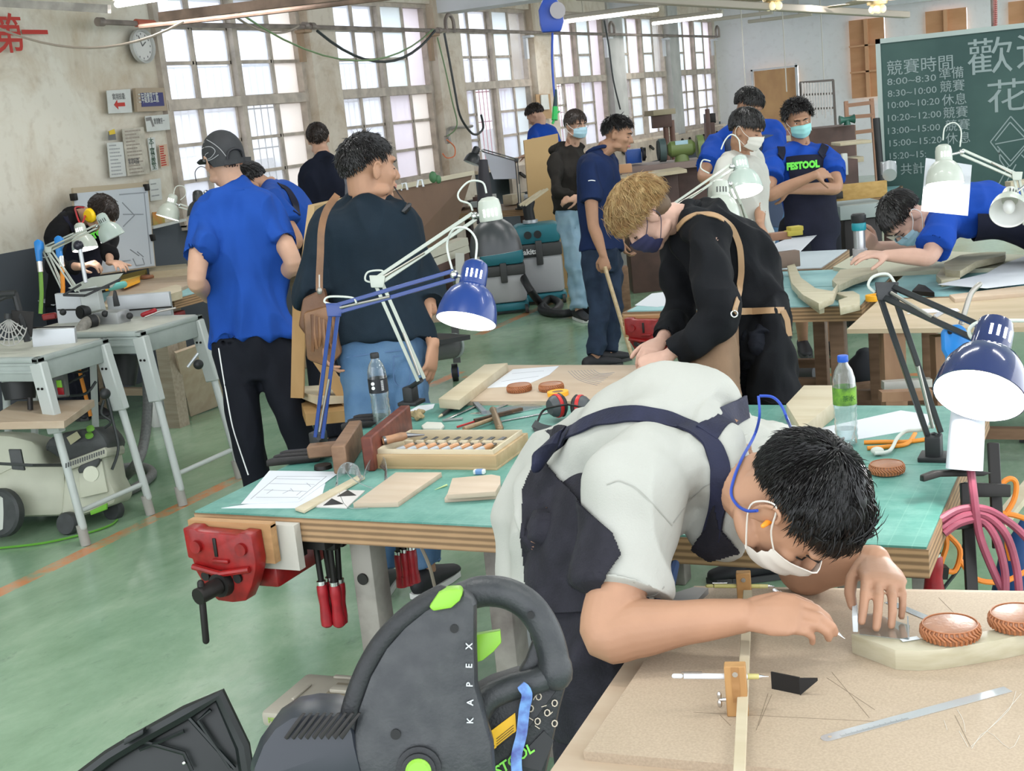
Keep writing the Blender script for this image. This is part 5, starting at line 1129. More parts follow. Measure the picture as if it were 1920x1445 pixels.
def bench(label, x0, x1, y0, y1, mats, zt=.797, legs=True, matm=None, th=.066, rail=True, legm=None, legx=None):
    t = thing('workbench', label, 'workbench', ((x0+x1)/2, (y0+y1)/2, 0)); LM = legm or STL
    obj('bench_top', MB().bx((x0,y0,zt-th),(x1,y1,zt-.002)), PLYE, t)
    for (a, b_, c, d_) in mats: obj('cutting_mat', MB().bx((a,c,zt-.002),(b_,d_,zt+.003)), matm or MATG, t)
    if legs:
        lx = legx or (x0+.12*(x1-x0), x1-.12*(x1-x0))
        for x in lx:
            for y in (y0+.09, y1-.15): obj('leg', MB().bx((x-.033,y,0),(x+.033,y+.08,zt-th), .006), LM, t)
        for y in (y0+.12, y1-.12): obj('crossbar', MB().bx((lx[0]+.033,y+.005,.12),(lx[-1]-.033,y+.05,.17)), LM, t)
    return t
def vise(label, cx, cy, cz, s=1.0, handle=(.0,-.01,-.115)):
    """red cast front jaw seen from the front (-Y side)"""
    t = thing('bench_vise', label, 'vise', (cx, cy, cz-.2)); O = V((cx, cy, cz)); X = V((1,0,0)); Z = UP
    j = [(-.105,.075),(-.070,.075),(-.060,.068),(.055,.064),(.066,.070),(.100,.068),(.103,.0),(.098,-.025),(.080,-.065),(.055,-.105),(.015,-.112),(-.030,-.110),(-.058,-.085),(-.085,-.035),(-.090,-.005),(-.103,-.002)]
    mb = MB(); mb.slot(0); mb.prism([(a*s, b_*s) for a, b_ in j], O, X, Z, -.045*s, .004*s)
    for a in (-.068, .068): mb.cyl(O+V((a*s,.004,.030*s)), O+V((a*s,-.010*s,.030*s)), .016*s)
    mb.box((.05*s,.012*s,.010*s), Matrix.Translation(O+V((0,-.002*s,-.004*s))), .003*s)
    mb.tube([O+V((-.085*s,-.006*s,-.022*s)), O+V((0,-.012*s,-.034*s)), O+V((.085*s,-.006*s,-.02*s))], .008*s, 8)
    obj('front_jaw', mb, VRED, t)
    obj('slot', MB().box((.010*s,.004,.048*s), Matrix.Translation(O+V((-.012*s,-.0015,.030*s))), .002*s), IRON, t)
    for a in (-.052, .045): obj('rod_end', MB().cyl(O+V((a*s,.01,-.045*s)), O+V((a*s,-.008,-.045*s)), .012*s), IRON, t)
    sc = O+V((-.005*s,0,-.062*s)); obj('screw_boss', MB().cyl(sc, sc+V((0,-.02*s,0)), .034*s, .030*s).cyl(sc+V((0,-.02*s,0)), sc+V((-.012*s,-.085*s,-.004*s)), .021*s), IRON, t)
    e = sc+V((-.012*s,-.07*s,-.004*s)); hv = V(handle)*s; obj('handle', MB().tube([e-hv*.25, e+hv], .0085*s, 10, rnd=True), IRON, t)
    obj('wood_jaw', MB().bx(O+V((-.125*s,.046*s,-.012*s-.01)), O+V((.125*s,.070*s,.080*s))), wood('jaw_wood', (.42,.24,.11), (.33,.18,.08)), t)
    obj('guide_body', MB().bx(O+V((-.09*s,.08*s,-.10*s)), O+V((.10*s,.30*s,-.045*s)), .01), VRED, t); return t
cb = bench('big centre workbench with two green cutting mats and red vises', -2.37, -.415, 2.775, 4.03, [(-2.37,-.42,2.78,3.395),(-2.37,-.42,3.40,4.03)], legx=(-1.905,-1.50,-.60))
mb = MB()
for (z, r_) in ((.62,.018),(.36,.010)): mb.cyl(V((-1.86,2.868,z)), V((-1.86,2.875,z)), r_)
obj('leg_hole', mb.__class__().cyl(V((-1.905,2.859,.60)), V((-1.905,2.868,.60)), .016), IRON, cb)
v1 = vise('red bench vise with black handle at the left front corner of the centre bench', -2.205, 2.66, .712, 1.08)
solo('jaw_board', MB().bx((-2.34,2.745,.66),(-2.02,2.772,.785)), mat('pale_board', (.50,.47,.42), .7, 0, .2, 6), 'pale grey board clamped between the vise jaw and the centre bench', 'board')
solo('yellow_strip', MB().bx((-2.22,2.712,.787),(-2.07,2.734,.793)), mat('pale_yellow', (.62,.48,.12), .6), 'thin yellow strip lying along the wooden vise jaw', 'strip')
# bar clamps hanging under the bench
def bar_clamp(label, P, L=.18, HL=.125, up=None, k=1.0):
    t = thing('bar_clamp', label, 'clamp', P, 0, 'red-handled clamps under the centre bench'); P = V(P); d = V((R0.uniform(-.06,.06), R0.uniform(-.05,.05), -1)).normalized()
    obj('screw', MB().tube([P, P+d*L*.62], .0085*k, 8), IRON, t); obj('ferrule', MB().cyl(P+d*L*.58, P+d*L*.64, .013*k), mat('steel', (.6,.6,.6), .25, 1), t)
    obj('handle', MB().lathe([(.011*k,0),(.0155*k,.008),(.016*k,.03),(.014*k,.06),(.0175*k,.10),(.017*k,HL-.006),(.010*k,HL)], P+d*L*.62, d, 12), mat('clamp_red', (.34,.010,.018), .4, 0, .3, 30), t)
    obj('jaw', MB().box((.05,.025,.022), Matrix.Translation(P+V((0,0,.0))), .004), IRON, t); return t
for i, (px, py) in enumerate([(592,1020),(608,1014),(618,1022),(632,1016)]): bar_clamp(['leftmost red-handled clamp beside the vise','second red-handled clamp from the vise','third red-handled clamp from the vise','red-handled clamp nearest the steel leg'][i], ay(px, py, 2.86+.03*(i % 2)))
for i, (px, py) in enumerate([(742,960),(752,955),(762,950)]): bar_clamp(['left red clamp handle right of the steel leg','middle red clamp handle right of the steel leg','right red clamp handle right of the steel leg'][i], ay(px, py+14, 3.05), .16, .08)
solo('clamp_rail', MB().bx((-2.12,2.80,.70),(-1.97,2.84,.725)).bx((-2.10,2.80,.675),(-2.05,2.83,.70)), IRON, 'black metal rail under the bench edge behind the vise', 'rail')
solo('wood_offcut', MB().box((.05,.03,.03), Matrix.Translation(ay(536,1040,2.78)), .002), mat('yellow_wood', (.55,.38,.12), .7), 'small yellow block hanging under the bench behind the vise', 'block')
solo('floor_pipe', MB().cyl(V((-1.82,3.62,0)), V((-1.82,3.62,.74)), .028), GRYM, 'grey metal pipe standing under the centre bench', 'pipe')
solo('hanging_cable', MB().tube(smoothpts([ay(786,1018,3.0), ay(805,1060,3.0), ay(818,1110,3.05), ay(840,1180,3.1)], 4), .005, 6), CBR, 'thin brown cord hanging under the centre bench', 'cord')
# ---- papers and pieces
PAP = mat('paper', (.60,.62,.66), .8); PENC = mat('pencil_line', (.30,.31,.34), .8); BEE = wood('beech', (.47,.385,.30), (.42,.33,.245), (2,14,14), 1.5); PINE = wood('pine', (.52,.455,.33), (.45,.38,.26), (2,12,12), 1.4); MDF = mat('mdf', (.44,.345,.25), .7, 0, .16, 240, .05, 500)
def paper(label, pts, z, lines=(), th=.0012, m=None, curl=None):
    o = solo('paper_sheet', plate(pts, z, th), m or PAP, label, 'paper')
    if lines:
        k = MB()
        for a, b_ in lines: k.bar(az(*a, z+th+.0004), az(*b_, z+th+.0004), .0016, .0004)
        obj('drawing', k, PENC, o).__setitem__('kind', 'stuff') if False else obj('drawing', k, PENC, o)
    return o
paper('lower drawing sheet on the green mat near the vise', [(415,952),(482,942),(560,935),(610,905),(598,950),(556,952)], .8, [((430,946),(520,941)),((450,947),(455,940))])
paper('upper drawing sheet with handwriting under the brown block', [(452,944),(505,882),(638,884),(560,940)], .8015, [((470,935),(520,893)),((480,932),(560,932)),((495,918),(575,921)),((505,906),(590,908)),((515,897),(600,899)),((545,915),(550,921)),((575,905),(583,912)),((520,893),(612,893)),((612,893),(560,935)),((530,925),(545,918)),((556,928),(566,920)),((500,925),(512,917))])
solo('hole_strip', plate([(553,952),(675,888),(684,893),(570,957)], .8015, .008, bev=.001), PINE, 'long thin wood strip with round holes on the drawing sheets', 'strip')
st2 = thing('marking_template', 'white marking template with two black triangles', 'template', az(635,935,.8))
obj('plate', plate([(593,949),(618,917),(684,919),(650,951)], .8, .004, bev=.0005), mat('ivory_plastic', (.55,.52,.50), .5), st2)
for tr in ([(632,930),(652,918),(668,928)], [(606,947),(622,934),(644,944)]): obj('triangle', plate(tr, .8045, .0006), IRON, st2)
solo('beech_board', plate([(662,943),(742,885),(828,885),(746,941)], .8, .014, bev=.001), BEE, 'flat beech board lying in front of the chisel box', 'board')
solo('beech_block', plate([(833,934),(844,916),(937,908),(934,927)], .8, .012, bev=.001), BEE, 'lower beech block of the stacked pair with a curved end', 'block')
solo('beech_block', plate([(838,927),(848,896),(922,889),(938,892),(938,906),(929,921)], .8125, .013, bev=.001), BEE, 'upper beech block of the stacked pair, corner cut off', 'block')
er = thing('eraser', 'worn blue and white wrapped eraser beside the chisel box', 'eraser', az(900,885,.8)); Mx = frame((1,.15,0), o=az(899,884,.8075)); obj('rubber', MB().box((.034,.018,.013), Mx, .003), mat('rubber_white', (.62,.64,.62), .6), er); obj('sleeve', MB().box((.024,.0185,.0135), Mx, .003), mat('sleeve_blue', (.12,.22,.42), .5), er)
solo('pencil_stub', MB().tube([az(815,918,.803), az(838,909,.803)], [.0006,.003], 6), mat('pale_green', (.45,.55,.25), .6), 'tiny pale wood splinter beside the beech board', 'splinter')
# chisel box
def chisel_box():
    t = thing('chisel_box', 'open wooden chisel box with a row of fitted chisels', 'box', az(850,850,.8)); WB = wood('box_wood', (.45,.33,.19), (.36,.25,.13), (1.5,14,14), 1.4)
    c = [az(697,880,.8), az(929,884,.8), az(1003,838,.8), az(790,832,.8)]   # bottom corners seen
    A0 = az(695,851,.845); A1 = az(929,853,.845); A2 = az(1003,810,.845); X = (A1-A0); X.z = 0; L = X.length; X.normalize(); Yv = V((-X.y, X.x, 0)); Dp = abs((A2-A1).dot(Yv)); O = V((A0.x, A0.y, .800))
    def wall_(a0, a1, b0, b1, z0, z1): 
        m_ = MB(); m_.prism([(a0,b0),(a1,b0),(a1,b1),(a0,b1)], O+UP*z0, X, Yv, z1-z0, .0008); return m_
    obj('base', wall_(0, L, 0, Dp, 0, .008), WB, t)
    for q in ((0,L,0,.012),(0,L,Dp-.012,Dp),(0,.012,.012,Dp-.012),(L-.012,L,.012,Dp-.012)): obj('side', wall_(*q, .008, .043), WB, t)
    for q in ((.012,L-.012,.012,.019),(.012,L-.012,Dp-.019,Dp-.012),(.012,.019,.019,Dp-.019),(L-.019,L-.012,.019,Dp-.019)): obj('inner_lip', wall_(*q, .008, .056), PINE, t)
    obj('tray', wall_(.019, L-.019, .019, Dp-.019, .008, .016), PINE, t)
    ny = Dp*.60
    for k in range(9): x = .035+k*(L-.095)/8.3; obj('divider', wall_(x, x+.024+(.008 if k > 6 else 0), ny, ny+.014, .016, .044), PINE, t)
    HW = mat('chisel_handle', (.50,.25,.11), .35, 0, .3, 20, coat=.3); BLD = mat('blade_grey', (.22,.22,.23), .3, .9); LBL = mat('label_white', (.34,.36,.38), .5)
    for k in range(8):
        x = .058+k*(L-.10)/8.1; a = O+X*(x-.018)+Yv*.026+UP*.034; b_ = O+X*(x+.012)+Yv*(ny-.012)+UP*.036; e = b_+(b_-a)*.55
        ch = thing('chisel', ['first','second','third','fourth','fifth','sixth','seventh','eighth'][k]+' fitted chisel from the left in the wooden box', 'chisel', a, 0, 'chisels fitted in the box'); d = (b_-a).normalized(); Lh = (b_-a).length
        obj('handle', MB().lathe([(.006,0),(.0095,.004),(.0095,Lh*.3),(.0085,Lh*.6),(.0095,Lh*.85),(.007,Lh)], a, d, 12), HW, ch)
        obj('label_band', MB().lathe([(.0098,Lh*.35),(.0098,Lh*.62)], a, d, 12), LBL, ch); obj('hoop', MB().lathe([(.0102,.002),(.0102,.010)], a, d, 12), BLD, ch)
        obj('blade', MB().bar(b_, e+UP*.006, .009+.001*k, .003, bev=.0005), BLD, ch)
    ch = thing('chisel', 'loose short-handled carving chisel lying across the box edge', 'chisel', az(760,820,.86)); a = az(716,827,.868)+V((0,0,0)); b_ = az(762,822-6,.872); e = az(796,815,.868)
    d = (b_-a).normalized(); Lh = (b_-a).length; obj('handle', MB().lathe([(.009,0),(.0135,.005),(.0125,Lh*.4),(.0135,Lh*.8),(.010,Lh)], a, d, 14), mat('worn_handle', (.36,.19,.10), .5, 0, .4, 30), ch); obj('blade', MB().tube([b_, b_.lerp(e,.4), e], [.009,.006,.002], 8), BLD, ch)
    solo_ = obj('hoop', MB().lathe([(.014,.004),(.014,.012)], a, d, 14), BLD, ch)
chisel_box()
# blocks, clamps at the left end
RW = wood('red_hardwood', (.16,.045,.028), (.09,.025,.018), (3,20,20), 1.5, .4); BW = wood('brown_block', (.22,.13,.08), (.15,.085,.05), (3,20,20), 1.5)
M_ = frame(az(712,798,.80)-az(690,845,.80), o=(0,0,0))
solo('hardwood_block', MB().bar((az(690,884,.8)+az(697,884,.8))/2+UP*.052, (az(765,818,.8)+az(768,818,.8))/2+UP*.052, .034, .104, bev=.004), RW, 'dark red hardwood block standing on edge beside the chisel box', 'block')
solo('brown_block', MB().bar(az(640,890,.8)+UP*.045, az(672,838,.8)+UP*.045, .042, .085, bev=.004), BW, 'tall brown wooden block left of the dark red one', 'block')
solo('brown_block', MB().bar(az(581,868,.8)+UP*.038, az(645,862,.8)+UP*.038, .045, .040, bev=.005), BW, 'low brown wooden block lying at the left bench edge', 'block')
solo('steel_disc', MB().lathe([(.0,.012),(.026,.012),(.028,0),(0,0)], az(606,878,.8), UP, 20), IRON, 'dark round metal foot under the low brown block', 'disc')
for i, (x, y) in enumerate([(520,866),(533,858),(545,851)]):
    solo('clamp_bar', MB().prism([(0,0),(.16,.0),(.17,.012),(.14,.02),(.02,.022),(0,.018)], az(x-18,y+6,.803+i*.004), HR, UP, .018, .002), IRON, ['nearest','middle','farthest'][i]+' black clamp bar lying at the left front of the centre bench', 'clamp', 'black clamp bars at the bench edge')
for i, (x, y) in enumerate([(655,800),(667,792),(678,785)]):
    solo('clamp_bar', MB().prism([(0,0),(.10,.0),(.12,.012),(.10,.02),(.02,.022),(0,.018)], az(x-14,y+4,.803+i*.003), HR, UP, .016, .002), IRON, ['nearest','middle','farthest'][i]+' black clamp bar behind the water bottle', 'clamp', 'black clamp bars behind the bottle')
# water bottles
def bottle(label, base, Hh, r, cap, lab, labc2, extra=None):
    t = thing('water_bottle', label, 'bottle', base); CL = glassy('bottle_plastic', (.93,.97,.97), .16, .04); pr = [(r*.75,0),(r*.95,.006)]
    k = 0
    z = .012
    while z < Hh*.42: pr += [(r*(1.0 if k % 2 else .93), z)]; z += .010; k += 1
    pr += [(r*1.02,Hh*.44),(r*1.02,Hh*.66),(r*1.0,Hh*.68),(r*.96,Hh*.75),(r*.75,Hh*.84),(r*.42,Hh*.91),(r*.40,Hh*.93)]
    obj('body', MB().lathe(pr, base, UP, 28), CL, t)
    obj('cap', MB().lathe([(r*.46,Hh*.93),(r*.47,Hh*.935),(r*.47,Hh*.99),(r*.43,Hh)], base, UP, 20), cap, t)
    obj('label_band', MB().lathe([(r*1.03,Hh*.46),(r*1.03,Hh*.655)], base, UP, 28, cap=False), lab, t)
    fr = -HF; a0 = base+fr*(r*1.045); m = MB()
    if extra == 'black':
        for dx, dz, rr_ in ((-.012,.60,.0085),(-.012,.54,.0085)): m.cyl(base+UP*Hh*dz+fr*(r*1.0)+HR*(dx-.002), base+UP*Hh*dz+fr*(r*1.06)+HR*(dx-.002), .006, n=12)
        obj('label_mark', m, mat('print_white', (.7,.7,.7), .5), t)
        mm = MB()
        for q in range(9): mm.box((.009,.001,.0015), frame(HR*.8+HF*.6, o=base+UP*(Hh*(.50+q*.016))+(fr*.86+HR*.5)*r*1.05))
        obj('barcode', mm, mat('print_white', (.7,.7,.7), .5), t).__setitem__('kind', 'stuff')
    if extra == 'green': text_ = obj('label_text', text_mb('茶水', .018, base+UP*Hh*.52+fr*r*1.07-HR*.016, HR, UP), mat('print_dark_green', (.03,.12,.02), .5), t)
    obj('water', MB().lathe([(r*.70,.004),(r*.88,.01),(r*.88,Hh*.18),(.0001,Hh*.18)], base, UP, 20), glassy('water_clear', (.92,.97,.98), .08), t); return t
bottle('clear water bottle with black label and black cap on the centre bench', az(718,795,.803), .245, .032, BLKP, mat('label_black', (.015,.016,.02), .4), None, 'black')
bottle('clear water bottle with green label and blue cap on the centre bench', az(1588,832,.803), .25, .0315, mat('cap_blue', (.01,.09,.50), .4), mat('label_green', (.22,.45,.03), .45, 0, 1, 30, col2=(.05,.12,.03)), None, 'green')
# safety glasses
GLS = glassy('clear_lens', (.96,.98,1), .25)
t = thing('safety_glasses', 'clear safety glasses lying on the drawing sheets', 'glasses', az(675,905,.803))
G = lambda x, y, z: az(x, y, .803)+UP*z
for nm, L_ in (('lens', [(634,918,0),(636,900,.028),(652,888,.034),(672,890,.026),(680,903,.008),(690,890,.026),(706,874,.036),(724,880,.03),(726,905,.0)]),):
    mb = MB(); up_ = smoothpts([G(*q) for q in L_], 4); lo_ = [V((p.x-.002, p.y-.012, .805)) for p in up_]; mb.rings([up_, lo_, [p+V((0,.0016,0)) for p in lo_], [p+V((0,.0016,0)) for p in up_]], False, False); obj('lens', mb, GLS, t)
    obj('rim', MB().tube(up_, .0016, 6), glassy('rim_clear', (.9,.95,.96), .45), t)
for L_ in ([(634,918,.0),(650,950,.0),(690,952,.0)], [(726,905,.0),(700,915,.0),(660,905,.015),(640,880,.03)]): obj('temple', MB().tube(smoothpts([G(*q) for q in L_], 4), .0016, 6), glassy('rim_clear', (.9,.95,.96), .45), t)
# tools behind the chisel box
solo('paper_scrap', plate([(752,778),(785,760),(815,757),(812,765),(765,782)], .8, .001), PAP, 'small grey-white paper scrap behind the hardwood block', 'paper')
gl = thing('glue_cloth', 'crumpled tan rag behind the hardwood block', 'cloth', az(787,788,.8)); mb = MB()
for i in range(9): mb.ell(az(780+R0.uniform(-8,12), 783+R0.uniform(-6,6), .803)+UP*R0.uniform(.004,.022), .014,.012,.011)
blob('rag', mb, mat('rag_tan', (.33,.25,.13), .9, 0, .4, 60), gl, .0035, 2, .008, (30,30,30), 5)
solo('rubber_block', plate([(790,797),(800,790),(828,791),(833,797),(826,803),(794,803)], .8, .010, bev=.003), mat('rubber_cream', (.55,.54,.48), .6), 'cream rubber block with slanted top', 'rubber block')
def rod(name, a, b_, w, th, m, label, cat, z=.803, bev=.001):
    return solo(name, MB().bar(az(*a, z)+UP*th/2, az(*b_, z)+UP*th/2, w, th, bev=bev), m, label, cat)
t = thing('marker_pen', 'black marker with pale tip behind the chisel box', 'pen', az(840,770,.8)); a, b_ = az(823,781,.809), az(862,757,.809); obj('barrel', MB().tube([a.lerp(b_,.15), b_], .0065, 10, rnd=True), BLKP, t); obj('tip', MB().tube([a, a.lerp(b_,.16)], [.003,.0055], 10), PINE, t)
SIL = mat('ruler_steel', (.50,.52,.54), .25, .9)
rod('try_square', (838,786), (903,757), .012, .003, SIL, 'steel try square blade behind the marker', 'square'); rod('square_block', (891,757), (908,775), .018, .010, mat('stock_grey', (.25,.27,.30), .4, .6), 'grey stock of the steel try square', 'square')
rod('divider_tool', (830,789), (868,786), .010, .006, GRYM, 'small grey metal gauge before the steel square', 'gauge')
rod('steel_ruler', (905,775), (962,753), .018, .0012, SIL, 'long steel ruler under the clear set square', 'ruler'); rod('steel_ruler', (922,793), (1035,772), .012, .0012, SIL, 'narrow steel ruler right of the hammer', 'ruler')
solo('set_square', plate([(880,775),(990,755),(1020,762),(940,778)], .804, .002), glassy('clear_acrylic', (.93,.96,.97), .35), 'clear acrylic set square behind the hammer', 'set square')
rod('red_pencil', (857,802), (895,790), .006, .006, mat('pencil_red', (.45,.03,.03), .4), 'red pencil beside the hammer handle', 'pencil')
rod('wood_file', (890,792), (979,770), .014, .012, wood('dark_handle', (.10,.055,.03), (.05,.03,.02)), 'dark brown wooden tool handle under the hammer head', 'handle')
t = thing('hammer', 'small hammer with wooden handle lying behind the chisel box', 'hammer', az(920,785,.8)); HM = mat('hammer_bronze', (.24,.17,.10), .4, .6)
obj('handle', MB().tube([az(870,804,.812), az(930,783,.814)], [.008,.0065], 10), wood('hammer_handle', (.36,.25,.15), (.28,.19,.11)), t)
obj('head', MB().tube([az(924,768,.826), az(926,772,.826), az(929,780,.824), az(937,803,.824)], [.012,.0095,.011,.013], 10, rnd=True), HM, t)
# ear muffs on the bench
t = thing('ear_muffs', 'grey and red ear muffs with padded headband on the centre bench', 'ear muffs', az(1060,800,.803)); GP = mat('muff_grey', (.065,.07,.075), .5); RP = mat('muff_red', (.50,.02,.02), .4)
for i, (cx, cy) in enumerate(((1046,786),(1092,788))):
    c = az(cx, cy, .803)+UP*.045; a_ = HR*(.85 if i == 0 else -.85)*-1+HF*-.4; a_ = (HR*(-1 if i == 0 else 1)*.9-HF*.45).normalized()
    mb = MB(); mb.slot(0); mb.lathe([(.0,.028),(.024,.026),(.034,.014),(.037,.0)], c, a_, 24); obj('cup', mb, GP, t)
    obj('ring', MB().lathe([(.0385,.004),(.040,-.002),(.0385,-.008)], c, a_, 24), RP, t); obj('cushion', MB().lathe([(.036,-.008),(.040,-.016),(.032,-.024),(.018,-.024)], c, a_, 24), BLKP, t)
obj('headband', MB().ribbon(smoothpts([az(1003,794,.82), az(1020,802,.815), az(1060,806,.815), az(1100,796,.82), az(1112,780,.83)], 4), UP*.25-HF*.97, .022, .006), GP, t)
obj('lower_band', MB().ribbon(smoothpts([az(1003,800,.806), az(1012,808,.803), az(1040,812,.803), az(1064,808,.806)], 4), UP*.25-HF*.97, .018, .008), GP, t)
obj('wire_arm', MB().tube(smoothpts([az(1008,790,.825), az(1018,770,.85), az(1040,762,.868), az(1064,758,.865)], 4), .0035, 8), IRON, t)
obj('wire_arm', MB().tube(smoothpts([az(1064,758,.865), az(1090,764,.86), az(1112,780,.835)], 4), .0035, 8), IRON, t)
solo('curved_offcut', plate([(1120,735),(1160,731),(1200,736),(1180,742),(1152,752),(1140,765),(1122,752)], .803, .022, bev=.001), mat('offcut_grey', (.44,.42,.34), .7, 0, .2, 8), 'pale curved wood offcut behind the ear muffs', 'offcut')
rod('dowel', (1095,757), (1122,747), .012, .012, wood('dowel_wood', (.46,.30,.16), (.38,.24,.12)), 'short wooden dowel behind the ear muffs', 'dowel'); solo('wood_block', plate([(1104,772),(1122,768),(1128,776),(1108,782)], .803, .014, bev=.001), PINE, 'small pale wood block right of the ear muffs', 'block')
# second board behind with beam, paper, tape, weights
LZ = .815
bt_ = solo('plywood_board', plate([(826,752),(945,684),(1286,684),(1226,752)], LZ-.018, .018), PLYT, 'plywood drawing board behind the centre bench under the blond person\'s hands', 'board')
solo('pine_beam', plate([(822,747),(908,683),(952,680),(860,750)], LZ, .034, bev=.002), PINE, 'square pine beam along the left edge of the plywood board', 'beam')
paper('curled white drawing sheet on the plywood board', [(913,727),(962,692),(1048,686),(1030,702),(985,722)], LZ, [((940,715),(1010,705)),((960,700),(1020,695))])
k = MB()
for i in range(9): k.tube(smoothpts([az(1065+i*6,695-i*.3,LZ+.0008), az(1085+i*5,712-i*1.5,LZ+.0008), az(1120+i*4,722-i*3,LZ+.0008)], 3), .0008, 4)
obj('pencil_curves', k, PENC, bt_).__setitem__('kind', 'stuff')
support = bench('bench behind the centre bench carrying the plywood board', -2.15, -1.5, 4.12, 4.6, [], .795, True)
def weight(label, c, r=.042, hgt=.024, k=1.0):
    """round leather weight with stitched braided edge"""
    t = thing('leather_weight', label, 'weight', c, 0); L1 = mat('weight_leather', (.34,.15,.075), .42, 0, .35, 25, .1, 90, (.26,.11,.055), coat=.1); L2 = mat('weight_braid', (.33,.12,.045), .5)
    obj('disc', MB().lathe([(.0,0),(r*.95,0),(r,hgt*.25),(r,hgt*.72),(r*.93,hgt*.93),(r*.8,hgt),(.0001,hgt*1.02)], c, UP, 40), L1, t)
    n_ = 34; m = MB()
    for i in range(n_):
        a = 2*PI*i/n_; b2 = a+2*PI/n_*1.25; u = V((math.cos(a),math.sin(a),0)); v = V((math.cos(b2),math.sin(b2),0))
        m.tube([c+u*r*.94+UP*hgt*.93, c+u*(r*1.03)+UP*hgt*.72, c+v*(r*1.05)+UP*hgt*.40, c+v*(r*1.0)+UP*hgt*.08], r*.055, 5)
    obj('braided_edge', m, L2, t).__setitem__('kind', 'stuff')
    m2 = MB(); m2.tube([c+V((math.cos(a),math.sin(a),0))*r*.965+UP*hgt*.96 for a in [2*PI*i/40 for i in range(41)]], r*.03, 6); obj('rim_stitch', m2, L2, t); return t
weight('left leather weight on the white sheet behind the centre bench', az(974,733,LZ)); weight('right leather weight behind the yellow tape roll', az(1034,731,LZ))
t = thing('tape_roll', 'roll of yellow masking tape on the plywood board edge', 'tape', az(1047,745,.803)); c = az(1047,747,.803); obj('roll', MB().lathe([(.020,0),(.037,0),(.037,.026),(.020,.026),(.020,0)], c, UP, 30), mat('tape_yellow', (.80,.38,.02), .5), t); obj('core', MB().lathe([(.0195,.001),(.0195,.025)], c, UP, 30, cap=False), mat('card_core', (.35,.25,.15), .8), t)
# ============================================================ THE FRONT BENCH
FZ = .80
fb = thing('workbench', 'front workbench with pale plywood top under the MDF board', 'workbench', (-.3,1.9,0))
obj('bench_top', plate([(1020,1462),(1212,1182),(1302,1098),(1960,1108),(2100,1600),(1000,1600)], FZ-.045, .045), PLYT, fb)
for x, y in ((-.70,2.35),(.35,2.4),(-.6,1.45),(.35,1.4)): obj('leg', MB().bx((x-.035,y-.035,0),(x+.035,y+.035,FZ-.045)), STL, fb)
MD = FZ+.016
md = solo('mdf_board', plate([(1094,1408),(1213,1232),(1308,1131),(1342,1102),(1965,1112),(2100,1490),(1700,1462)], FZ, .016), MDF, 'large brown MDF board lying on the front bench', 'board')
k = MB()
for a, b_ in ([(1422,1360),(1447,1302)],[(1418,1368),(1440,1300)],[(1300,1335),(1640,1352)],[(1550,1270),(1640,1330)],[(1630,1345),(1560,1260)],[(1350,1340),(1370,1360)],[(1790,1340),(1820,1400)],[(1760,1120),(1800,1160)],[(1450,1100),(1520,1160)]):
    k.bar(az(*a, MD+.0002), az(*b_, MD+.0002), .0009, .0003)
obj('layout_lines', k, mat('layout_pencil', (.22,.17,.12), .8), md).__setitem__('kind', 'stuff')
k = MB()
for L_ in ([(1798,1370),(1815,1400)], [(1822,1403),(1850,1370),(1893,1403),(1912,1378)], [(1850,1370),(1892,1330),(1905,1295)], [(1795,1330),(1806,1350),(1810,1372)], [(1820,1400),(1880,1340),(1915,1300)], [(1770,1350),(1776,1368)]):
    k.tube(smoothpts([az(*q, MD+.0004) for q in L_], 3), .0004, 4)
obj('scratches', k, mat('scratch_white', (.62,.58,.52), .7), md).__setitem__('kind', 'stuff')
solo('grey_sheet', plate([(1205,1165),(1260,1112),(1300,1100),(1328,1102),(1300,1132),(1262,1172)], FZ, .012), mat('sheet_grey', (.30,.29,.28), .6), 'grey board strip under the elbow at the back left of the front bench', 'board')
# curved workpiece, weights, set square, rulers
POP = wood('poplar', (.45,.41,.30), (.38,.34,.23), (1.5,14,30), 2.2, .5)
mb = MB(); tp = [(1596,1188),(1636,1202),(1678,1218),(1721,1220),(1765,1217),(1808,1210),(1865,1201),(1950,1183),(1950,1166),(1860,1181),(1800,1189),(1740,1196),(1700,1198),(1651,1191),(1616,1187)]
solo('curved_workpiece', plate(tp, MD, .036, bev=.0008), POP, 'curved pale wood workpiece on the MDF board under the left hand', 'workpiece')
weight('left leather weight on the curved workpiece', az(1782,1192,MD+.037)+V((0,0,0)), .0465, .024); weight('right leather weight on the curved workpiece, cut by the frame', az(1910,1172,MD+.037), .0465, .024)
t = thing('set_square', 'clear white-edged set square standing under the left hand', 'set square', az(1640,1180,MD)); CLR = glassy('clear_acrylic', (.93,.96,.97), .35); WE = mat('square_edge', (.62,.66,.68), .4)
Z1 = MD+.0365
obj('plate', plate([(1612,1188),(1704,1199),(1706,1172),(1640,1150),(1604,1150)], Z1, .0015), CLR, t); obj('end_stop', MB().bar(az(1604,1186,Z1)+UP*.016, az(1604,1160,Z1)+UP*.016, .009, .030, bev=.001), WE, t); obj('edge', MB().bar(az(1704,1199,Z1)+UP*.003, az(1702,1160,Z1)+UP*.003, .0025, .005), SIL, t)
obj('edge', MB().bar(az(1690,1201,Z1)+UP*.001, az(1722,1196,Z1)+UP*.001, .012, .001), WE, t)
rod('steel_ruler', (1665,1128), (1760,1168), .018, .0012, SIL, 'dark steel ruler half hidden behind the left hand', 'ruler', MD)
t = thing('steel_ruler', 'steel ruler with rounded holed end in front on the MDF board', 'ruler', az(1720,1335,MD)); a, b_ = az(1541,1386,MD+.0004), az(1890,1292,MD+.0004); X = (b_-a).normalized(); Y = UP.cross(X); L = (b_-a).length
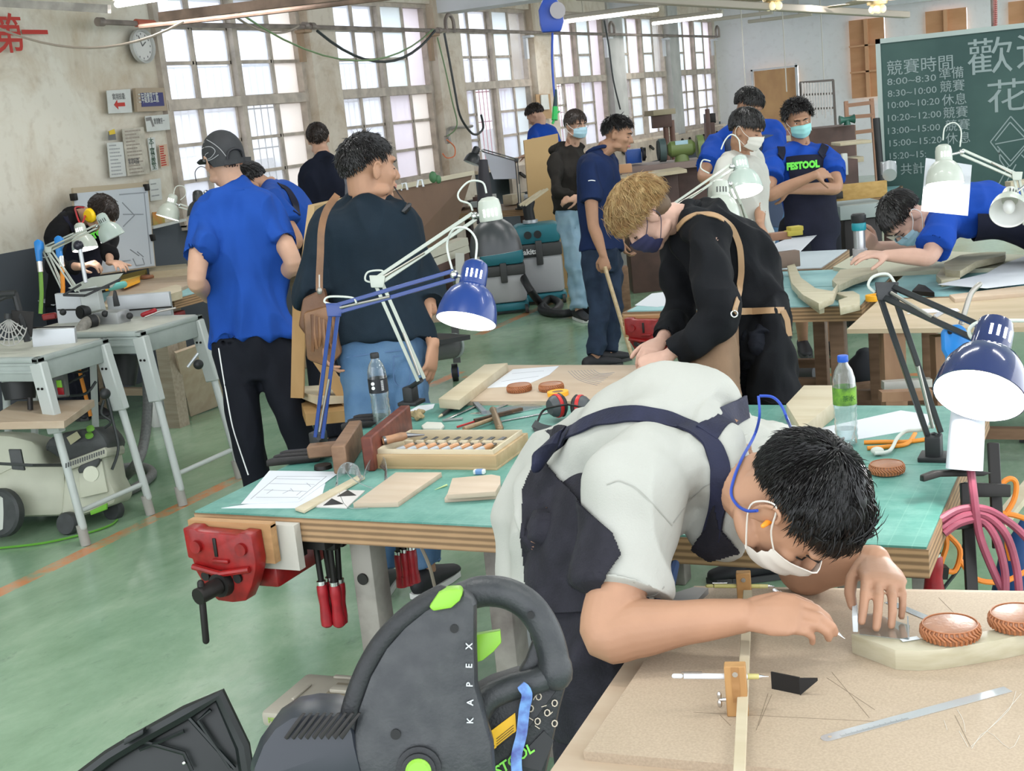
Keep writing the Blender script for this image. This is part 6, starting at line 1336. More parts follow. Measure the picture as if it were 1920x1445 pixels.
obj('blade', MB().prism([(.0,-.004),(.004,-.0085),(.010,-.010),(L,-.010),(L,.010),(.010,.010),(.004,.0085),(0,.004)], a, X, Y, .001), mat('ruler_polished', (.62,.64,.66), .22, .6), t)
obj('hang_hole', MB().cyl(a+X*.014+UP*.0009, a+X*.014+UP*.0014, .003, n=14), MDF, t)
k = MB()
for i in range(60): x = .03+i*.002; k.bar(a+X*x-Y*.0098+UP*.0011, a+X*x-Y*(.0098-(.005 if i % 5 else .008))+UP*.0011, .0003, .0002)
obj('graduation', k, IRON, t).__setitem__('kind', 'stuff')
# black angle block
P0 = az(1447,1291,MD); t = thing('black_angle', 'black L-shaped angle block standing on the MDF board', 'angle block', P0); Xa = (az(1500,1302,MD)-P0).normalized(); La = (az(1500,1302,MD)-P0).length; Ya = UP.cross(Xa)
obj('front_flange', MB().prism([(0,0),(La,0),(La,.030),(0,.030)], P0, Xa, UP, -.003), mat('black_satin', (.010,.010,.011), .45), t)
a = P0+Xa*La+UP*.030; b_ = az(1533,1270,MD+.03); obj('top_flange', MB().prism([(0,0),((b_-a).length,0),((b_-a).length,-.004),(0,-.030)], a, (b_-a).normalized(), UP, .003), mat('black_satin', (.010,.010,.011), .45), t)
# trammel gauge: pine beam, two fences, two pencils
GW = wood('gauge_wood', (.46,.26,.10), (.36,.19,.07), (12,12,2), 1.5); t = thing('panel_gauge', 'wooden gauge with a long pine beam and two brown fence blocks', 'gauge', az(1390,1330,MD))
bm0, bm1 = az(1384,1500,MD+.030), az(1402,1110,MD+.030); ub = (bm1-bm0).normalized()
obj('beam', MB().bar(bm0, bm1, .017, .010, bev=.001), PINE, t)
def fence_(px, py, w_, h_, d_):
    c = az(px, py, MD)+UP*h_/2; sd = ub.cross(UP); return MB().bar(c-ub*d_/2, c+ub*d_/2, w_, h_, bev=.0015), c, sd
m1, c1, sd = fence_(1384,1338,.034,.086,.022); obj('fence', m1, GW, t); m2, c2, _ = fence_(1397,1128,.028,.062,.020); obj('fence', m2, GW, t)
for c_, h_ in ((c1,.030),(c2,.018)): obj('pin', MB().cyl(c_-ub*.012+UP*h_, c_-ub*.0085+UP*h_, .0045), mat('steel', (.6,.6,.6), .25, 1), t)
obj('groove', MB().bar(c1-ub*.0118+UP*.012, c1-ub*.0108+UP*.012, .012, .060), wood('groove_wood', (.34,.18,.07), (.28,.14,.05)), t)
wn = c1-sd*.022-UP*.018; mb = MB(); mb.cyl(wn+sd*.006, wn-sd*.006, .003); obj('wing_nut', mb.ell(wn-sd*.006+UP*.007, .004,.003,.007).ell(wn-sd*.006-UP*.007, .004,.003,.007), mat('steel', (.6,.6,.6), .25, 1), t)
mech_pencil(D(1264,1267,(c1-CC).dot(CF)), D(1440,1268,(c1-CC).dot(CF)), 'white mechanical pencil through the front gauge block', mat('barrel_white', (.62,.63,.65), .3), mat('grip_yellow', (.45,.40,.15), .4), 1.1)
mech_pencil(D(1326,1098,(c2-CC).dot(CF)), D(1452,1099,(c2-CC).dot(CF)), 'pale yellow mechanical pencil through the far gauge block', mat('barrel_yellow', (.50,.46,.16), .35), mat('grip_pale', (.55,.50,.22), .4), 1.0)
# ============================================================ THE CROSSCUT SAW, TOOL CASE, GREY CASE
SG = mat('saw_grey', (.020,.022,.025), .42, 0, .35, 40, .12, 250, (.034,.036,.038)); SGD = mat('saw_dark', (.012,.013,.015), .5, 0, .3, 60, .15, 300); GRN = mat('saw_green', (.19,.40,.03), .4)
sw = thing('miter_saw', 'dark grey crosscut saw with green buttons and loop handle in the foreground', 'saw', D(850,1700,1.62))
def sp(px, py, t_): return D(px, py, t_)
def outline(name, pix, t0, th, m, bev=.006, par=sw):
    """solid plate whose outline is seen at these pixels on a plane facing the viewer"""
    P_ = [D(x, y, t0) for x, y in pix]; mb = MB(); o = P_[0]; poly = [((p-o).dot(CR), -(p-o).dot(CD)) for p in P_]
    a = sum(poly[i-1][0]*poly[i][1]-poly[i][0]*poly[i-1][1] for i in range(len(poly)))
    if a < 0: poly = poly[::-1]
    mb.prism(poly, o, CR, -CD, -th, bev); return obj(name, mb, m, par)
arc = [(640,1480),(655,1400),(668,1330),(690,1268),(720,1215),(755,1175),(795,1142),(830,1122),(870,1112),(888,1118),(893,1135),(893,1200),(895,1290),(906,1330),(925,1400),(930,1480)]
outline('blade_cover', arc, 1.53, .045, SG, .012)
mb = MB(); pts = [D(x, y, 1.545) for x, y in [(634,1470),(648,1398),(660,1330),(682,1266),(712,1212),(748,1171),(790,1137),(826,1117)]]; mb.tube(smoothpts(pts, 4), .013, 12, rnd=True); obj('cover_rim', mb, SGD, sw)
outline('lower_body', [(905,1480),(893,1400),(885,1340),(880,1300),(920,1278),(970,1262),(1020,1266),(1062,1272),(1064,1280),(1050,1330),(1040,1380),(1018,1480)], 1.60, .05, SGD, .008)
# loop handle as one thick bent tube
hp = [(868,1118),(905,1108),(950,1112),(990,1134),(1018,1172),(1034,1215),(1042,1262)]
mb = MB(); mb.tube(smoothpts([D(x, y, 1.60) for x, y in hp], 5), [.018]*3+[.019]*25+[.021]*3, 16, rnd=True); obj('loop_handle', mb, SG, sw)
hp2 = [(1036,1225),(1030,1262),(1000,1278),(955,1290),(915,1310),(893,1345)]
mb = MB(); mb.tube(smoothpts([D(x, y, 1.60) for x, y in hp2], 5), .016, 14, rnd=True); obj('handle_base', mb, SG, sw)
outline('handle_web', [(1008,1180),(1040,1215),(1050,1268),(985,1285),(970,1262),(985,1240),(996,1210)], 1.61, .022, SG, .005)
outline('trigger', [(893,1190),(938,1182),(940,1205),(925,1222),(905,1238),(893,1242)], 1.585, .016, GRN, .0012)
mb = MB(); tb = [(804,1138),(822,1112),(835,1106),(862,1104),(868,1112),(862,1126),(846,1140),(812,1146)]
outline('release_button', tb, 1.52, .034, GRN, .0025)
MG = mat('motor_grey', (.018,.021,.028), .35)
mc, md_ = D(560,1440,1.60), D(700,1390,1.66); mb = MB()
outline('motor_housing', [(455,1500),(462,1440),(480,1395),(505,1360),(540,1337),(580,1330),(665,1334),(675,1400),(700,1500)], 1.52, .11, MG, .028)
for i in range(9):
    x = 532+i*13; o_ = outline('vent_slot', [(x,1383-(i*.6)),(x+22,1352),(x+36,1336),(x+41,1337),(x+30,1353),(x+6,1387)], 1.518, .004, IRON, .0006)
for (x, y, r_) in ((852,1178,.005),(742,1376,.006),(995,1153,.0045)): c = D(x, y, 1.529 if x < 900 else 1.578); obj('screw_hole', MB().cyl(c, c-CF*.002, r_*1.0), mat('hole_black', (.003,.003,.003), .6), sw)
c = D(786,1440,1.528); obj('pivot_button', MB().lathe([(.026,0),(.026,.005),(.020,.006),(.020,.012),(.001,.014)], c, -CF, 24), SGD, sw); obj('pivot_cap', MB().lathe([(.015,0),(.015,.009),(.012,.012),(.001,.013)], c-CF*.006, -CF, 24), GRN, sw)
lx = (D(886,1190,1.52)-D(880,1355,1.52)).normalized(); ly = lx.cross(CF).normalized()
if ly.dot(CR) > 0: ly = -ly
Lm = MB()
for ch, (x, y) in zip('KAPEX', ((887,1356),(887,1322),(886,1287),(885,1252),(885,1217))):
    text_mb(ch, .0105, D(x, y, 1.5285)+(-CF)*.001, lx, (-CF).cross(lx), Lm, th=.0004, bold=.0002)
obj('lettering', Lm, mat('print_grey', (.45,.47,.48), .5), sw, 'pale grey vertical lettering')
t_ = 1.598
outline('warning_label', [(905,1422),(907,1380),(966,1336),(968,1370)], t_, .001, mat('label_yellow', (.75,.42,.01), .5), 0)
outline('warning_triangle', [(909,1413),(910,1390),(928,1398)], t_-.0006, .0006, IRON, 0)
k = MB()
for i in range(5): k.bar(D(931,1394+i*5-9,t_-.0008), D(963,1370+i*5-11,t_-.0008), .0006, .0003, CF)
obj('label_print', k, IRON, sw).__setitem__('kind', 'stuff')
obj('brand_lettering', text_mb('FESTOOL', .016, D(908,1466,t_-.0015), (CR*.83-CD*-.55), (CR*-.55-CD*.83)*1, th=.0006, bold=.0004) if False else text_mb('FESTOOL', .017, D(912,1470,t_-.0015), (CR*.82-CD*.57), (CR*-.40-CD*.92), th=.0006, bold=.0004), mat('print_green2', (.16,.52,.05), .5), sw, 'green brand lettering')
outline('grip_plate', [(960,1432),(1020,1370),(1038,1388),(1015,1445)], t_, .001, mat('plate_black', (.012,.012,.013), .55), 0)
k = MB()
for (x, y) in ((1010,1306),(1040,1318),(1008,1352),(1026,1336),(1040,1356),(995,1328)): k.tube([D(x+5*math.cos(a), y+6*math.sin(a), t_-.001) for a in [i*PI/4 for i in range(9)]], .0009, 4)
for (x, y, x2, y2) in ((992,1345,1000,1350),(1015,1325,1025,1322),(1003,1360,1012,1366),(1030,1340,1036,1334),(1000,1312,1004,1304)): k.bar(D(x,y,t_-.001), D(x2,y2,t_-.001), .001, .0004, CF)
obj('key_symbols', k, mat('symbol_pale', (.42,.36,.28), .6), sw).__setitem__('kind', 'stuff')
tp = solo('blue_lanyard', MB().ribbon(smoothpts([D(976,1283,1.575), D(988,1300,1.578), D(983,1330,1.585), D(978,1375,1.588), D(968,1420,1.588), D(972,1470,1.588)], 4), -CF, [.010,.012]+[.013]*50, .002), mat('lanyard_blue', (.14,.28,.55), .5, 0, 1, 55, col2=(.05,.06,.25)), 'blue printed lanyard strip hanging on the crosscut saw', 'lanyard')
obj('stand_post', MB().bar(D(800,1500,1.66), V((D(800,1500,1.66).x, D(800,1500,1.66).y, .55)), .12, .12, HF), SGD, sw)
stn = thing('saw_stand', 'low wooden stand carrying the crosscut saw', 'stand', V((D(800,1500,1.66).x, D(800,1500,1.66).y, 0))); q = V((D(800,1500,1.66).x, D(800,1500,1.66).y, 0))
obj('stand_top', MB().bx(q+V((-.28,-.22,.5)), q+V((.28,.22,.55))), PLYT, stn)
for a in (-.23,.23):
    for b_ in (-.17,.17): obj('leg', MB().bx(q+V((a-.03,b_-.03,0)), q+V((a+.03,b_+.03,.5))), PLYT, stn)
# open black tool case lower left
tc_ = thing('tool_case', 'open dark green-black plastic tool case with raised lid', 'tool case', az(330,1460,0)); CASE = mat('case_dark', (.004,.0065,.0065), .42, 0, .2, 15)
def lidp(px, py, t_): return D(px, py, t_)
A, B_, C_, D_ = lidp(152,1472,2.45), lidp(412,1300,2.30), lidp(470,1400,2.15), lidp(480,1480,2.12)
def sheet(name, pts, nrm, th, m, par, bev=.003):
    o = pts[0]; X = (pts[1]-o).normalized(); Z = V(nrm).normalized(); Y = Z.cross(X).normalized(); poly = [((p-o).dot(X), (p-o).dot(Y)) for p in pts]
    a = sum(poly[i-1][0]*poly[i][1]-poly[i][0]*poly[i-1][1] for i in range(len(poly)))
    if a < 0: poly = poly[::-1]
    mb = MB(); mb.prism(poly, o, X, Y, th, bev); return obj(name, mb, m, par)
lb = [D(152,1466,2.40), D(412,1301,2.40), D(455,1395,2.40), D(500,1540,2.40), D(180,1560,2.40)]
sheet('lid', lb, -CF, -.012, CASE, tc_)
rim = [D(152,1458,2.39), D(205,1418,2.39), D(238,1398,2.39), D(262,1384,2.39), D(350,1335,2.39), D(412,1303,2.39), D(455,1398,2.39), D(468,1480,2.39)]
obj('lid_rim', MB().tube(rim, .014, 8, rnd=True), CASE, tc_)
for L_ in ([D(262,1388,2.385), D(345,1412,2.385), D(360,1445,2.385)], [D(350,1340,2.385), D(440,1440,2.385)], [D(345,1370,2.385), D(262,1405,2.385)], [D(395,1330,2.385), D(372,1350,2.385), D(432,1440,2.385)]): obj('rib', MB().tube(L_, .004, 6), CASE, tc_)
obj('latch', MB().prism([(0,0),(.035,.02),(.035,.03),(0,.012)], D(238,1392,2.38), CR, -CD, .02, .002), CASE, tc_); obj('rivet', MB().ell(D(345,1430,2.38), .004,.004,.004), mat('steel', (.6,.6,.6), .25, 1), tc_)
obj('tray', MB().bx(V((lb[3].x-.55,lb[3].y-.35,0)), V((lb[3].x-.02,lb[3].y-.02,.10)), .012), CASE, tc_)
# beige system case under the bench
SYS = mat('case_beige', (.36,.33,.27), .5, 0, .12, 10); sc_ = thing('storage_case', 'beige plastic storage case with green print under the centre bench', 'case', az(600,1360,0))
z1 = .26; c0, c1_, c2_ = az(490,1333,z1), az(700,1352,z1), az(590,1262,z1); X = (c1_-c0).normalized(); Y = UP.cross(X); Ls = .40; Ws = abs((c2_-c0).dot(Y))
def sbox(a0, a1, b0, b1, z0, z2, bev=.006): m_ = MB(); m_.prism([(a0,b0),(a1,b0),(a1,b1),(a0,b1)], V((c0.x,c0.y,z0)), X, Y, z2-z0, bev); return m_
obj('body', sbox(0, Ls, 0, Ws, 0, z1-.05, .012), SYS, sc_); obj('lid', sbox(-.003, Ls+.003, -.003, Ws+.003, z1-.045, z1, .012), SYS, sc_)
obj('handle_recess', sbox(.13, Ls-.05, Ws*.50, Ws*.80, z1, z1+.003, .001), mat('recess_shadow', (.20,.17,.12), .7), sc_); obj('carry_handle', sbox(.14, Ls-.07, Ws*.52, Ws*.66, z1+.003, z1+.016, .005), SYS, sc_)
for q in ((.10,Ls-.03,Ws*.90,Ws*.96),(.05,.06,Ws*.3,Ws*.7)): obj('ridge', sbox(*q, z1, z1+.008, .003), SYS, sc_)
obj('print', text_mb('systainer', .030, V((c0.x,c0.y,z1))+X*.22+Y*.12, X, Y, th=.0006), mat('print_olive', (.25,.36,.08), .6), sc_); obj('print', text_mb('FESTOOL', .022, V((c0.x,c0.y,z1-.030))+X*.02-Y*.004, X, UP, th=.0006, bold=.0006), mat('print_olive', (.25,.36,.08), .6), sc_)
obj('id_card', MB().prism([(0,0),(.10,0),(.10,.05),(0,.05)], V((c0.x,c0.y,z1-.13))+X*.01-Y*.0015, X, UP, .001), PAP, sc_)
# ============================================================ RIGHT END OF THE CENTRE BENCH
paper('large white drawing sheet behind the green-label bottle', [(1520,806),(1571,795),(1689,769),(1744,777),(1740,800),(1616,822),(1560,828)], .8)
solo('pine_beam', plate([(1474,757),(1507,722),(1562,722),(1562,754),(1512,795),(1500,800)], .8, .05, bev=.002), PINE, 'thick pine beam with a yellow patch behind the front person', 'beam')
ORC = mat('cord_orange', (.72,.25,.02), .5); WHC = mat('cord_white', (.52,.55,.50), .5)
solo('orange_cable', MB().tube(smoothpts([az(1620,829,.806), az(1660,828,.806), az(1700,828,.806), az(1750,821,.806)], 4), .006, 8), ORC, 'upper orange cord lying on the right mat', 'cord')
solo('orange_cable', MB().tube(smoothpts([az(1626,840,.806), az(1665,837,.806), az(1700,832,.806), az(1716,812,.812)], 4), .006, 8), ORC, 'lower orange cord lying on the right mat', 'cord')
solo('white_cable', MB().tube(smoothpts([az(1640,850,.81), az(1668,845,.81), az(1683,820,.82), az(1700,808,.83), az(1725,806,.84), az(1750,797,.86)], 4), .005, 8).ell(az(1645,845,.812), .018,.014,.011), WHC, 'white cord and plug lying on the right mat', 'cord')
weight('leather weight on the right mat behind the dark hair', az(1663,885,.803), .042)
def f_clamp(label, top, bottom, armz, m=IRON): 
    t = thing('bar_clamp', label, 'clamp', bottom); top = V(top); bottom = V(bottom)
    obj('rail', MB().bar(top, bottom, .028, .012, HF, .002), m, t); return t
t = f_clamp('tall black bar clamp standing at the right end of the centre bench', D(1811,905,3.10), D(1822,1110,3.06), 0)
obj('jaw', MB().prism([(0,0),(.04,.012),(.14,.014),(.16,.022),(.10,.030),(.03,.026),(0,.015)], D(1724,902,3.10), CR, -CD, .03, .003), IRON, t); obj('jaw', MB().prism([(-.01,-.01),(.09,.0),(.09,.028),(-.005,.024)], D(1770,985,3.08), CR, -CD, .03, .003), IRON, t)
t = f_clamp('second black bar clamp at the right, behind the pink hose', D(1862,830,3.25), D(1872,1028,3.2), 0); obj('jaw', MB().prism([(-.07,0),(.035,0),(.035,.03),(-.07,.035)], D(1860,930,3.2), CR, -CD, .03, .003), IRON, t)
bar_clamp('single red-handled clamp under the right end of the centre bench', D(1747,985,3.2), .12, .095, None, 1.5)
solo('red_bar', MB().bar(D(1680,1060,3.25), D(1672,1115,3.25), .05, .03, HF, .004), VRED, 'red vise slide under the right end of the bench', 'vise slide')
solo('steel_beam', MB().bar(D(1690,1068,3.3), D(1775,1072,3.3), .03, .03), IRON, 'black steel slide bar under the right end of the bench', 'bar')
PK = mat('hose_pink', (.27,.055,.09), .5, 0, .2, 20); hs = thing('hose_bundle', 'bundle of pink hoses looping behind the bar clamps at the right', 'hose', D(1860,1110,3.05))
for L_ in ([(1762,975),(1800,955),(1850,955),(1900,985),(1935,1020)], [(1765,990),(1805,968),(1845,965),(1885,1000),(1905,1060),(1912,1120)], [(1770,1000),(1800,980),(1840,975),(1868,1010),(1884,1070),(1885,1120)], [(1820,880),(1826,930),(1836,1000),(1858,1060),(1885,1118)]): obj('hose', MB().tube(smoothpts([D(x, y, 3.02+.02*R0.random()) for x, y in L_], 5), .0095, 8), PK, hs)
OR2 = mat('hose_orange', (.75,.22,.02), .5); hs = thing('cord_tangle', 'tangled orange cords behind the pink hoses', 'cord', D(1850,1100,3.3))
for L_ in ([(1768,980),(1775,1020),(1765,1060),(1790,1070),(1800,1030),(1775,1000)], [(1800,1050),(1830,1085),(1880,1090),(1925,1070)], [(1870,1000),(1875,920),(1890,898),(1905,905),(1900,940),(1870,985)], [(1845,950),(1880,1000),(1895,1050)], [(1860,960),(1900,965),(1930,975)]): obj('cord', MB().tube(smoothpts([D(x, y, 3.32) for x, y in L_], 5), .007, 7), OR2, hs)
solo('blue_bin', MB().loft([(D(1925,1120,3.5), CR*.09, CF*.09), (D(1912,1040,3.5), CR*.05, CF*.06), (D(1930,985,3.5), CR*.03, CF*.03)], 16, True, True, True), mat('bag_blue', (.01,.05,.16), .6), 'dark blue bag at the right edge behind the hoses', 'bag')
solo('black_cable', MB().tube(smoothpts([D(1808,1020,3.4), D(1800,1060,3.4), D(1775,1095,3.4), D(1762,1112,3.4)], 4), .005, 6), CBK, 'thin black cord under the orange tangle', 'cord')
solo('pine_stick', MB().bar(D(1870,985,3.6), D(1935,905,3.9), .04, .02), PINE, 'slanting pine batten at the right edge behind the clamps', 'batten')
# ============================================================ DESK LAMPS
def lamp(label, rim, top, R, shade, cap, arm, lit, pts, base=None, loops=(), away=0.0, en=2.5, gap=.022, t_=None):
    """rim, top: pixel+distance of the middle of the shade's opening and of the cap's end; pts: arm joints from the head down"""
    C = D(*rim); a = (D(*top)-C).normalized(); a = (a+CF*away).normalized(); k = R/.085
    t = thing('desk_lamp', label, 'lamp', base if base is not None else D(*pts[-1]))
    pr = [(.085,0),(.0845,.008),(.081,.035),(.073,.062),(.060,.085),(.043,.100),(.034,.106)]; out = [(r*k, h*k) for r, h in pr]; inn = [((r-.0022)*k, (h-.001)*k) for r, h in pr][::-1]
    obj('shade', MB().lathe(out, C, a, 40, cap=False).lathe([(out[0][0],0),(inn[-1][0],0)], C, a, 40, cap=False), shade, t)
    obj('shade_lining', MB().lathe(inn+[], C+a*.0005, a, 40, cap=False), mat('lamp_lining', (.78,.78,.76), .5), t)
    obj('socket_cap', MB().lathe([(.036*k,.100*k),(.038*k,.108*k),(.037*k,.150*k),(.033*k,.168*k),(.020*k,.178*k),(.001,.180*k)], C, a, 28), cap, t)
    u = a.cross(CF).normalized(); v = a.cross(u); v = v if v.dot(CF) < 0 else -v
    sl = mat('slot_lit', (1,1,1), .4, emit=(1,1,1), estr=3) if lit else mat('slot_dark', (.05,.05,.05), .6)
    for i in (-1.5,-.5,.5,1.5):
        an = i*.36; dr = v*math.cos(an)+u*math.sin(an); q = C+dr*.0385*k; obj('vent_slot', MB().bar(q+a*.118*k, q+a*.142*k, .005*k, .0016*k, dr), sl, t)
    obj('bulb', MB().ell(C+a*.045*k, .028*k,.028*k,.034*k), mat('bulb_lit', (1,1,1), .3, emit=(1,.99,.98), estr=14) if lit else mat('bulb_off', (.75,.75,.75), .2), t)
    if lit:
        L = bpy.data.lights.new('bulb_light', 'POINT'); L.energy = en; L.shadow_soft_size = .025; L.color = (1,.98,.96); o = bpy.data.objects.new('bulb_light', L); COL.objects.link(o); o.parent = t; o.matrix_basis = wm(t).inverted() @ Matrix.Translation(C+a*.008)
    P = [D(*q) for q in pts]; neck = C+a*.125*k; obj('head_bracket', MB().cyl(neck, P[0], .006*k).ell(P[0], .013*k,.013*k,.013*k).cyl(neck, neck+(P[0]-neck)*.35, .011*k), mat('steel', (.6,.6,.6), .25, 1) if not isinstance(arm, str) else arm, t)
    for i in range(len(P)-1):
        d = (P[i+1]-P[i]).normalized(); s = d.cross(CF).normalized()*gap*k*.5
        for q in (-1, 1): obj('arm_bar', MB().bar(P[i]+s*q, P[i+1]+s*q, .0115*k, .010*k, CF, .001), arm, t)
        sp_ = P[i+1]-d*(P[i+1]-P[i]).length*.05; obj('spring', MB().tube([sp_-CF*.006, sp_-d*(P[i+1]-P[i]).length*.42-CF*.006+s*.8], .0042*k, 8), mat('spring_steel', (.40,.38,.34), .3, .9), t)
        if i+1 < len(P)-1 or len(P) == 2:
            obj('joint_plate', MB().prism([(-.020*k,-.022*k),(.020*k,-.022*k),(.026*k,.018*k),(-.026*k,.018*k)], P[i+1]-CF*.010, CR, -CD, .006, .003), arm, t)
    if base is not None and len(P) > 1:
        obj('clamp_base', MB().box((.04,.05,.07), Matrix.Translation(base+UP*.03), .005).box((.075,.075,.014), Matrix.Translation(base+UP*.006), .003).tube([base+UP*.06, P[-1]], .009, 8), BLKP, t)
    for L_ in loops: obj('cable', MB().tube(smoothpts([D(*q) for q in L_], 5), .0032*k, 7), WHC if cap is not BLKL else BLKL, t)
    return t
BLUL = mat('lamp_blue', (.008,.035,.18), .3, 0, coat=.3); CRML = mat('lamp_cream', (.43,.46,.40), .35, coat=.3); BLKL = mat('lamp_black', (.022,.024,.026), .35, 0, .3, 12); SAGE = mat('lamp_sage', (.40,.47,.42), .35, coat=.3)
lamp('lit blue desk lamp with blue arms clamped at the left of the centre bench', (874,602,3.62), (892,488,3.60), .084, BLUL, BLUL, BLUL, 1, [(852,515,3.66),(628,580,3.85),(598,820,3.98)], az(600,845,.80), [[(892,486,3.60),(893,450,3.6),(875,428,3.6),(850,430,3.62),(838,460,3.66),(848,505,3.66)],[(620,570,3.84),(608,565,3.84),(618,556,3.84),(660,558,3.82),(668,568,3.8)]], .36, 1.8)
lamp('lit desk lamp with black dome, cream cap and long cream arm, behind the blue one', (931,474,4.5), (913,360,4.5), .090, BLKL, CRML, CRML, 1, [(890,405,4.5),(708,527,4.55),(790,712,4.62)], az(772,757,.80), [[(912,362,4.5),(905,342,4.5),(880,340,4.5),(860,360,4.5),(862,375,4.5),(880,382,4.5),(886,395,4.5)],[(700,530,4.55),(685,525,4.55),(690,510,4.55),(715,507,4.55),(722,515,4.55)]], -.16, 1.2)
lamp('large lit dark-blue desk lamp on black arms at the right, tilted toward the viewer', (1836,742,2.92), (1890,617,2.92), .100, mat('lamp_navy', (.012,.022,.095), .15, 0, coat=.8), mat('lamp_navy', (.012,.022,.095), .15), BLKL, 1, [(1870,640,3.05),(1660,545,3.35),(1752,815,3.45)], az(1752,860,.80), [[(1640,548,3.35),(1628,535,3.35),(1638,518,3.35),(1665,514,3.35),(1680,535,3.35)]], .52, 5.0, .03)
lamp('lit white desk lamp right of the blond hair', (1397,358,5.6), (1388,283,5.6), .077, SAGE, SAGE, CRML, 1, [(1372,312,5.6),(1262,388,5.6),(1292,545,5.9)], az(1292,566,.8), [[(1388,284,5.6),(1385,262,5.6),(1372,252,5.6),(1360,262,5.6),(1352,280,5.6)],[(1330,325,5.6),(1314,315,5.6),(1318,300,5.6),(1332,302,5.6)]], .28, 1.5)
lamp('unlit cream desk lamp half hidden behind the black jacket', (1352,412,5.35), (1350,326,5.35), .078, CRML, CRML, CRML, 0, [(1368,345,5.35),(1400,420,5.5)], None)
lamp('lit grey-white desk lamp before the blackboard with paper behind it', (1772,344,5.5), (1768,262,5.5), .077, CRML, CRML, CRML, 1, [(1803,285,5.5),(1905,330,5.55),(1925,420,5.6)], None, [[(1768,263,5.5),(1772,238,5.5),(1790,230,5.5),(1802,245,5.5),(1800,275,5.5)]], 0, 3.5)
solo('paper_sheet', MB().prism([(0,0),(.195,-.03),(.178,-.245),(-.02,-.225)], D(1736,296,5.62), CR, -CD, -.001), PAP, 'bright white sheet hanging behind the lamp before the blackboard', 'paper')
lamp('unlit cream desk lamp at the right edge facing the viewer', (1891,398,5.3), (1912,330,5.38), .074, CRML, CRML, CRML, 0, [(1925,345,5.4),(1935,420,5.4)], None, [], .45)
lamp('sage-white desk lamp in front of the ear-muffed student', (212,446,7.9), (188,398,7.9), .076, SAGE, SAGE, CRML, 0, [(182,424,7.9),(92,468,8.0),(145,545,8.0)], az(146,560,.80), [], -.2)
lamp('lit desk lamp left of the sage-white one, reflecting light on its rim', (160,467,8.3), (147,414,8.3), .080, CRML, CRML, CRML, 1, [(140,440,8.3),(82,466,8.3),(118,540,8.3)], az(118,560,.80), [[(85,462,8.3),(74,470,8.3),(80,482,8.3),(95,480,8.3)]], .0, .8)
lamp('lit grey desk lamp under the wall papers at the left', (314,408,9.2), (325,366,9.2), .080, CRML, CRML, CRML, 1, [(336,385,9.2),(364,394,9.2),(385,490,9.2)], az(386,505,.8), [[(325,367,9.2),(330,350,9.2),(345,350,9.2),(348,365,9.2),(338,375,9.2)]], 0, .8)
lamp('dark grey desk lamp beside the cap of the blue-shirted person', (374,405,9.2), (369,338,9.2), .085, BLKL, BLKL, BLKL, 0, [(385,360,9.2),(420,372,9.2)], None, [[(368,340,9.2),(366,322,9.2),(376,312,9.2),(388,316,9.2)]])
lamp('small black desk lamp on the window-side bench under the second pillar', (884,306,12.6), (896,272,12.6), .080, BLKL, BLKL, BLKL, 0, [(905,282,12.6),(968,300,12.8),(975,385,12.8)], az(975,392,.8))
solo('paper_tube', MB().lathe([(.041,0),(.040,.07),(.036,.165),(.0345,.165),(.0385,.07),(.0395,0)], D(1808,880,3.05), (D(1815,770,3.05)-D(1808,880,3.05)).normalized(), 32), mat('paper_white', (.62,.64,.70), .8), 'white paper cone standing under the big dark-blue lamp', 'paper tube')
t = thing('air_gun', 'bright blue air blow gun hanging by the right lamp', 'air gun', D(1800,650,3.2)); BG = mat('gun_blue', (.02,.22,.62), .35)
outline('body', [(1770,622),(1778,610),(1800,607),(1812,615),(1822,640),(1828,660),(1812,662),(1802,675),(1796,694),(1780,694),(1778,668),(1771,655)], 3.18, .03, BG, .006, t)
obj('hang_slot', MB().lathe([(.0,0),(.006,0),(.006,.002),(0,.002)], D(1781,622,3.178), -CF, 12), mat('hole_black', (.003,.003,.003), .6), t); obj('nozzle', MB().tube(smoothpts([D(1802,608,3.19), D(1812,575,3.19), D(1822,548,3.19), D(1840,530,3.19)], 4), [.0065]*12+[.004], 10), mat('steel_dull', (.35,.33,.30), .4, .7), t); obj('hose_tail', MB().tube([D(1788,694,3.19), D(1782,735,3.2)], .010, 10), CORD, t)
t = thing('rope_ball', 'tan knotted rope ball tied by the dark-blue lamp cap', 'rope', D(1857,642,3.0)); mb = MB(); c = D(1857,642,3.0)
for i in range(7): a = i*.42-1.2; mb.tube([c+(CR*math.cos(b_)*.018*math.cos(a*.5)+CW(.3,1,0).normalized()*(.016*math.sin(a)))+(-CF)*(.018*math.sin(b_)) for b_ in [q*PI/8 for q in range(17)]], .0048, 6)
obj('rope', mb, mat('rope_tan', (.36,.31,.17), .8), t)
solo('lamp_cable', MB().tube(smoothpts([D(1935,601,3.1), D(1880,601,3.1), D(1838,603,3.08), D(1818,616,3.06), D(1822,633,3.04), D(1845,640,3.0)], 5), .0045, 8), WHC, 'pale cable looping from the right edge to the dark-blue lamp', 'cable')
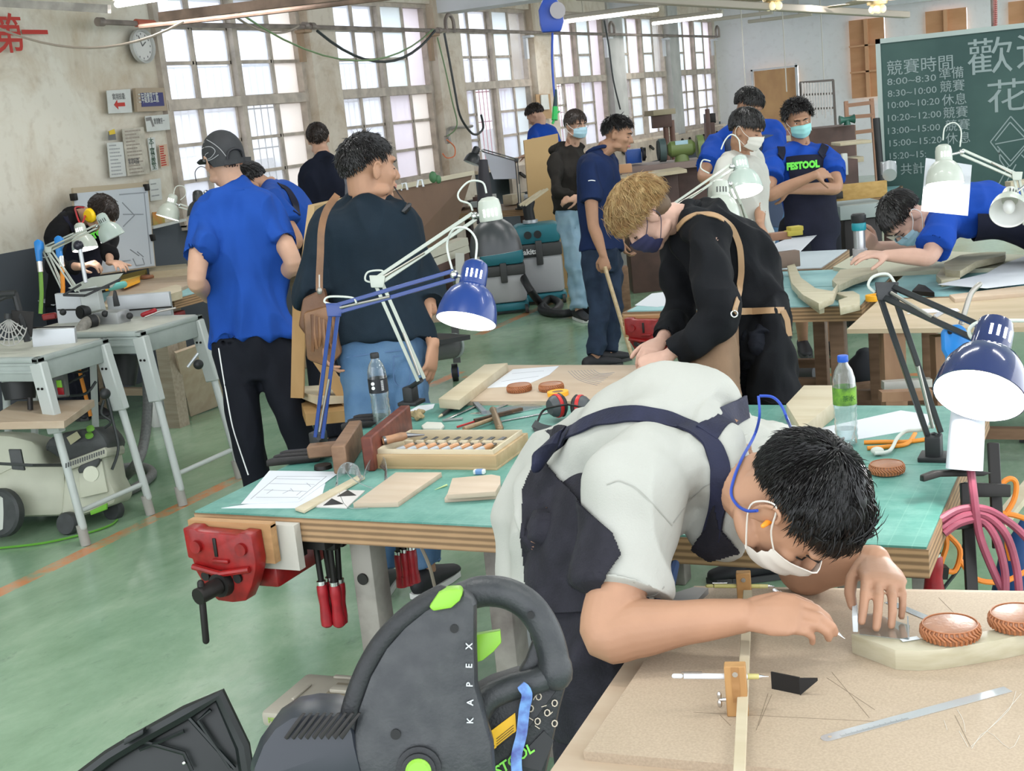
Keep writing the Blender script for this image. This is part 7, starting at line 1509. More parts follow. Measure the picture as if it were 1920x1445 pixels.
# ============================================================ LEFT: ROUTER TABLES, EXTRACTOR, BENCH, BOARDS
RT = mat('table_grey', (.36,.40,.38), .42, 0, .15, 9, .03, 60); RT2 = mat('table_light', (.46,.49,.47), .4); TOPW = mat('table_top', (.52,.52,.45), .45, 0, .2, 7)
def router_table(label, x1, y0, y1, L=.78, z=.9):
    t = thing('router_table', label, 'router table', ((2*x1-L)/2,(y0+y1)/2,0)); x0 = x1-L
    obj('table_top', MB().bx((x0,y0+.02,z-.012),(x1-.02,y1-.02,z), .003), TOPW, t)
    for i, (a, b_) in enumerate((((x0,y0,0),(x1,y0+.03,0)),((x0,y1-.03,0),(x1,y1,0)),((x1-.03,y0,0),(x1,y1,0)))):
        mb = MB(); lo = V(a); hi = V(b_)
        mb.bx((lo.x,lo.y,z-.115),(hi.x,hi.y,z-.001), .006); 
        for k in (.035,.07):
            if i < 2: yy = lo.y-.004 if i == 0 else hi.y; mb.bx((lo.x,yy,z-k-.006),(hi.x-.01,yy+.004,z-k+.006), .001)
        mb.bx((lo.x-.003,lo.y-.008,z-.026),(hi.x+.006,hi.y+.008,z-.004), .004); obj('frame_rail', mb, RT, t)
    for y, sy in ((y0+.02,-1),(y1-.02,1)):
        lg = MB(); a = V((x1-.02,y,z-.03)); b_ = V((x1+.03,y+sy*.01,z-.36)); c = V((x1+.10,y+sy*.02,.0))
        obj('leg_bracket', MB().bar(a, b_, .075, .05, V((0,1,0)), .006), RT2, t)
        m_ = obj('leg', MB().tube([b_+UP*.03, c+UP*.09], .019, 12, rnd=True), RT2, t); obj('foot_cap', MB().cyl(c, c+(b_-c).normalized()*.10, .0235), mat('foot_grey', (.30,.29,.26), .7), m_)
        for q in ((.012,-.05),(.020,-.05)): pass
        for w_ in (-.012,.012): obj('bolt', MB().cyl(a.lerp(b_,.35)+V((w_,-.028,0)), a.lerp(b_,.35)+V((w_,-.032,0)), .006), IRON, t)
        obj('back_leg', MB().tube([V((x0+.1,y,z-.1)), V((x0-.05,y+sy*.02,0))], .019, 10), RT2, t)
    obj('stretcher', MB().tube([V((x1+.082,y0+.02,.16)), V((x1+.082,y1-.02,.16))], .0125, 10), RT2, t)
    return t
t1 = router_table('nearer grey router table cut by the left edge', -4.575, 4.46, 4.92); t2 = router_table('farther grey router table with fence', -4.50, 5.08, 5.56, .85)
ALU = mat('aluminium', (.52,.54,.56), .35, .4)
# first table's fence, guard and handle
t = thing('sliding_fence', 'aluminium fence with black guard frame on the nearer router table', 'fence', D(100,625,6.4))
obj('fence_box', MB().bar(D(62,636,6.42), D(143,633,6.42), .03, .10, UP, .002), ALU, t); obj('fence_groove', MB().bar(D(62,614,6.38), D(140,612,6.38), .004, .006, UP), IRON, t)
obj('guard_frame', MB().tube([D(-8,562,6.3), D(28,551,6.3), D(52,640,6.3)], .016, 8).tube([D(2,553,6.3), D(30,551,6.3)], .02, 8), BLKP, t); obj('guard_plate', MB().bar(D(20,605,6.28), D(62,608,6.32), .01, .12, UP, .002), IRON, t)
mb = MB()
for i in range(9): a = -1.25+i*.31; mb.tube([D(17,598,6.22), D(17+math.sin(a)*34, 598+abs(math.cos(a))*44+6, 6.22)], .0035, 5)
for r_ in (.5,.75,1.0): mb.tube([D(17+math.sin(a)*34*r_, 598+(abs(math.cos(a))*44+6)*r_, 6.22) for a in [-1.25+i*.2 for i in range(14)]], .003, 5)
obj('dust_guard', mb, mat('dusty_plastic', (.34,.33,.31), .6), t); obj('guard_knob', MB().cyl(D(15,598,6.2), D(15,588,6.2), .018), BLKP, t)
obj('table_sign', text_mb('FESTOOL', .028, V((-5.02,4.444,.845)), (1,0,0), UP, th=.0006, bold=.0006), mat('print_olive', (.25,.36,.08), .6), t1)
# second table's fence assembly
t = thing('router_fence', 'grey router fence with hose port and black clamp levers', 'fence', D(215,590,7.3))
for (a, b_, hh) in (((108,585),(185,588),.17),((205,588),(322,583),.155)): obj('fence_face', MB().bar(D(a[0],a[1]-6,7.2), D(b_[0],b_[1]-10,7.15), .03, hh, UP, .003), ALU, t); obj('fence_groove', MB().bar(D(a[0],a[1]-4,7.17), D(b_[0],b_[1]-8,7.12), .004, .008, UP), IRON, t)
obj('support_post', MB().bar(D(178,585,7.1), D(168,540,7.1), .10, .08, HF, .004), RT2, t); obj('chute', MB().box((.16,.10,.09), Matrix.Translation(D(212,598,7.0)), .01), GRYM, t)
obj('port', MB().lathe([(.035,0),(.038,.02),(.03,.05)], D(150,586,6.95), (CR*.5+HF*.8).normalized(), 20), BLKP, t); obj('port_mouth', MB().lathe([(.028,-.001),(.028,.002),(0,.002)], D(149,586,6.94), (CR*.5+HF*.8).normalized(), 20), mat('hole_black', (.003,.003,.003), .6), t)
obj('lever', MB().prism([(0,0),(.03,0),(.022,.08),(.012,.085),(.002,.05)], D(213,575,6.95), HR, UP, -.02, .003), BLKP, t)
for (x, y) in ((197,588),(243,592),(118,585)): obj('knob', MB().ell(D(x,y,6.95), .018,.018,.018), BLKP, t)
obj('hose', MB().tube(smoothpts([D(180,601,6.95), D(165,603,6.9), D(154,615,6.85), D(148,632,6.85)], 4), .030, 14), mat('hose_grey', (.27,.25,.22), .6, 0, .3, 60), t); obj('hose_cuff', MB().cyl(D(178,600,6.93), D(166,603,6.9), .034), BLKP, t)
solo('clamp_lever', MB().tube([D(272,594,7.0), D(300,583,7.0), D(330,577,7.0)], .006, 7), mat('steel_dull', (.35,.33,.30), .4, .7), 'steel clamp rod on the farther router table', 'clamp')
solo('screwdriver_grip', MB().tube([D(268,590,7.0), D(290,582,7.0)], .013, 10, rnd=True), mat('clamp_red', (.34,.010,.018), .4), 'translucent red screwdriver-like handle on the farther router table', 'handle')
solo('red_tool', MB().bar(D(80,595,7.3), D(106,591,7.3), .03, .035, UP, .006), VRED, 'small red tool lying left of the router fence', 'tool')
# clear tray / magnifier plate on post
t = thing('dust_hood', 'pale dust plate with black frame on a thin post above the router fence', 'dust hood', D(170,545,7.05))
obj('plate', MB().prism([(0,0),(.13,.045),(.30,.05),(.235,-.02),(.10,-.045)], D(128,540,7.1), HR, (UP*.95+HF*.3).normalized(), .004), mat('sage_plate', (.34,.36,.31), .4), t)
fr_ = [D(118,552,6.98), D(150,531,7.1), D(160,530,7.1)]; pts = [(119,553),(160,536),(150,548),(190,545),(227,523)]
for a, b_ in (((119,553),(152,533)),((119,553),(160,554)),((160,554),(227,523)),((150,545),(205,538))): obj('frame_bar', MB().bar(D(*a,6.98), D(*b_,6.98), .02, .012, UP, .002), BLKP, t)
obj('post', MB().cyl(D(161,530,7.0), D(149,462,7.0), .011), ALU, t); obj('post_knob', MB().ell(D(147,460,7.0), .027,.027,.027), mat('knob_black', (.02,.02,.03), .3), t)
for (x, y, x2, y2, m_, lb) in ((70,455,74,490,BG,'blue air gun hanging at the far left by the lamps'),(108,448,114,480,BG,'blue air gun beside the lamp arms')):
    t = thing('air_gun', lb, 'air gun', D(x,y,8.2)); outline('body', [(x-8,y-2),(x,y-8),(x+8,y-2),(x+9,y+12),(x+5,y+16),(x+6,y+34),(x-3,y+36),(x-6,y+14)], 8.2, .05, BG, .01, t); obj('fitting', MB().cyl(D(x2,y2,8.22), D(x2+2,y2+20,8.22), .018), mat('steel', (.6,.6,.6), .25, 1), t)
    obj('hose', MB().tube([D(x2+2,y2+18,8.22), D(x2+4,y2+60,8.22), D(x2+2,y2+98,8.22)], .013, 8), mat('hose_lime', (.16,.33,.05), .5) if x == 70 else ORC, t)
# extractor
t = thing('dust_extractor', 'cream dust extractor with dark lid standing under the nearer router table', 'dust extractor', D(100,980,6.65)); CRE = mat('extractor_cream', (.50,.51,.40), .45, 0, .12, 6); XD = mat('extractor_dark', (.05,.055,.055), .5, 0, .3, 20)
def xz(pix, t0, th, nm, m, bev=.02): return outline(nm, pix, t0, th, m, bev, t)
xz([(-40,975),(-30,900),(20,875),(120,868),(128,958),(110,968),(30,970)], 6.48, .36, 'body', CRE, .03)
xz([(-40,905),(-40,812),(20,815),(60,825),(78,840),(80,868),(118,880),(120,900),(60,905)], 6.50, .33, 'upper_body', CRE, .03)
FN = (CR*.55-CF*.84).normalized()
obj('front_face', MB().loft([(D(160,955,6.68), CR*.125+CF*.05, CF*.16), (D(160,930,6.68), CR*.130+CF*.05, CF*.17), (D(162,870,6.70), CR*.105+CF*.04, CF*.15), (D(164,845,6.72), CR*.100+CF*.04, CF*.14)], 4, True), CRE, t) if False else xz([(112,970),(118,905),(122,872),(196,848),(205,900),(218,925),(216,945),(150,968)], 6.46, .30, 'front_body', CRE, .025)
xz([(82,838),(90,822),(120,810),(178,800),(194,818),(203,834),(196,846),(122,868),(84,842)], 6.44, .32, 'lid', XD, .02)
xz([(120,866),(196,838),(201,846),(200,856),(122,884)], 6.42, .30, 'vent_grille', mat('grille_cream', (.40,.40,.32), .6), .006)
for i in range(17): x = 124+i*4.4; obj('vent_fin', MB().bar(D(x,868-i*1.55,6.115), D(x,877-i*1.65,6.115), .006, .004, CF), XD, t)
xz([(145,880),(150,872),(186,858),(186,868),(180,876),(148,888)], 6.41, .05, 'latch', XD, .006); xz([(147,884),(190,864),(202,922),(150,934)], 6.43, .02, 'filter_door', CRE, .004)
obj('hose_port', MB().lathe([(.030,0),(.032,-.006),(.036,-.006),(.036,.006),(.030,.006)], D(171,888,6.115), -CF, 22), CRE, t); obj('port_mouth', MB().lathe([(.029,0),(0,0)], D(171,888,6.112), -CF, 22), mat('hole_black', (.003,.003,.003), .6), t)
xz([(15,842),(38,842),(46,882),(22,880)], 6.165, .02, 'side_clip', XD, .004); obj('seam_line', MB().tube([D(-20,868,6.165), D(60,872,6.165), D(120,872,6.45)], .008, 6), XD, t)
for (x, y) in ((176,804),(174,817)): obj('dial', MB().lathe([(.02,0),(.018,.012),(0,.014)], D(x,y,6.46)-CF*.05, (UP-HF*.5).normalized(), 16), mat('dial_green', (.15,.35,.05), .5), t)
obj('sticker', MB().prism([(0,0),(.05,.03),(.07,.0),(.02,-.035)], D(125,820,6.42), CR, -CD, .002), mat('sticker_tan', (.42,.40,.25), .6), t)
xz([(168,958),(200,943),(200,955),(170,966)], 6.42, .02, 'badge', mat('badge_green', (.14,.40,.02), .5), .003)
def wheel(x, y, tt, r, w_): obj('wheel', MB().lathe([(r*.9,0),(r,.01),(r,w_-.01),(r*.9,w_)], D(x,y,tt), CF*.9+CR*.3, 28), XD, t)
wheel(-5,962,6.35,.118,.06); obj('wheel_disc', MB().lathe([(.085,-.004),(.08,-.010),(0,-.012)], D(-5,962,6.35), CF, 24), mat('wheel_cream', (.45,.47,.42), .5), t); wheel(122,982,6.40,.056,.05); wheel(208,957,6.60,.050,.05)
solo('plywood_shelf', MB().bar(D(0,778,6.2), D(150,775,6.2), .45, .035, UP, .002), PLYT, 'dusty plywood board lying on the dust extractor', 'board')
t = thing('suction_hose', 'grey ribbed hose looping on the floor beside the extractor', 'hose', az(240,900,.03)); obj('hose', MB().tube(smoothpts([D(275,700,6.9), D(277,760,6.9), D(270,830,6.85), D(255,870,6.8), az(225,902,.03), az(210,905,.03), az(240,920,.03), az(285,890,.03), az(265,875,.03), az(205,880,.05)], 5), .026, 12), mat('hose_floor', (.16,.165,.16), .5, 0, .3, 80), t)
solo('floor_cable', MB().tube(smoothpts([az(-10,1028,.008), az(80,1018,.008), az(160,1000,.008), az(205,985,.008), az(220,974,.008)], 4), .006, 6), mat('cable_lime', (.10,.30,.03), .5), 'bright green cable on the floor by the extractor', 'cable')
t = thing('router_motor', 'black router motor hanging under the farther router table', 'motor', D(235,690,6.9)); obj('motor_body', MB().cyl(D(235,665,6.9), D(232,722,6.9), .075, .06).box((.1,.08,.1), Matrix.Translation(D(222,660,6.9)), .02), BLKP, t)
t = thing('router_motor', 'black router motor hanging under the nearer router table', 'motor', D(45,725,6.3)); obj('motor_body', MB().cyl(D(35,715,6.3), D(38,748,6.3), .085, .07), BLKP, t); obj('chuck', MB().cyl(D(56,745,6.2), D(57,768,6.2), .013), IRON, t)
t = thing('switch_box', 'grey switch box with green and red buttons under the nearer router table', 'switch', D(110,720,6.35)); obj('case', MB().bar(D(108,690,6.35), D(114,745,6.35), .075, .05, HF, .006), mat('switch_grey', (.12,.13,.12), .5), t); obj('green_button', MB().box((.03,.008,.04), Matrix.Translation(D(111,720,6.31)), .003), mat('btn_green', (.25,.6,.05), .4), t); obj('red_button', MB().box((.035,.008,.035), Matrix.Translation(D(114,733,6.31)), .003), mat('clamp_red', (.34,.010,.018), .4), t)
for i, L_ in enumerate(([(118,696),(150,697),(165,693)], [(118,722),(140,712),(160,702)], [(120,742),(160,738),(180,715)], [(200,740),(212,790),(222,840),(210,880)], [(195,750),(190,775),(208,790),(196,802)])):
    solo('black_wire', MB().tube(smoothpts([D(x,y,6.5) for x, y in L_], 4), .007, 6), CBK, ['upper wire at the switch box','middle wire at the switch box','lower wire at the switch box','long black wire hanging behind the table leg','short black wire loop at the table leg'][i], 'wire')
solo('orange_stick', MB().cyl(D(146,682,7.0), D(170,780,7.0), .010), ORC, 'orange stick leaning under the router tables', 'stick')
t = thing('ball_knob', 'black ball knob on the near table leg', 'knob', D(197,738,6.3)); obj('ball', MB().ell(D(197,738,6.25), .026,.026,.026), BLKP, t)
t = thing('leg_lever', 'black knob with silver lever on the farther table leg', 'knob', D(372,683,6.8)); obj('ball', MB().ell(D(372,683,6.75), .026,.026,.026), BLKP, t); obj('lever', MB().cyl(D(352,688,6.75), D(372,662,6.75), .008), ALU, t)
# left bench against the wall
lbn = bench('workbench by the clock wall where the ear-muffed student works', -6.75, -5.72, 6.82, 8.5, [(-6.7,-5.74,6.85,8.45)], .797, matm=MATB, legm=wood('bench_leg_wood', (.34,.27,.19), (.27,.21,.14)))
vise('red bench vise on the left bench by the blue T-shirt', -5.85, 6.72, .74, .85)
solo('bench_wood_block', MB().bx((-5.70,6.55,0),(-5.60,6.65,.8)), wood('post_wood', (.34,.29,.22), (.27,.22,.16)), 'pale wooden post behind the farther router table', 'post')
solo('plywood_board', plate([(195,570),(215,530),(270,515),(400,500),(400,512),(340,540),(300,560)], .8, .02), PLYT, 'pale drawing board on the left bench', 'board')
t = solo('pine_board', plate([(190,572),(330,533),(340,536),(340,545),(220,580)], .8, .05), PINE, 'long pine piece along the front of the left bench', 'board')
for (P4, z_, h_, m_, lb) in (([(278,500),(350,494),(352,503),(280,510)], .82, .05, PINE, 'pine block at the back right of the left bench'), ([(222,517),(275,504),(272,513),(225,526)], .82, .03, mat('tape_pale', (.6,.45,.12), .6), 'yellow-taped block on the left bench'), ([(225,530),(262,518),(262,524),(232,536)], .84, .02, mat('tape_yellow', (.80,.38,.02), .5), 'yellow tape piece on the left bench'), ([(150,535),(175,528),(185,536),(160,545)], .80, .01, PAP, 'white sheet at the front of the left bench'), ([(60,560),(110,553),(150,552),(100,572)], .80, .004, PAP, 'white papers at the left end of the left bench')):
    solo('bench_piece', plate(P4, z_, h_), m_, lb, 'block' if 'block' in lb else 'piece')
solo('leather_weight', MB().lathe([(.0,0),(.055,0),(.058,.012),(.05,.024),(0,.025)], az(278,521,.825), UP, 24), MATS['weight_leather'], 'brown leather weight on the left bench', 'weight')
t = thing('spray_bottle', 'teal and yellow glue bottle lying on the left bench', 'bottle', D(218,535,8.3)); obj('body', MB().tube([D(208,539,8.3), D(232,533,8.3)], .022, 12, rnd=True), mat('teal', (.12,.40,.36), .4), t); obj('cap', MB().tube([D(198,541,8.3), D(208,539,8.3)], .016, 12), mat('tape_yellow', (.80,.38,.02), .5), t)
def sheetmb(P4, th):
    n_ = (P4[1]-P4[0]).cross(P4[3]-P4[0]).normalized()
    if n_.dot(CF) < 0: n_ = -n_
    n = len(P4); return MB().mk(list(P4)+[q+n_*th for q in P4], [tuple(range(n))[::-1], tuple(range(n, 2*n))]+[(i, (i+1) % n, n+(i+1) % n, n+i) for i in range(n)], False)
solo('leaning_board', sheetmb([D(330,662,8.4), D(392,640,8.6), D(425,755,9.15), D(358,781,8.85)], .02), PLYT, 'plywood board leaning behind the farther router table', 'board')
t = thing('glue_bottle', 'white glue bottle with nozzle standing on the floor under the left bench', 'bottle', az(298,798,0)); b0 = az(298,798,0); obj('body', MB().lathe([(.045,0),(.048,.02),(.048,.16),(.03,.19)], b0, UP, 20), mat('white_plastic', (.6,.6,.58), .4), t); obj('nozzle', MB().lathe([(.028,.19),(.022,.21),(.006,.27)], b0, UP, 14), mat('white_plastic', (.6,.6,.58), .4), t)
t = thing('plastic_tub', 'clear plastic tub with brushes on the floor', 'tub', az(328,795,0)); b0 = az(328,795,0); obj('tub', MB().lathe([(.075,0),(.095,.15),(.10,.155),(.092,.15),(.072,.005),(0,.005)], b0, UP, 24), glassy('tub_clear', (.9,.92,.94), .45, .1), t); obj('brush', MB().cyl(b0+UP*.02, b0+V((.05,0,.19)), .012), BG, t)

# ============================================================ WALL AND BACKGROUND
def pbox(name, px, py, w, h, d, t, m, label, cat, group=None, bev=.004, par=None, rot=0, fl=0):
    """upright box whose front centre is seen at px,py, w x h pixels in size, d metres deep"""
    k = t/FPX; X = HR*math.cos(rot)+HF*math.sin(rot); Yd = HF*math.cos(rot)-HR*math.sin(rot); c = D(px, py, t)+Yd*d/2
    M = Matrix((X, Yd, UP)).transposed().to_4x4(); M.translation = c
    hh = h*k
    if fl: top = c.z+hh/2; c.z = top/2; hh = top; M.translation = c
    mb = MB().box((w*k, d, hh), M, bev)
    return obj(name, mb, m, par) if par is not None else solo(name, mb, m, label, cat, group)
pmb = lambda P: MB().mk(P+[q+V((.012,0,0)) for q in P], [(3,2,1,0),(4,5,6,7),(0,1,5,4),(1,2,6,5),(2,3,7,6),(3,0,4,7)], False)
XWL = -6.985
def wq(pts, th=.006): P = [ax(x, y, XWL) for x, y in pts]; return MB().mk(P+[q+V((th,0,0)) for q in P], [(3,2,1,0),(4,5,6,7),(0,1,5,4),(1,2,6,5),(2,3,7,6),(3,0,4,7)], False)
WY, WX = V((0,1,0)), UP
def wt(s, px, py, size, m, par, wmax=None, bold=0, x=XWL+.008): return obj('lettering', text_mb(s, size, ax(px, py, x), WY, UP, th=.001, wmax=wmax, bold=bold), m, par)
CHR = mat('paint_red', (.42,.035,.025), .7); PG = mat('paper_aged', (.50,.46,.38), .8, 0, .3, 12); PW = mat('notice_white', (.55,.56,.53), .8, 0, .1, 9); INK = mat('ink_dark', (.10,.10,.10), .7)
solo('wall_character', text_mb('第', .28, ax(-8,92,XWL), WY, UP, th=.002, bold=.003), CHR, 'red painted character cut by the left edge of the frame', 'painted sign'); solo('wall_character', text_mb('一', .26, ax(44,88,XWL), WY, UP, th=.002, bold=.004), CHR, 'single red painted stroke character below the brown cable', 'painted sign')
t = thing('wall_clock', 'round white wall clock beside the first window', 'clock', ax(264,87,XWL)); c = ax(264,87,XWL); X1 = V((1,0,0))
obj('rim', MB().lathe([(.128,0),(.130,.035),(.118,.042),(.110,.030),(.110,.012)], c, X1, 40), mat('clock_rim', (.45,.45,.43), .4), t); obj('face', MB().lathe([(.112,0),(.112,.014),(0,.014)], c, X1, 40), mat('clock_face', (.60,.59,.56), .6), t)
for an, L_ in ((2.2,.055),(3.5,.085)): obj('hand', MB().bar(c+V((.018,0,0)), c+V((.018,-math.sin(an)*L_*-1,math.cos(an)*L_*-1)), .006, .002, X1), INK, t)
k = MB(); 
for i in range(12): a = i*PI/6; k.box((.002,.006,.014), Matrix.Translation(c+V((.0155,math.sin(a)*.092,math.cos(a)*.092))))
obj('hour_marks', k, INK, t)
t = solo('name_plaque', wq([(248,166),(302,165),(308,208),(252,210)], .03), mat('frame_tan', (.33,.26,.18), .6), 'navy name plaque with white characters in a tan frame', 'plaque'); obj('panel', wq([(257,175),(299,174),(302,199),(260,201)], .034), mat('panel_navy', (.025,.025,.12), .5), t); wt('三年級實習工廠', 260, 192, .085, PW, t, .235, .0005, XWL+.036)
t = solo('arrow_sign', wq([(199,170),(243,167),(247,211),(203,213)]), PW, 'worn white sign with a red arrow pointing left', 'sign'); wt('實用技能', 211, 186, .05, INK, t, .14)
c = ax(224,196,XWL+.008); obj('arrow', MB().prism([(-.06,0),(-.02,.035),(-.02,.014),(.06,.014),(.06,-.014),(-.02,-.014),(-.02,-.035)], c, WY, UP, .002), CHR, t)
t = solo('room_card', wq([(271,218),(315,214),(318,243),(275,247)]), PW, 'white room card with grey figure below the navy plaque', 'sign'); obj('figure', wq([(272,221),(282,219),(288,236),(294,246),(276,247)], .008), mat('figure_grey', (.18,.17,.16), .7), t); wt('實習教室一', 289, 232, .05, INK, t, .13)
t = solo('sticker_sheet', wq([(203,247),(214,243),(217,262),(203,263)]), mat('sticker_dark', (.13,.13,.13), .7), 'small black and yellow sticker on the wall', 'sticker'); obj('yellow_top', wq([(203,246),(213,242),(215,251),(204,253)], .008), mat('sticker_yellow', (.6,.42,.03), .6), t)
def notice(label, pts, m, rows, ink=INK, seed=0):
    t = solo('wall_notice', wq(pts), m, label, 'notice'); k = MB(); rd = random.Random(seed)
    for i in range(rows):
        v = (i+.8)/(rows+.6); a = V((*pts[0],0)).lerp(V((*pts[3],0)), v); b_ = V((*pts[1],0)).lerp(V((*pts[2],0)), v); p_ = a.lerp(b_, .14); q_ = a.lerp(b_, .55+rd.random()*.33)
        x = 0
        while x < 1: x2 = min(1, x+.06+rd.random()*.16); u, w_ = p_.lerp(q_, x), p_.lerp(q_, x2); k.bar(ax(u.x,u.y,XWL+.0075), ax(w_.x,w_.y,XWL+.0075), .010, .001, V((1,0,0))); x = x2+.04
    o = obj('print_lines', k, ink, t); o['kind'] = 'stuff'; return t
notice('tall white notice, leftmost of the wall papers', [(200,268),(229,266),(236,330),(206,333)], PW, 9, mat('ink_faint', (.32,.33,.33), .8), 1)
t = notice('large aged notice pinned in the middle of the wall papers', [(228,242),(268,238),(281,325),(238,330)], PG, 13, mat('ink_faint2', (.28,.24,.20), .8), 2); wt('實習時間', 241, 308, .05, INK, t, .12)
t = solo('vertical_sign', wq([(276,259),(289,257),(296,318),(283,320)]), PW, 'narrow vertical sign with dark characters', 'sign')
for i, ch in enumerate('木工實習教室'): wt(ch, 279.5+i*1.15, 270+i*9.4, .058, mat('ink_green', (.03,.08,.04), .7), t)
notice('small orange-red sheet right of the vertical sign', [(297,272),(312,270),(316,311),(301,314)], mat('sheet_orange', (.50,.36,.26), .8), 9, CHR, 3)
notice('pale handwritten sheet above the lit grey lamp', [(279,337),(300,334),(303,374),(282,377)], PW, 3, mat('ink_faint', (.3,.3,.3), .8), 4)
t = solo('calendar_poster', wq([(285,398),(306,396),(309,420),(287,424)]), mat('poster_orange', (.50,.20,.05), .7, 0, 1, 14, col2=(.35,.30,.08)), 'orange printed poster at the top of the grey dado', 'poster')
t = solo('white_ledge', MB().bar(ax(283,427,-6.93), ax(345,412,-6.93), .05, .02), PW, 'thin white ledge on top of the grey dado', 'ledge')
# drawing board
t = thing('drawing_board', 'tall drawing board with large sheet leaning on the wall at the left', 'drawing board', D(215,520,10.2)); PT = [ax(137,352,-6.85), ax(277,341,-6.85), ax(292,500,-6.72), ax(148,520,-6.72)]
obj('board', sheetmb(PT, .02), mat('board_tan', (.36,.30,.21), .7), t); off = -CF*.004; P2 = [D(141,360,9.6)]
def on(px, py): 
    n = (PT[1]-PT[0]).cross(PT[3]-PT[0]).normalized(); v = ray(px, py); return CC+v*((PT[0]-CC).dot(n)/v.dot(n))
sh2 = sheetmb([on(139,363)+off*2, on(277,350)+off*2, on(291,498)+off*2, on(149,518)+off*2], .001); obj('sheet', sh2, mat('drawing_sheet', (.42,.45,.48), .8), t); k = MB()
for a, b_ in [((230,380),(253,404)),((253,404),(232,425)),((232,402),(270,402)),((245,468),(262,480)),((258,472),(270,482)),((250,485),(256,498)),((256,498),(272,496)),((272,496),(268,484)),((230,490),(246,488)),((225,365),(275,361)),((271,361),(284,495))]: k.bar(on(*a)+off*3.4, on(*b_)+off*3.4, .008, .001, CF)
obj('drawn_lines', k, mat('line_grey', (.24,.26,.28), .8), t)['kind'] = 'stuff'
for x, y in ((275,352),(286,446),(140,370)): obj('binder_clip', MB().box((.05,.03,.05), Matrix.Translation(on(x, y)+off*5), .004), IRON, t)
# blackboard
YB = 12.0; CH = mat('chalk', (.26,.32,.32), .9); BB = mat('blackboard_green', (.022,.060,.056), .55, 0, 1, 1.4, col2=(.045,.095,.085)); B0 = ay(1649,84,YB); B1 = ay(1656,352,YB)
t = thing('blackboard', 'large green blackboard covered with chalk writing', 'blackboard', V((-.6,YB,0)))
obj('panel', MB().bx((-2.05,YB,.55),(1.4,YB+.03,2.03)), BB, t); AF = mat('board_frame', (.36,.42,.40), .4)
for a, b_ in (((-2.08,YB-.015,.52),(-2.04,YB+.04,2.06)),((-2.08,YB-.015,2.02),(1.42,YB+.04,2.06)),((-2.08,YB-.03,.50),(1.42,YB+.04,.54))): obj('frame', MB().bx(a, b_), AF, t)
for x in (-1.9,1.2): obj('stand', MB().bx((x,YB+.03,0),(x+.05,YB+.08,2.0)), AF, t)
def chalk(s, px, py, h, wpx=None, slot=None):
    o = ay(px, py, YB-.003); sz = h*.0050*1.05; wm_ = None
    if wpx: wm_ = abs(ay(px+wpx, py, YB).x-o.x)
    return obj('chalk_text', text_mb(s, sz, o, V((1,0,0)), UP, th=.001, wmax=wm_), CH, t)
chalk('競賽時間', 1662, 140, 26, 124)
for s, px, py, wp in (('8:00~8:30',1663,160,92),('8:30~10:00',1664,182,92),('10:00~10:20',1661,204,97),('10:20~12:00',1661,228,100),('13:00~15:00',1661,252,98),('15:00~15:20',1664,275,98),('15:20~15:',1665,299,68)): chalk(s, px, py, 15, wp)
for s, px, py in (('準備',1760,148),('競賽',1762,172),('休息',1766,197),('競賽',1768,221),('競賽',1772,245),('休息',1773,269),('共計',1688,326)): chalk(s, px, py, 20, 46 if s != '共計' else 44)
chalk('歡', 1812, 136, 60, 84); chalk('迎', 1903, 124, 60, 84); chalk('花', 1848, 207, 55, 74)
k = MB()
for L_ in ([(1857,266),(1895,218),(1935,262),(1893,312),(1857,266)], [(1866,264),(1894,229),(1925,262)], [(1866,270),(1930,258)], [(1870,274),(1895,302),(1925,268)], [(1873,280),(1875,300),(1890,322)], [(1890,312),(1870,350)], [(1905,308),(1885,345)], [(1915,290),(1935,310)]):
    for i in range(len(L_)-1): k.bar(ay(*L_[i], YB-.002), ay(*L_[i+1], YB-.002), .009, .001, V((0,1,0)))
obj('chalk_drawing', k, CH, t)
# mid-room benches
bench('middle workbench with pale blue mat and red vise', -2.24, -1.12, 5.84, 7.0, [(-2.22,-1.13,5.86,6.4),(-2.22,-1.13,6.42,6.98)], .8, matm=MATB, legm=BW)
vise('red bench vise at the left front corner of the middle workbench', -2.09, 5.74, .712, 1.0)
bench('middle workbench where the trim-router student leans', -1.08, .6, 6.02, 7.1, [(-1.07,.55,6.04,6.9)], .8, matm=MATB, legm=BW)
solo('mdf_board', plate([(1562,500),(1600,478),(1760,470),(1930,478),(1930,500),(1760,506),(1640,512)], .803, .02), mat('panel_pale', (.44,.43,.33), .7), 'pale panel under the arms of the trim-router student', 'board')
bench('small workbench holding the white sheet and yellow blocks', -2.0, -1.55, 7.05, 7.8, [(-1.99,-1.56,7.07,7.78)], .8, matm=mat('sheet_bluegrey', (.42,.48,.52), .6), legm=BW)
paper('curled white paper on the middle workbench by the red vise', [(1190,572),(1222,550),(1262,545),(1266,570),(1232,575)], .803)
paper('blueprint-white sheet on the right middle workbench', [(1758,533),(1850,512),(1880,495),(1935,475),(1935,530),(1850,540)], .83, (), .0015)
paper('white sheet on the small workbench', [(1395,478),(1440,462),(1508,434),(1540,432),(1500,472),(1450,482)], .805)
CP = POP
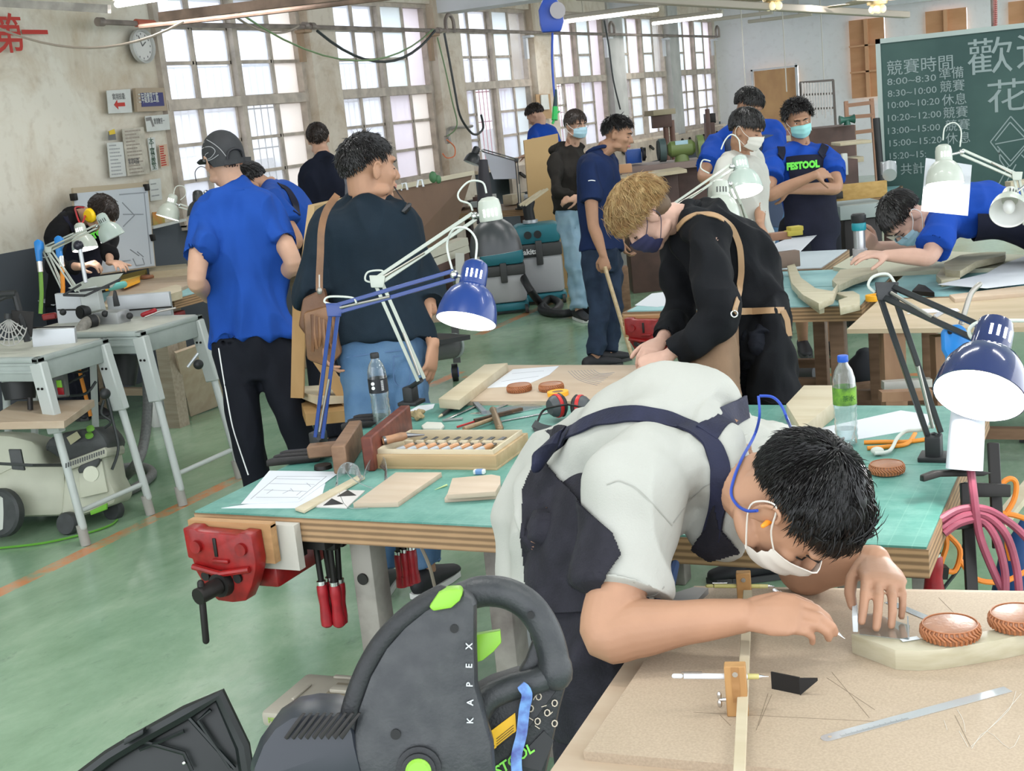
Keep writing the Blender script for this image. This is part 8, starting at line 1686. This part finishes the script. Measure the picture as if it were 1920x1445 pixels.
for pts, lb, z_ in (([(1476,498),(1490,494),(1502,520),(1530,540),(1560,545),(1572,530),(1562,556),(1535,568),(1505,552),(1484,530)], 'largest curved pale workpiece on the middle workbench', .83), ([(1495,545),(1502,540),(1545,560),(1545,573),(1536,575)], 'straight pale strip before the curved workpiece', .803), ([(1560,525),(1575,505),(1640,500),(1646,507),(1600,522),(1572,535)], 'flat pale leaf-shaped workpiece on the middle workbench', .82), ([(1560,548),(1600,545),(1612,552),(1612,568),(1575,577),(1572,562),(1590,556)], 'small hooked pale workpiece on the middle workbench', .803), ([(1770,492),(1800,478),(1850,472),(1886,472),(1884,478),(1830,490),(1800,508),(1772,505)], 'curved pale workpiece on the right middle workbench', .835), ([(1755,515),(1768,500),(1800,508),(1800,520),(1765,525)], 'lower curved workpiece under the white sheet', .805), ([(1780,552),(1930,534),(1930,548),(1790,560)], 'long tan beam under the white sheet', .803)):
    solo('workpiece', plate(pts, z_, .032, bev=.002), CP if 'tan' not in lb else PLYT, lb, 'workpiece')
solo('tape_roll', MB().lathe([(.02,0),(.04,0),(.04,.025),(.02,.025),(.02,0)], az(1640,563,.803), UP, 20), MATS['tape_yellow'], 'orange tape roll beside the black lamp elbow', 'tape')
solo('scraper', plate([(1710,545),(1722,532),(1735,535),(1752,548)], .803, .02), IRON, 'dark wedge-shaped brush on the right middle workbench', 'brush')
solo('tan_offcut', plate([(1718,497),(1722,512),(1735,512),(1730,497)], .803, .003), MATS['tape_pale'], 'small yellow offcut on the blue mat', 'offcut')
t = thing('sheet_table', 'low wooden trestle under the wide plywood sheet at the right', 'trestle', az(1700,740,0)); TW = wood('trestle_wood', (.26,.15,.085), (.19,.10,.055), (10,10,2), 1.4)
for (x, y, x2, y2) in ((1672,622,1674,728),(1768,628,1772,700)): obj('leg', MB().bar(D(x,y,5.2), V((*D(x2,y2,5.2).xy,0)), .085, .07, HF), TW, t)
obj('foot_rail', MB().bar(D(1650,742,4.9), D(1745,738,4.9), .05, .035, UP), TW, t); obj('rail', MB().bar(D(1655,722,5.0), D(1745,716,5.0), .04, .03, UP), mat('zinc', (.38,.37,.34), .4, .4), t)
solo('plywood_sheet', plate([(1588,617),(1648,562),(1940,552),(1940,613)], .80, .018), wood('sheet_ply', (.45,.36,.25), (.38,.30,.19), (2,9,9), 1.3), 'wide thin plywood sheet overhanging the trestle at the right', 'board')
for (pts, lb) in (([(1700,588),(1720,579),(1795,578),(1800,583)], 'grey-white paper strip on the wide plywood sheet'),): paper(lb, pts, .819)
solo('steel_square', plate([(1750,590),(1778,576),(1783,579),(1756,594)], .819, .003), ALU, 'small steel square on the wide plywood sheet', 'square')
t = thing('shoulder_bag', 'black bag on the floor under the plywood sheet', 'bag', az(1625,712,0)); obj('bag_body', MB().loft([(az(1625,716,0)+UP*.02, HR*.14, HF*.08), (az(1625,716,0)+UP*.12, HR*.12, HF*.07), (az(1625,716,0)+UP*.17, HR*.06, HF*.04)], 16, True, True, True), mat('bag_black', (.012,.014,.020), .6), t)
solo('wood_skid', MB().bar(az(1480,745,.02), az(1660,722,.02), .07, .06), BW, 'brown wooden skid on the floor behind the pine beam', 'skid')
solo('wood_skid', MB().bar(az(1490,760,.02), az(1740,748,.02), .07, .05), BW, 'second brown skid on the floor nearer the bench', 'skid')
t = thing('vacuum_nozzle', 'grey round hose nozzle beside the black jacket', 'nozzle', D(1505,682,5.4)); obj('tube', MB().cyl(az(1480,694,.05), az(1530,697,.05), .05), mat('nozzle_grey', (.10,.10,.11), .6), t)
for px, py, w_, h_, m_, lb in ((1465,443,42,14,mat('block_rust', (.26,.13,.08), .6), 'rust-brown block on the white sheet'), (1495,429,26,9,mat('foam_yellow', (.42,.34,.06), .8), 'upper yellow sponge block by the lettered apron'), (1492,437,30,10,mat('foam_yellow', (.42,.34,.06), .8), 'lower yellow sponge block by the lettered apron'), (1470,488,66,30,mat('crate_brown', (.20,.14,.11), .7), 'brown drawer under the small workbench top')): pbox('block', px, py, w_, h_, .06, 6.9, m_, lb, 'block', rot=.2)
t = thing('trim_router', 'silver trim router with black top and teal band held by the leaning student', 'trim router', az(1612,486,.82)); b0 = D(1613,484,6.15)
obj('base', MB().cyl(b0, b0+UP*.045, .034).box((.08,.08,.008), Matrix.Translation(b0), .002), mat('clear_base', (.35,.34,.35), .25), t); obj('barrel', MB().cyl(b0+UP*.045, b0+UP*.13, .027), mat('alu_bright', (.5,.52,.54), .3, .7), t); obj('band', MB().lathe([(.031,0),(.033,.005),(.033,.03),(.03,.035)], b0+UP*.13, UP, 20), mat('teal_brand', (.01,.22,.27), .4), t); obj('top_cap', MB().lathe([(.03,0),(.034,.008),(.034,.035),(.028,.042),(0,.043)], b0+UP*.165, UP, 20), BLKP, t)
# machines at the right back
G1 = mat('machine_grey', (.30,.34,.33), .5); YW = wood('fence_yellow', (.48,.30,.10), (.40,.24,.07)); DKB = mat('drawer_brown', (.10,.055,.045), .6, 0, .3, 6)
t = thing('jointer', 'grey jointer machine with yellow wooden fence before the blackboard', 'jointer', D(1615,420,9.6))
pbox('bed', 1620, 396, 90, 26, .5, 9.4, G1, '', '', par=t); pbox('fence', 1614, 358, 100, 30, .04, 9.5, YW, '', '', par=t); pbox('cabinet', 1620, 460, 70, 100, .4, 9.5, IRON, '', '', par=t, fl=1); pbox('motor_box', 1572, 366, 18, 14, .1, 9.45, IRON, '', '', par=t)
obj('knob', MB().cyl(D(1668,328,9.5), D(1668,312,9.6), .05), ALU, t)
t = thing('cross_vise', 'grey vise with brass wheel on a post at the blackboard edge', 'vise', D(1665,320,10.8)); pbox('plate', 1668, 315, 26, 24, .06, 10.8, ALU, '', '', par=t); obj('brass_wheel', MB().cyl(D(1667,324,10.75), D(1667,324,10.65), .035), BRS, t)
solo('black_post', MB().cyl(D(1643,222,11.3), D(1655,380,11.3), .03), BLKP, 'black upright post left of the blackboard', 'post')
solo('tool_rail', MB().bar(D(1890,352,9), D(1935,346,9), .1, .08), PINE, 'pale wood block right of the hanging bright sheet', 'block'); solo('grey_bench', MB().bar(D(1850,366,9.2), D(1940,360,9.2), .5, .06), G1, 'grey machine table right of the hanging bright sheet', 'machine table')
t = bench('far workbench with teal sheet behind the lettered apron', -2.9, -1.9, 11.2, 12.0, [(-2.88,-1.92,11.22,11.95)], .80, matm=MATB, legm=DKB)
for px, py, w_, h_, d_, tt, m_, lb, ct in ((1605,268,60,6,.3,11.2,PINE,'long pale boards stacked on the far workbench','boards'), (1600,300,40,10,.2,11.3,PINE,'pale offcut stack on the far workbench','offcuts'), (1590,330,40,60,.3,11.0,DKB,'dark brown drawer unit below the far workbench','cabinet'), (1585,308,10,40,.05,10.9,PW,'white upright tube with black ball top','tube'), (1553,244,100,10,.6,15.5,DKB,'brown wooden machine bench before the tan door','bench'), (1575,252,60,30,.5,15.6,BW,'brown cabinet side under the machine bench','cabinet'), (1450,252,70,10,.5,13.5,mat('stack_red', (.22,.10,.08), .6),'reddish lumber stack behind the two students','lumber'), (1455,262,60,10,.4,13.4,PINE,'pale lumber on the reddish stack','lumber')):
    pbox('cabinet' if ct == 'cabinet' else ct.replace(' ', '_'), px, py, w_, h_, d_, tt, m_, lb, ct, fl=ct in ('cabinet','lumber','bench') and 'pale lumber' not in lb)
def vise2(px, py, tt, m, label):
    t = thing('machine_vise', label, 'vise', D(px,py+8,tt)); k = tt/FPX; c = D(px,py,tt)
    obj('body', MB().tube([c-HR*14*k, c-HR*5*k, c+HR*5*k, c+HR*14*k], [9*k,5*k,5*k,9*k], 10), m, t); obj('base', MB().cyl(c-UP*10*k, c, 7*k, 4*k), m, t)
vise2(1588, 224, 15.4, mat('vise_green', (.03,.12,.09), .4), 'dark green vise on the machine bench')
t = thing('clamp_rack', 'steel rack holding many bar clamps against the white wall', 'rack', D(1532,260,19)); 
for (a, b_) in (((1500,155),(1503,225)),((1562,150),(1568,235)),((1499,155),(1563,150)),((1501,178),(1565,175)),((1503,205),(1566,202))): b3_ = D(*b_,19); b3_.z = 0 if b_[0] in (1503,1568) and a[1] < 156 and a[0] != 1499 else b3_.z; obj('rack_bar', MB().bar(D(*a,19), b3_, .03, .03, HF), mat('rack_dark', (.12,.10,.09), .6), t)
for i in range(11): x = 1504+i*5.3; o_ = MB().bar(D(x,155,18.9), D(x+1.5,206+(i*7)%20,18.9), .02, .012, HF); obj('clamp', o_, mat('clamp_silver', (.40,.38,.37), .4, .5), t)
t = thing('wooden_ladder', 'reddish wooden ladder frame standing before the white wall', 'frame', D(1612,280,18))
for (a, b_) in (((1586,190),(1597,398)),((1634,185),(1649,392)),((1587,198),(1636,192)),((1588,220),(1638,216)),((1590,250),(1640,244))): obj('frame_bar', MB().bar(D(*a,18), D(*b_,18), .05, .05, HF), mat('frame_red', (.30,.16,.10), .6), t)
# window side: tool board, benches, machines
TBD = mat('tool_board', (.46,.38,.31), .7, 0, .3, 4)
t = solo('tool_board', MB().bx((-6.86,14.5,.78),(-6.82,23.6,1.10)), TBD, 'long tan tool board with hooks below the far windows', 'tool board')
for i in range(22): y = 14.7+i*.4; obj('hook_tool', MB().bar(V((-6.80,y,1.02)), V((-6.78,y+.1,1.02-(.06+.05*(i%3)))), .03, .03), IRON, t)
bench('window-side workbench cluttered with parts under the second pillar', -6.75, -5.5, 12.1, 12.95, [], .80, legm=DKB)
bench('long bench under the far windows with grinder', -6.3, -4.3, 15.2, 16.2, [], .84, legm=DKB)
rd = random.Random(5); cols = [PINE, DKB, ALU, PW, BW, IRON, TBD, G1]
for i in range(16):
    x = -6.6+rd.random()*1.0; y = 12.2+rd.random()*.7; s = .05+rd.random()*.12
    solo('bench_part', MB().box((s,.08+rd.random()*.12,.03+rd.random()*.10), Matrix.Translation((x,y,.86)) @ Matrix.Rotation(rd.random()*3,4,'Z'), .004), cols[i % 8], ['pale','brown','silver','white','wooden','black','tan','grey'][i % 8]+' part lying among the clutter, '+['near','far'][i//8]+' half of the window-side bench', 'part', 'parts lying on the window-side bench')
for i in range(14):
    x = -6.2+i*.135; s = .08+rd.random()*.10
    solo('bench_part', MB().box((s,.1,.04+rd.random()*.12), Matrix.Translation((x,15.3+rd.random()*.7,.88)) @ Matrix.Rotation(rd.random()*3,4,'Z'), .004), cols[(i*3) % 8], ['pale','white','black','wooden','silver','tan','brown','grey'][i % 8]+' piece on the grinder bench, '+['left','right'][i//8]+' half', 'part', 'pieces lying on the grinder bench')
t = thing('bench_grinder', 'olive green bench grinder behind the blond hair', 'grinder', D(1278,305,12.6)); GG = mat('grinder_green', (.14,.19,.06), .4); c = D(1277,278,12.6)
obj('motor', MB().tube([c-HR*.13, c-HR*.10, c+HR*.10, c+HR*.13], [.05,.075,.075,.05], 20), GG, t); obj('pedestal', MB().loft([(c-UP*.16, HR*.08, HF*.07), (c-UP*.05, HR*.06, HF*.05)], 16), GG, t)
for q in (-1, 1): obj('wheel_guard', MB().cyl(c+HR*q*.15, c+HR*q*.21, .11), GG if q > 0 else mat('guard_dark', (.05,.08,.08), .5), t); obj('grinding_wheel', MB().cyl(c+HR*q*.20, c+HR*q*.225, .095), mat('stone_dark', (.04,.05,.05), .8), t)
obj('paper_tag', MB().box((.12,.01,.05), frame(HR, o=c+UP*.05-HF*.06)), mat('tag_blue', (.35,.52,.6), .6), t)
solo('steel_table', MB().bar(D(1160,318,12.9), D(1345,300,12.7), .6, .06), mat('bench_greybrown', (.24,.18,.16), .6), 'grey-brown table top carrying the grinder', 'table'); pbox('cabinet', 1290, 345, 70, 70, .5, 12.7, DKB, 'dark brown drawer cabinet below the grinder', 'cabinet', fl=1); 
solo('lumber_stack', MB().bar(D(1160,335,12.2), D(1280,318,12.2), .5, .03), PINE, 'pale boards stacked right of the dark polo shirt', 'boards'); pbox('wood_block', 1172, 316, 26, 16, .1, 12.2, mat('block_orange', (.45,.25,.13), .6), 'orange-brown wooden block on the pale boards', 'block')
pbox('cabinet', 1222, 352, 100, 44, .4, 12.15, DKB, 'dark cabinet below the pale boards', 'cabinet', fl=1)
t = thing('disc_sander', 'blue machine with dark disc behind the polo shirt', 'sander', D(1190,305,12.8)); pbox('housing', 1189, 293, 28, 26, .15, 12.8, mat('machine_blue', (.015,.07,.30), .4), '', '', par=t); obj('disc', MB().cyl(D(1205,289,12.75), D(1210,289,12.75), .065), IRON, t)
t = thing('drill_press', 'old drill press with tan hood before the far windows', 'drill press', D(1250,270,15)); pbox('hood', 1246, 210, 46, 10, .25, 15, mat('hood_tan', (.30,.25,.16), .6), '', '', par=t, rot=.3); pbox('head', 1242, 227, 36, 24, .15, 15.05, DKB, '', '', par=t)
for x in (1247,1259): obj('column', MB().cyl(D(x,225,15.1), V((D(x,225,15.1).x,D(x,225,15.1).y,0)), .03), mat('rust_column', (.14,.07,.05), .6), t)
t = thing('band_saw', 'dark machine head behind the blue sleeve at the far corner', 'machine', D(1335,260,17)); pbox('head', 1333, 222, 18, 18, .2, 17, IRON, '', '', par=t); obj('arm', MB().cyl(D(1326,205,17), D(1330,260,17), .03), DKB, t); pbox('column', 1333, 245, 16, 30, .2, 17, DKB, '', '', par=t, fl=1)
# yellow panel, white sheet, vacuums
solo('plywood_board', sheetmb([D(982,263,12.9), D(1046,250,13.0), V((*D(1050,372,13.0).xy,0)), V((*D(990,386,12.9).xy,0))], .02), wood('panel_yellow', (.50,.33,.15), (.44,.28,.12), (1,1,1), 1.0), 'upright yellow plywood panel left of the hooded jacket', 'board')
solo('brown_notice_board', pmb([ax(1003,177,-6.86), ax(1030,176,-6.86), ax(1034,222,-6.86), ax(1007,224,-6.86)]), mat('cork', (.36,.23,.12), .8), 'brown board with a white sheet on the third pillar', 'notice board')
solo('notice_sheet', pmb([ax(1013,178,-6.84), ax(1026,177,-6.84), ax(1029,205,-6.84), ax(1014,206,-6.84)]), PW, 'white sheet pinned on the brown pillar board', 'notice')
solo('white_screen', sheetmb([D(908,286,13.2), D(965,300,13.2), D(968,335,13.2), D(925,336,13.2)], .01), mat('screen_white', (.52,.53,.60), .7), 'white sheet hanging behind the small black lamp arm', 'paper')
solo('dark_funnel', MB().tube([D(906,300,12.0), D(908,345,12.0), V((*D(910,400,12.0).xy,.8))], [.04,.06,.09], 12), mat('funnel_dark', (.03,.028,.035), .6), 'dark cloth cover hanging behind the black dome lamp', 'cover')
t = thing('lath_bundle', 'loose pale laths sticking up on the window-side bench', 'laths', D(1000,380,11.9))
for i in range(3): obj('lath', MB().bar(D(974+i*5,385,11.9), D(1015+i*6,358-i*2,11.95), .03, .02), PINE, t)
paper('white sheet at the right end of the window-side bench', [(1000,378),(1030,366),(1038,370),(1034,382)], .81)
def vac(px, py, tt, label, w=.34, h=.46):
    t = thing('shop_vacuum', label, 'vacuum', D(px,py,tt)); b = D(px,py,tt); b.z = 0; TL = mat('vac_teal', (.02,.16,.20), .45); LG = mat('vac_grey', (.38,.38,.39), .5); DK = mat('vac_dark', (.05,.05,.05), .5)
    o = lambda x0,x1,y0,y1,z0,z1,bv=.03: MB().box((x1-x0,y1-y0,z1-z0), Matrix((HR,HF,UP)).transposed().to_4x4().copy() if False else frame(HR, o=b+HR*(x0+x1)/2+HF*(y0+y1)/2+UP*(z0+z1)/2), bv)
    obj('base', o(-w*.5,w*.5,-.15,.2,.03,.10,.02), TL, t); obj('tank', o(-w*.47,w*.47,-.15,.18,.10,h*.62,.04), LG, t); obj('collar', o(-w*.48,w*.48,-.16,.19,h*.60,h*.76,.015), DK, t); obj('head', o(-w*.5,w*.48,-.16,.19,h*.75,h,.05), TL, t)
    obj('latch', o(-.03,.03,-.18,-.15,h*.50,h*.80,.008), DK, t)
    for x in (-w*.4,w*.4): obj('wheel', MB().cyl(b+HR*x-HF*.15+UP*.04, b+HR*(x+.03)-HF*.15+UP*.04, .04), DK, t)
    return t, b
vac(952,588,12.0,'left grey and teal shop vacuum beside the blue lamp', .40, .58); tv, vb = vac(1020,578,12.4,'right shop vacuum with lettering and sander on top', .44, .74)
obj('lettering', text_mb('makita', .07, vb+HR*-.20-HF*.168+UP*.475, HR, UP, th=.001, bold=.002), mat('print_white', (.7,.7,.7), .5), tv); 
for x in (-.09,.0): obj('dial', MB().cyl(vb+HR*x-HF*.165+UP*.65, vb+HR*x-HF*.18+UP*.65, .035), BLKP, tv)
t = thing('sander', 'black sander standing on the right shop vacuum', 'sander', vb+UP*.74); obj('pad', MB().cyl(vb+UP*.745-HR*.05, vb+UP*.775-HR*.05, .07), ALU, t); obj('grip', MB().loft([(vb+UP*.775-HR*.05, HR*.05, HF*.05), (vb+UP*.87-HR*.06, HR*.05, HF*.05), (vb+UP*.93-HR*.05, HR*.06, HF*.05)], 14, True, False, True), BLKP, t)
solo('vacuum_hose', MB().tube(smoothpts([D(978,515,11.9), D(995,545,11.6), az(1015,570,.05), az(1035,585,.04), az(1050,570,.04), az(1030,560,.05), az(1015,580,.04), az(1050,588,.04), az(1085,583,.04)], 5), .035, 10), mat('hose_black', (.018,.018,.02), .5, 0, .3, 60), 'black ribbed vacuum hose coiled on the floor', 'hose')
for x, y, h_, m_, lb in ((1182,470,.30,mat('white_plastic', (.6,.6,.58), .4),'white plastic jug behind the blond person'), (1196,480,.24,mat('jug_yellow', (.60,.55,.08), .4),'yellow and blue detergent jug behind the blond person')):
    b0 = az(x, 508, 0) if x > 1190 else az(x, 512, 0); solo('jug', MB().lathe([(.08,0),(.085,.03),(.085,h_*.7),(.04,h_*.9),(.035,h_)], b0, UP, 18), m_, lb, 'jug')
pbox('carton', 1166, 508, 24, 14, .12, 11.2, BW, 'small brown carton on the floor by the jugs', 'carton', fl=1)
# brown board machine, tan panel, easel
t = thing('brown_board', 'large brown board with pale top edge and clips behind the navy-shirted person', 'board', D(800,500,9.2)); PT = [D(735,356,8.8), D(886,326,9.9), D(846,455,9.7), D(735,490,8.8)]
obj('panel', sheetmb(PT, .02), mat('brown_hardboard', (.20,.115,.075), .6, 0, .2, 2), t); obj('top_edge', MB().bar(D(735,353,8.8), D(886,324,9.9), .03, .03), mat('edge_pale', (.55,.48,.36), .6), t)
for x, y in ((757,350),(787,344)): obj('clip', MB().tube([D(x-5,y+7,8.9), D(x-3,y-6,8.9), D(x+4,y-7,8.9), D(x+7,y+6,8.9)], .008, 6), ALU, t)
obj('clip', MB().ell(D(812,332,9.1), .03,.02,.04).ell(D(822,336,9.1), .02,.02,.03), mat('clip_green', (.06,.16,.07), .5), t)
t = thing('panel_saw', 'pale wooden panel machine under the brown board', 'machine', D(800,560,8.8))
for a, b_, m_ in (((735,500),(868,452),mat('rail_cream', (.48,.46,.38), .5)),((735,520),(870,466),mat('rail_cream', (.48,.46,.38), .5)),((740,535),(870,480),DKB)): obj('rail', MB().bar(D(*a,8.7), D(*b_,9.2), .10, .05), m_, t)
for x, y in ((862,475),(800,490)): obj('leg', MB().bar(D(x,y,9), D(x+3,y+130,9), .06, .06, HF), mat('leg_pale', (.40,.40,.36), .5), t)
pbox('panel', 815, 570, 40, 70, .04, 8.9, PLYT, '', '', par=t)
t = thing('wheeled_machine', 'grey machine base with black tray on a blue caster', 'machine', V((-4.5,7.9,0))); obj('body', MB().cyl(D(800,655,8.8), D(850,648,9.0), .085), mat('base_grey', (.10,.10,.10), .5), t); obj('body_ring', MB().lathe([(.06,0),(.085,0),(.085,.02),(.06,.02)], D(850,648,8.98), (D(850,648,9.0)-D(800,655,8.8)).normalized(), 20), G1, t); obj('tray', MB().bar(D(795,640,8.7), D(852,630,8.9), .3, .03), BLKP, t)
obj('post', MB().bar(D(850,560,9.1), D(857,680,9.1), .05, .05, HF), mat('post_dark', (.08,.08,.08), .5), t); cw = D(853,694,9.15); cw.z = .06; obj('caster', MB().cyl(cw-HR*.02, cw+HR*.02, .06), BLKP, t); obj('caster_hub', MB().cyl(cw-HR*.024, cw+HR*.024, .035), mat('hub_blue', (.02,.06,.35), .5), t)
TNB = wood('tan_panel', (.46,.33,.17), (.40,.27,.13), (1,1,4), 1.2)
solo('tan_board', sheetmb([D(590,386,5.9), D(668,368,6.6), D(668,640,6.6), D(556,650,5.95)], .03), TNB, 'tall tan panel standing between the two standing persons', 'board')
t = thing('wooden_easel', 'orange wooden trestle with boards behind the navy-shirted person', 'trestle', az(600,800,0)); EW = wood('easel_wood', (.40,.24,.10), (.33,.19,.07), (8,8,2), 1.3)
for a, b_, w_ in (((562,560),(558,745),.055),((586,655),(668,775),.05),((618,660),(604,770),.05),((650,740),(700,770),.04)): obj('easel_leg', MB().bar(D(*a,5.7), D(*b_,5.75), w_, .04, HF), EW, t)
obj('shelf', MB().bar(D(568,772,5.75), D(672,762,5.8), .35, .05), EW, t); obj('shelf', MB().bar(D(570,742,5.8), D(655,736,5.9), .35, .03), PINE, t)
for i, (x, y) in enumerate(((655,712),(660,728),(666,742))): obj('offcut', MB().bar(D(x-15,y+3,5.75), D(x+18,y-4,5.8), .08, .03), PINE, t)
# power grip clamp, hose nozzles near far wall: red spiral hose
t = solo('spiral_hose', MB().tube([D(1866+3*math.cos(i*.9), 0+i*.55, 11.5)+HF*.02*math.sin(i*.9) for i in range(95)], .006, 5), mat('spiral_red', (.55,.20,.18), .5), 'red spiral air hose hanging above the blackboard', 'hose')
solo('pole_brown', MB().cyl(D(1860,-5,11.6), D(1862,50,11.6), .014), PIPE, 'thin pipe beside the red spiral hose', 'pipe')
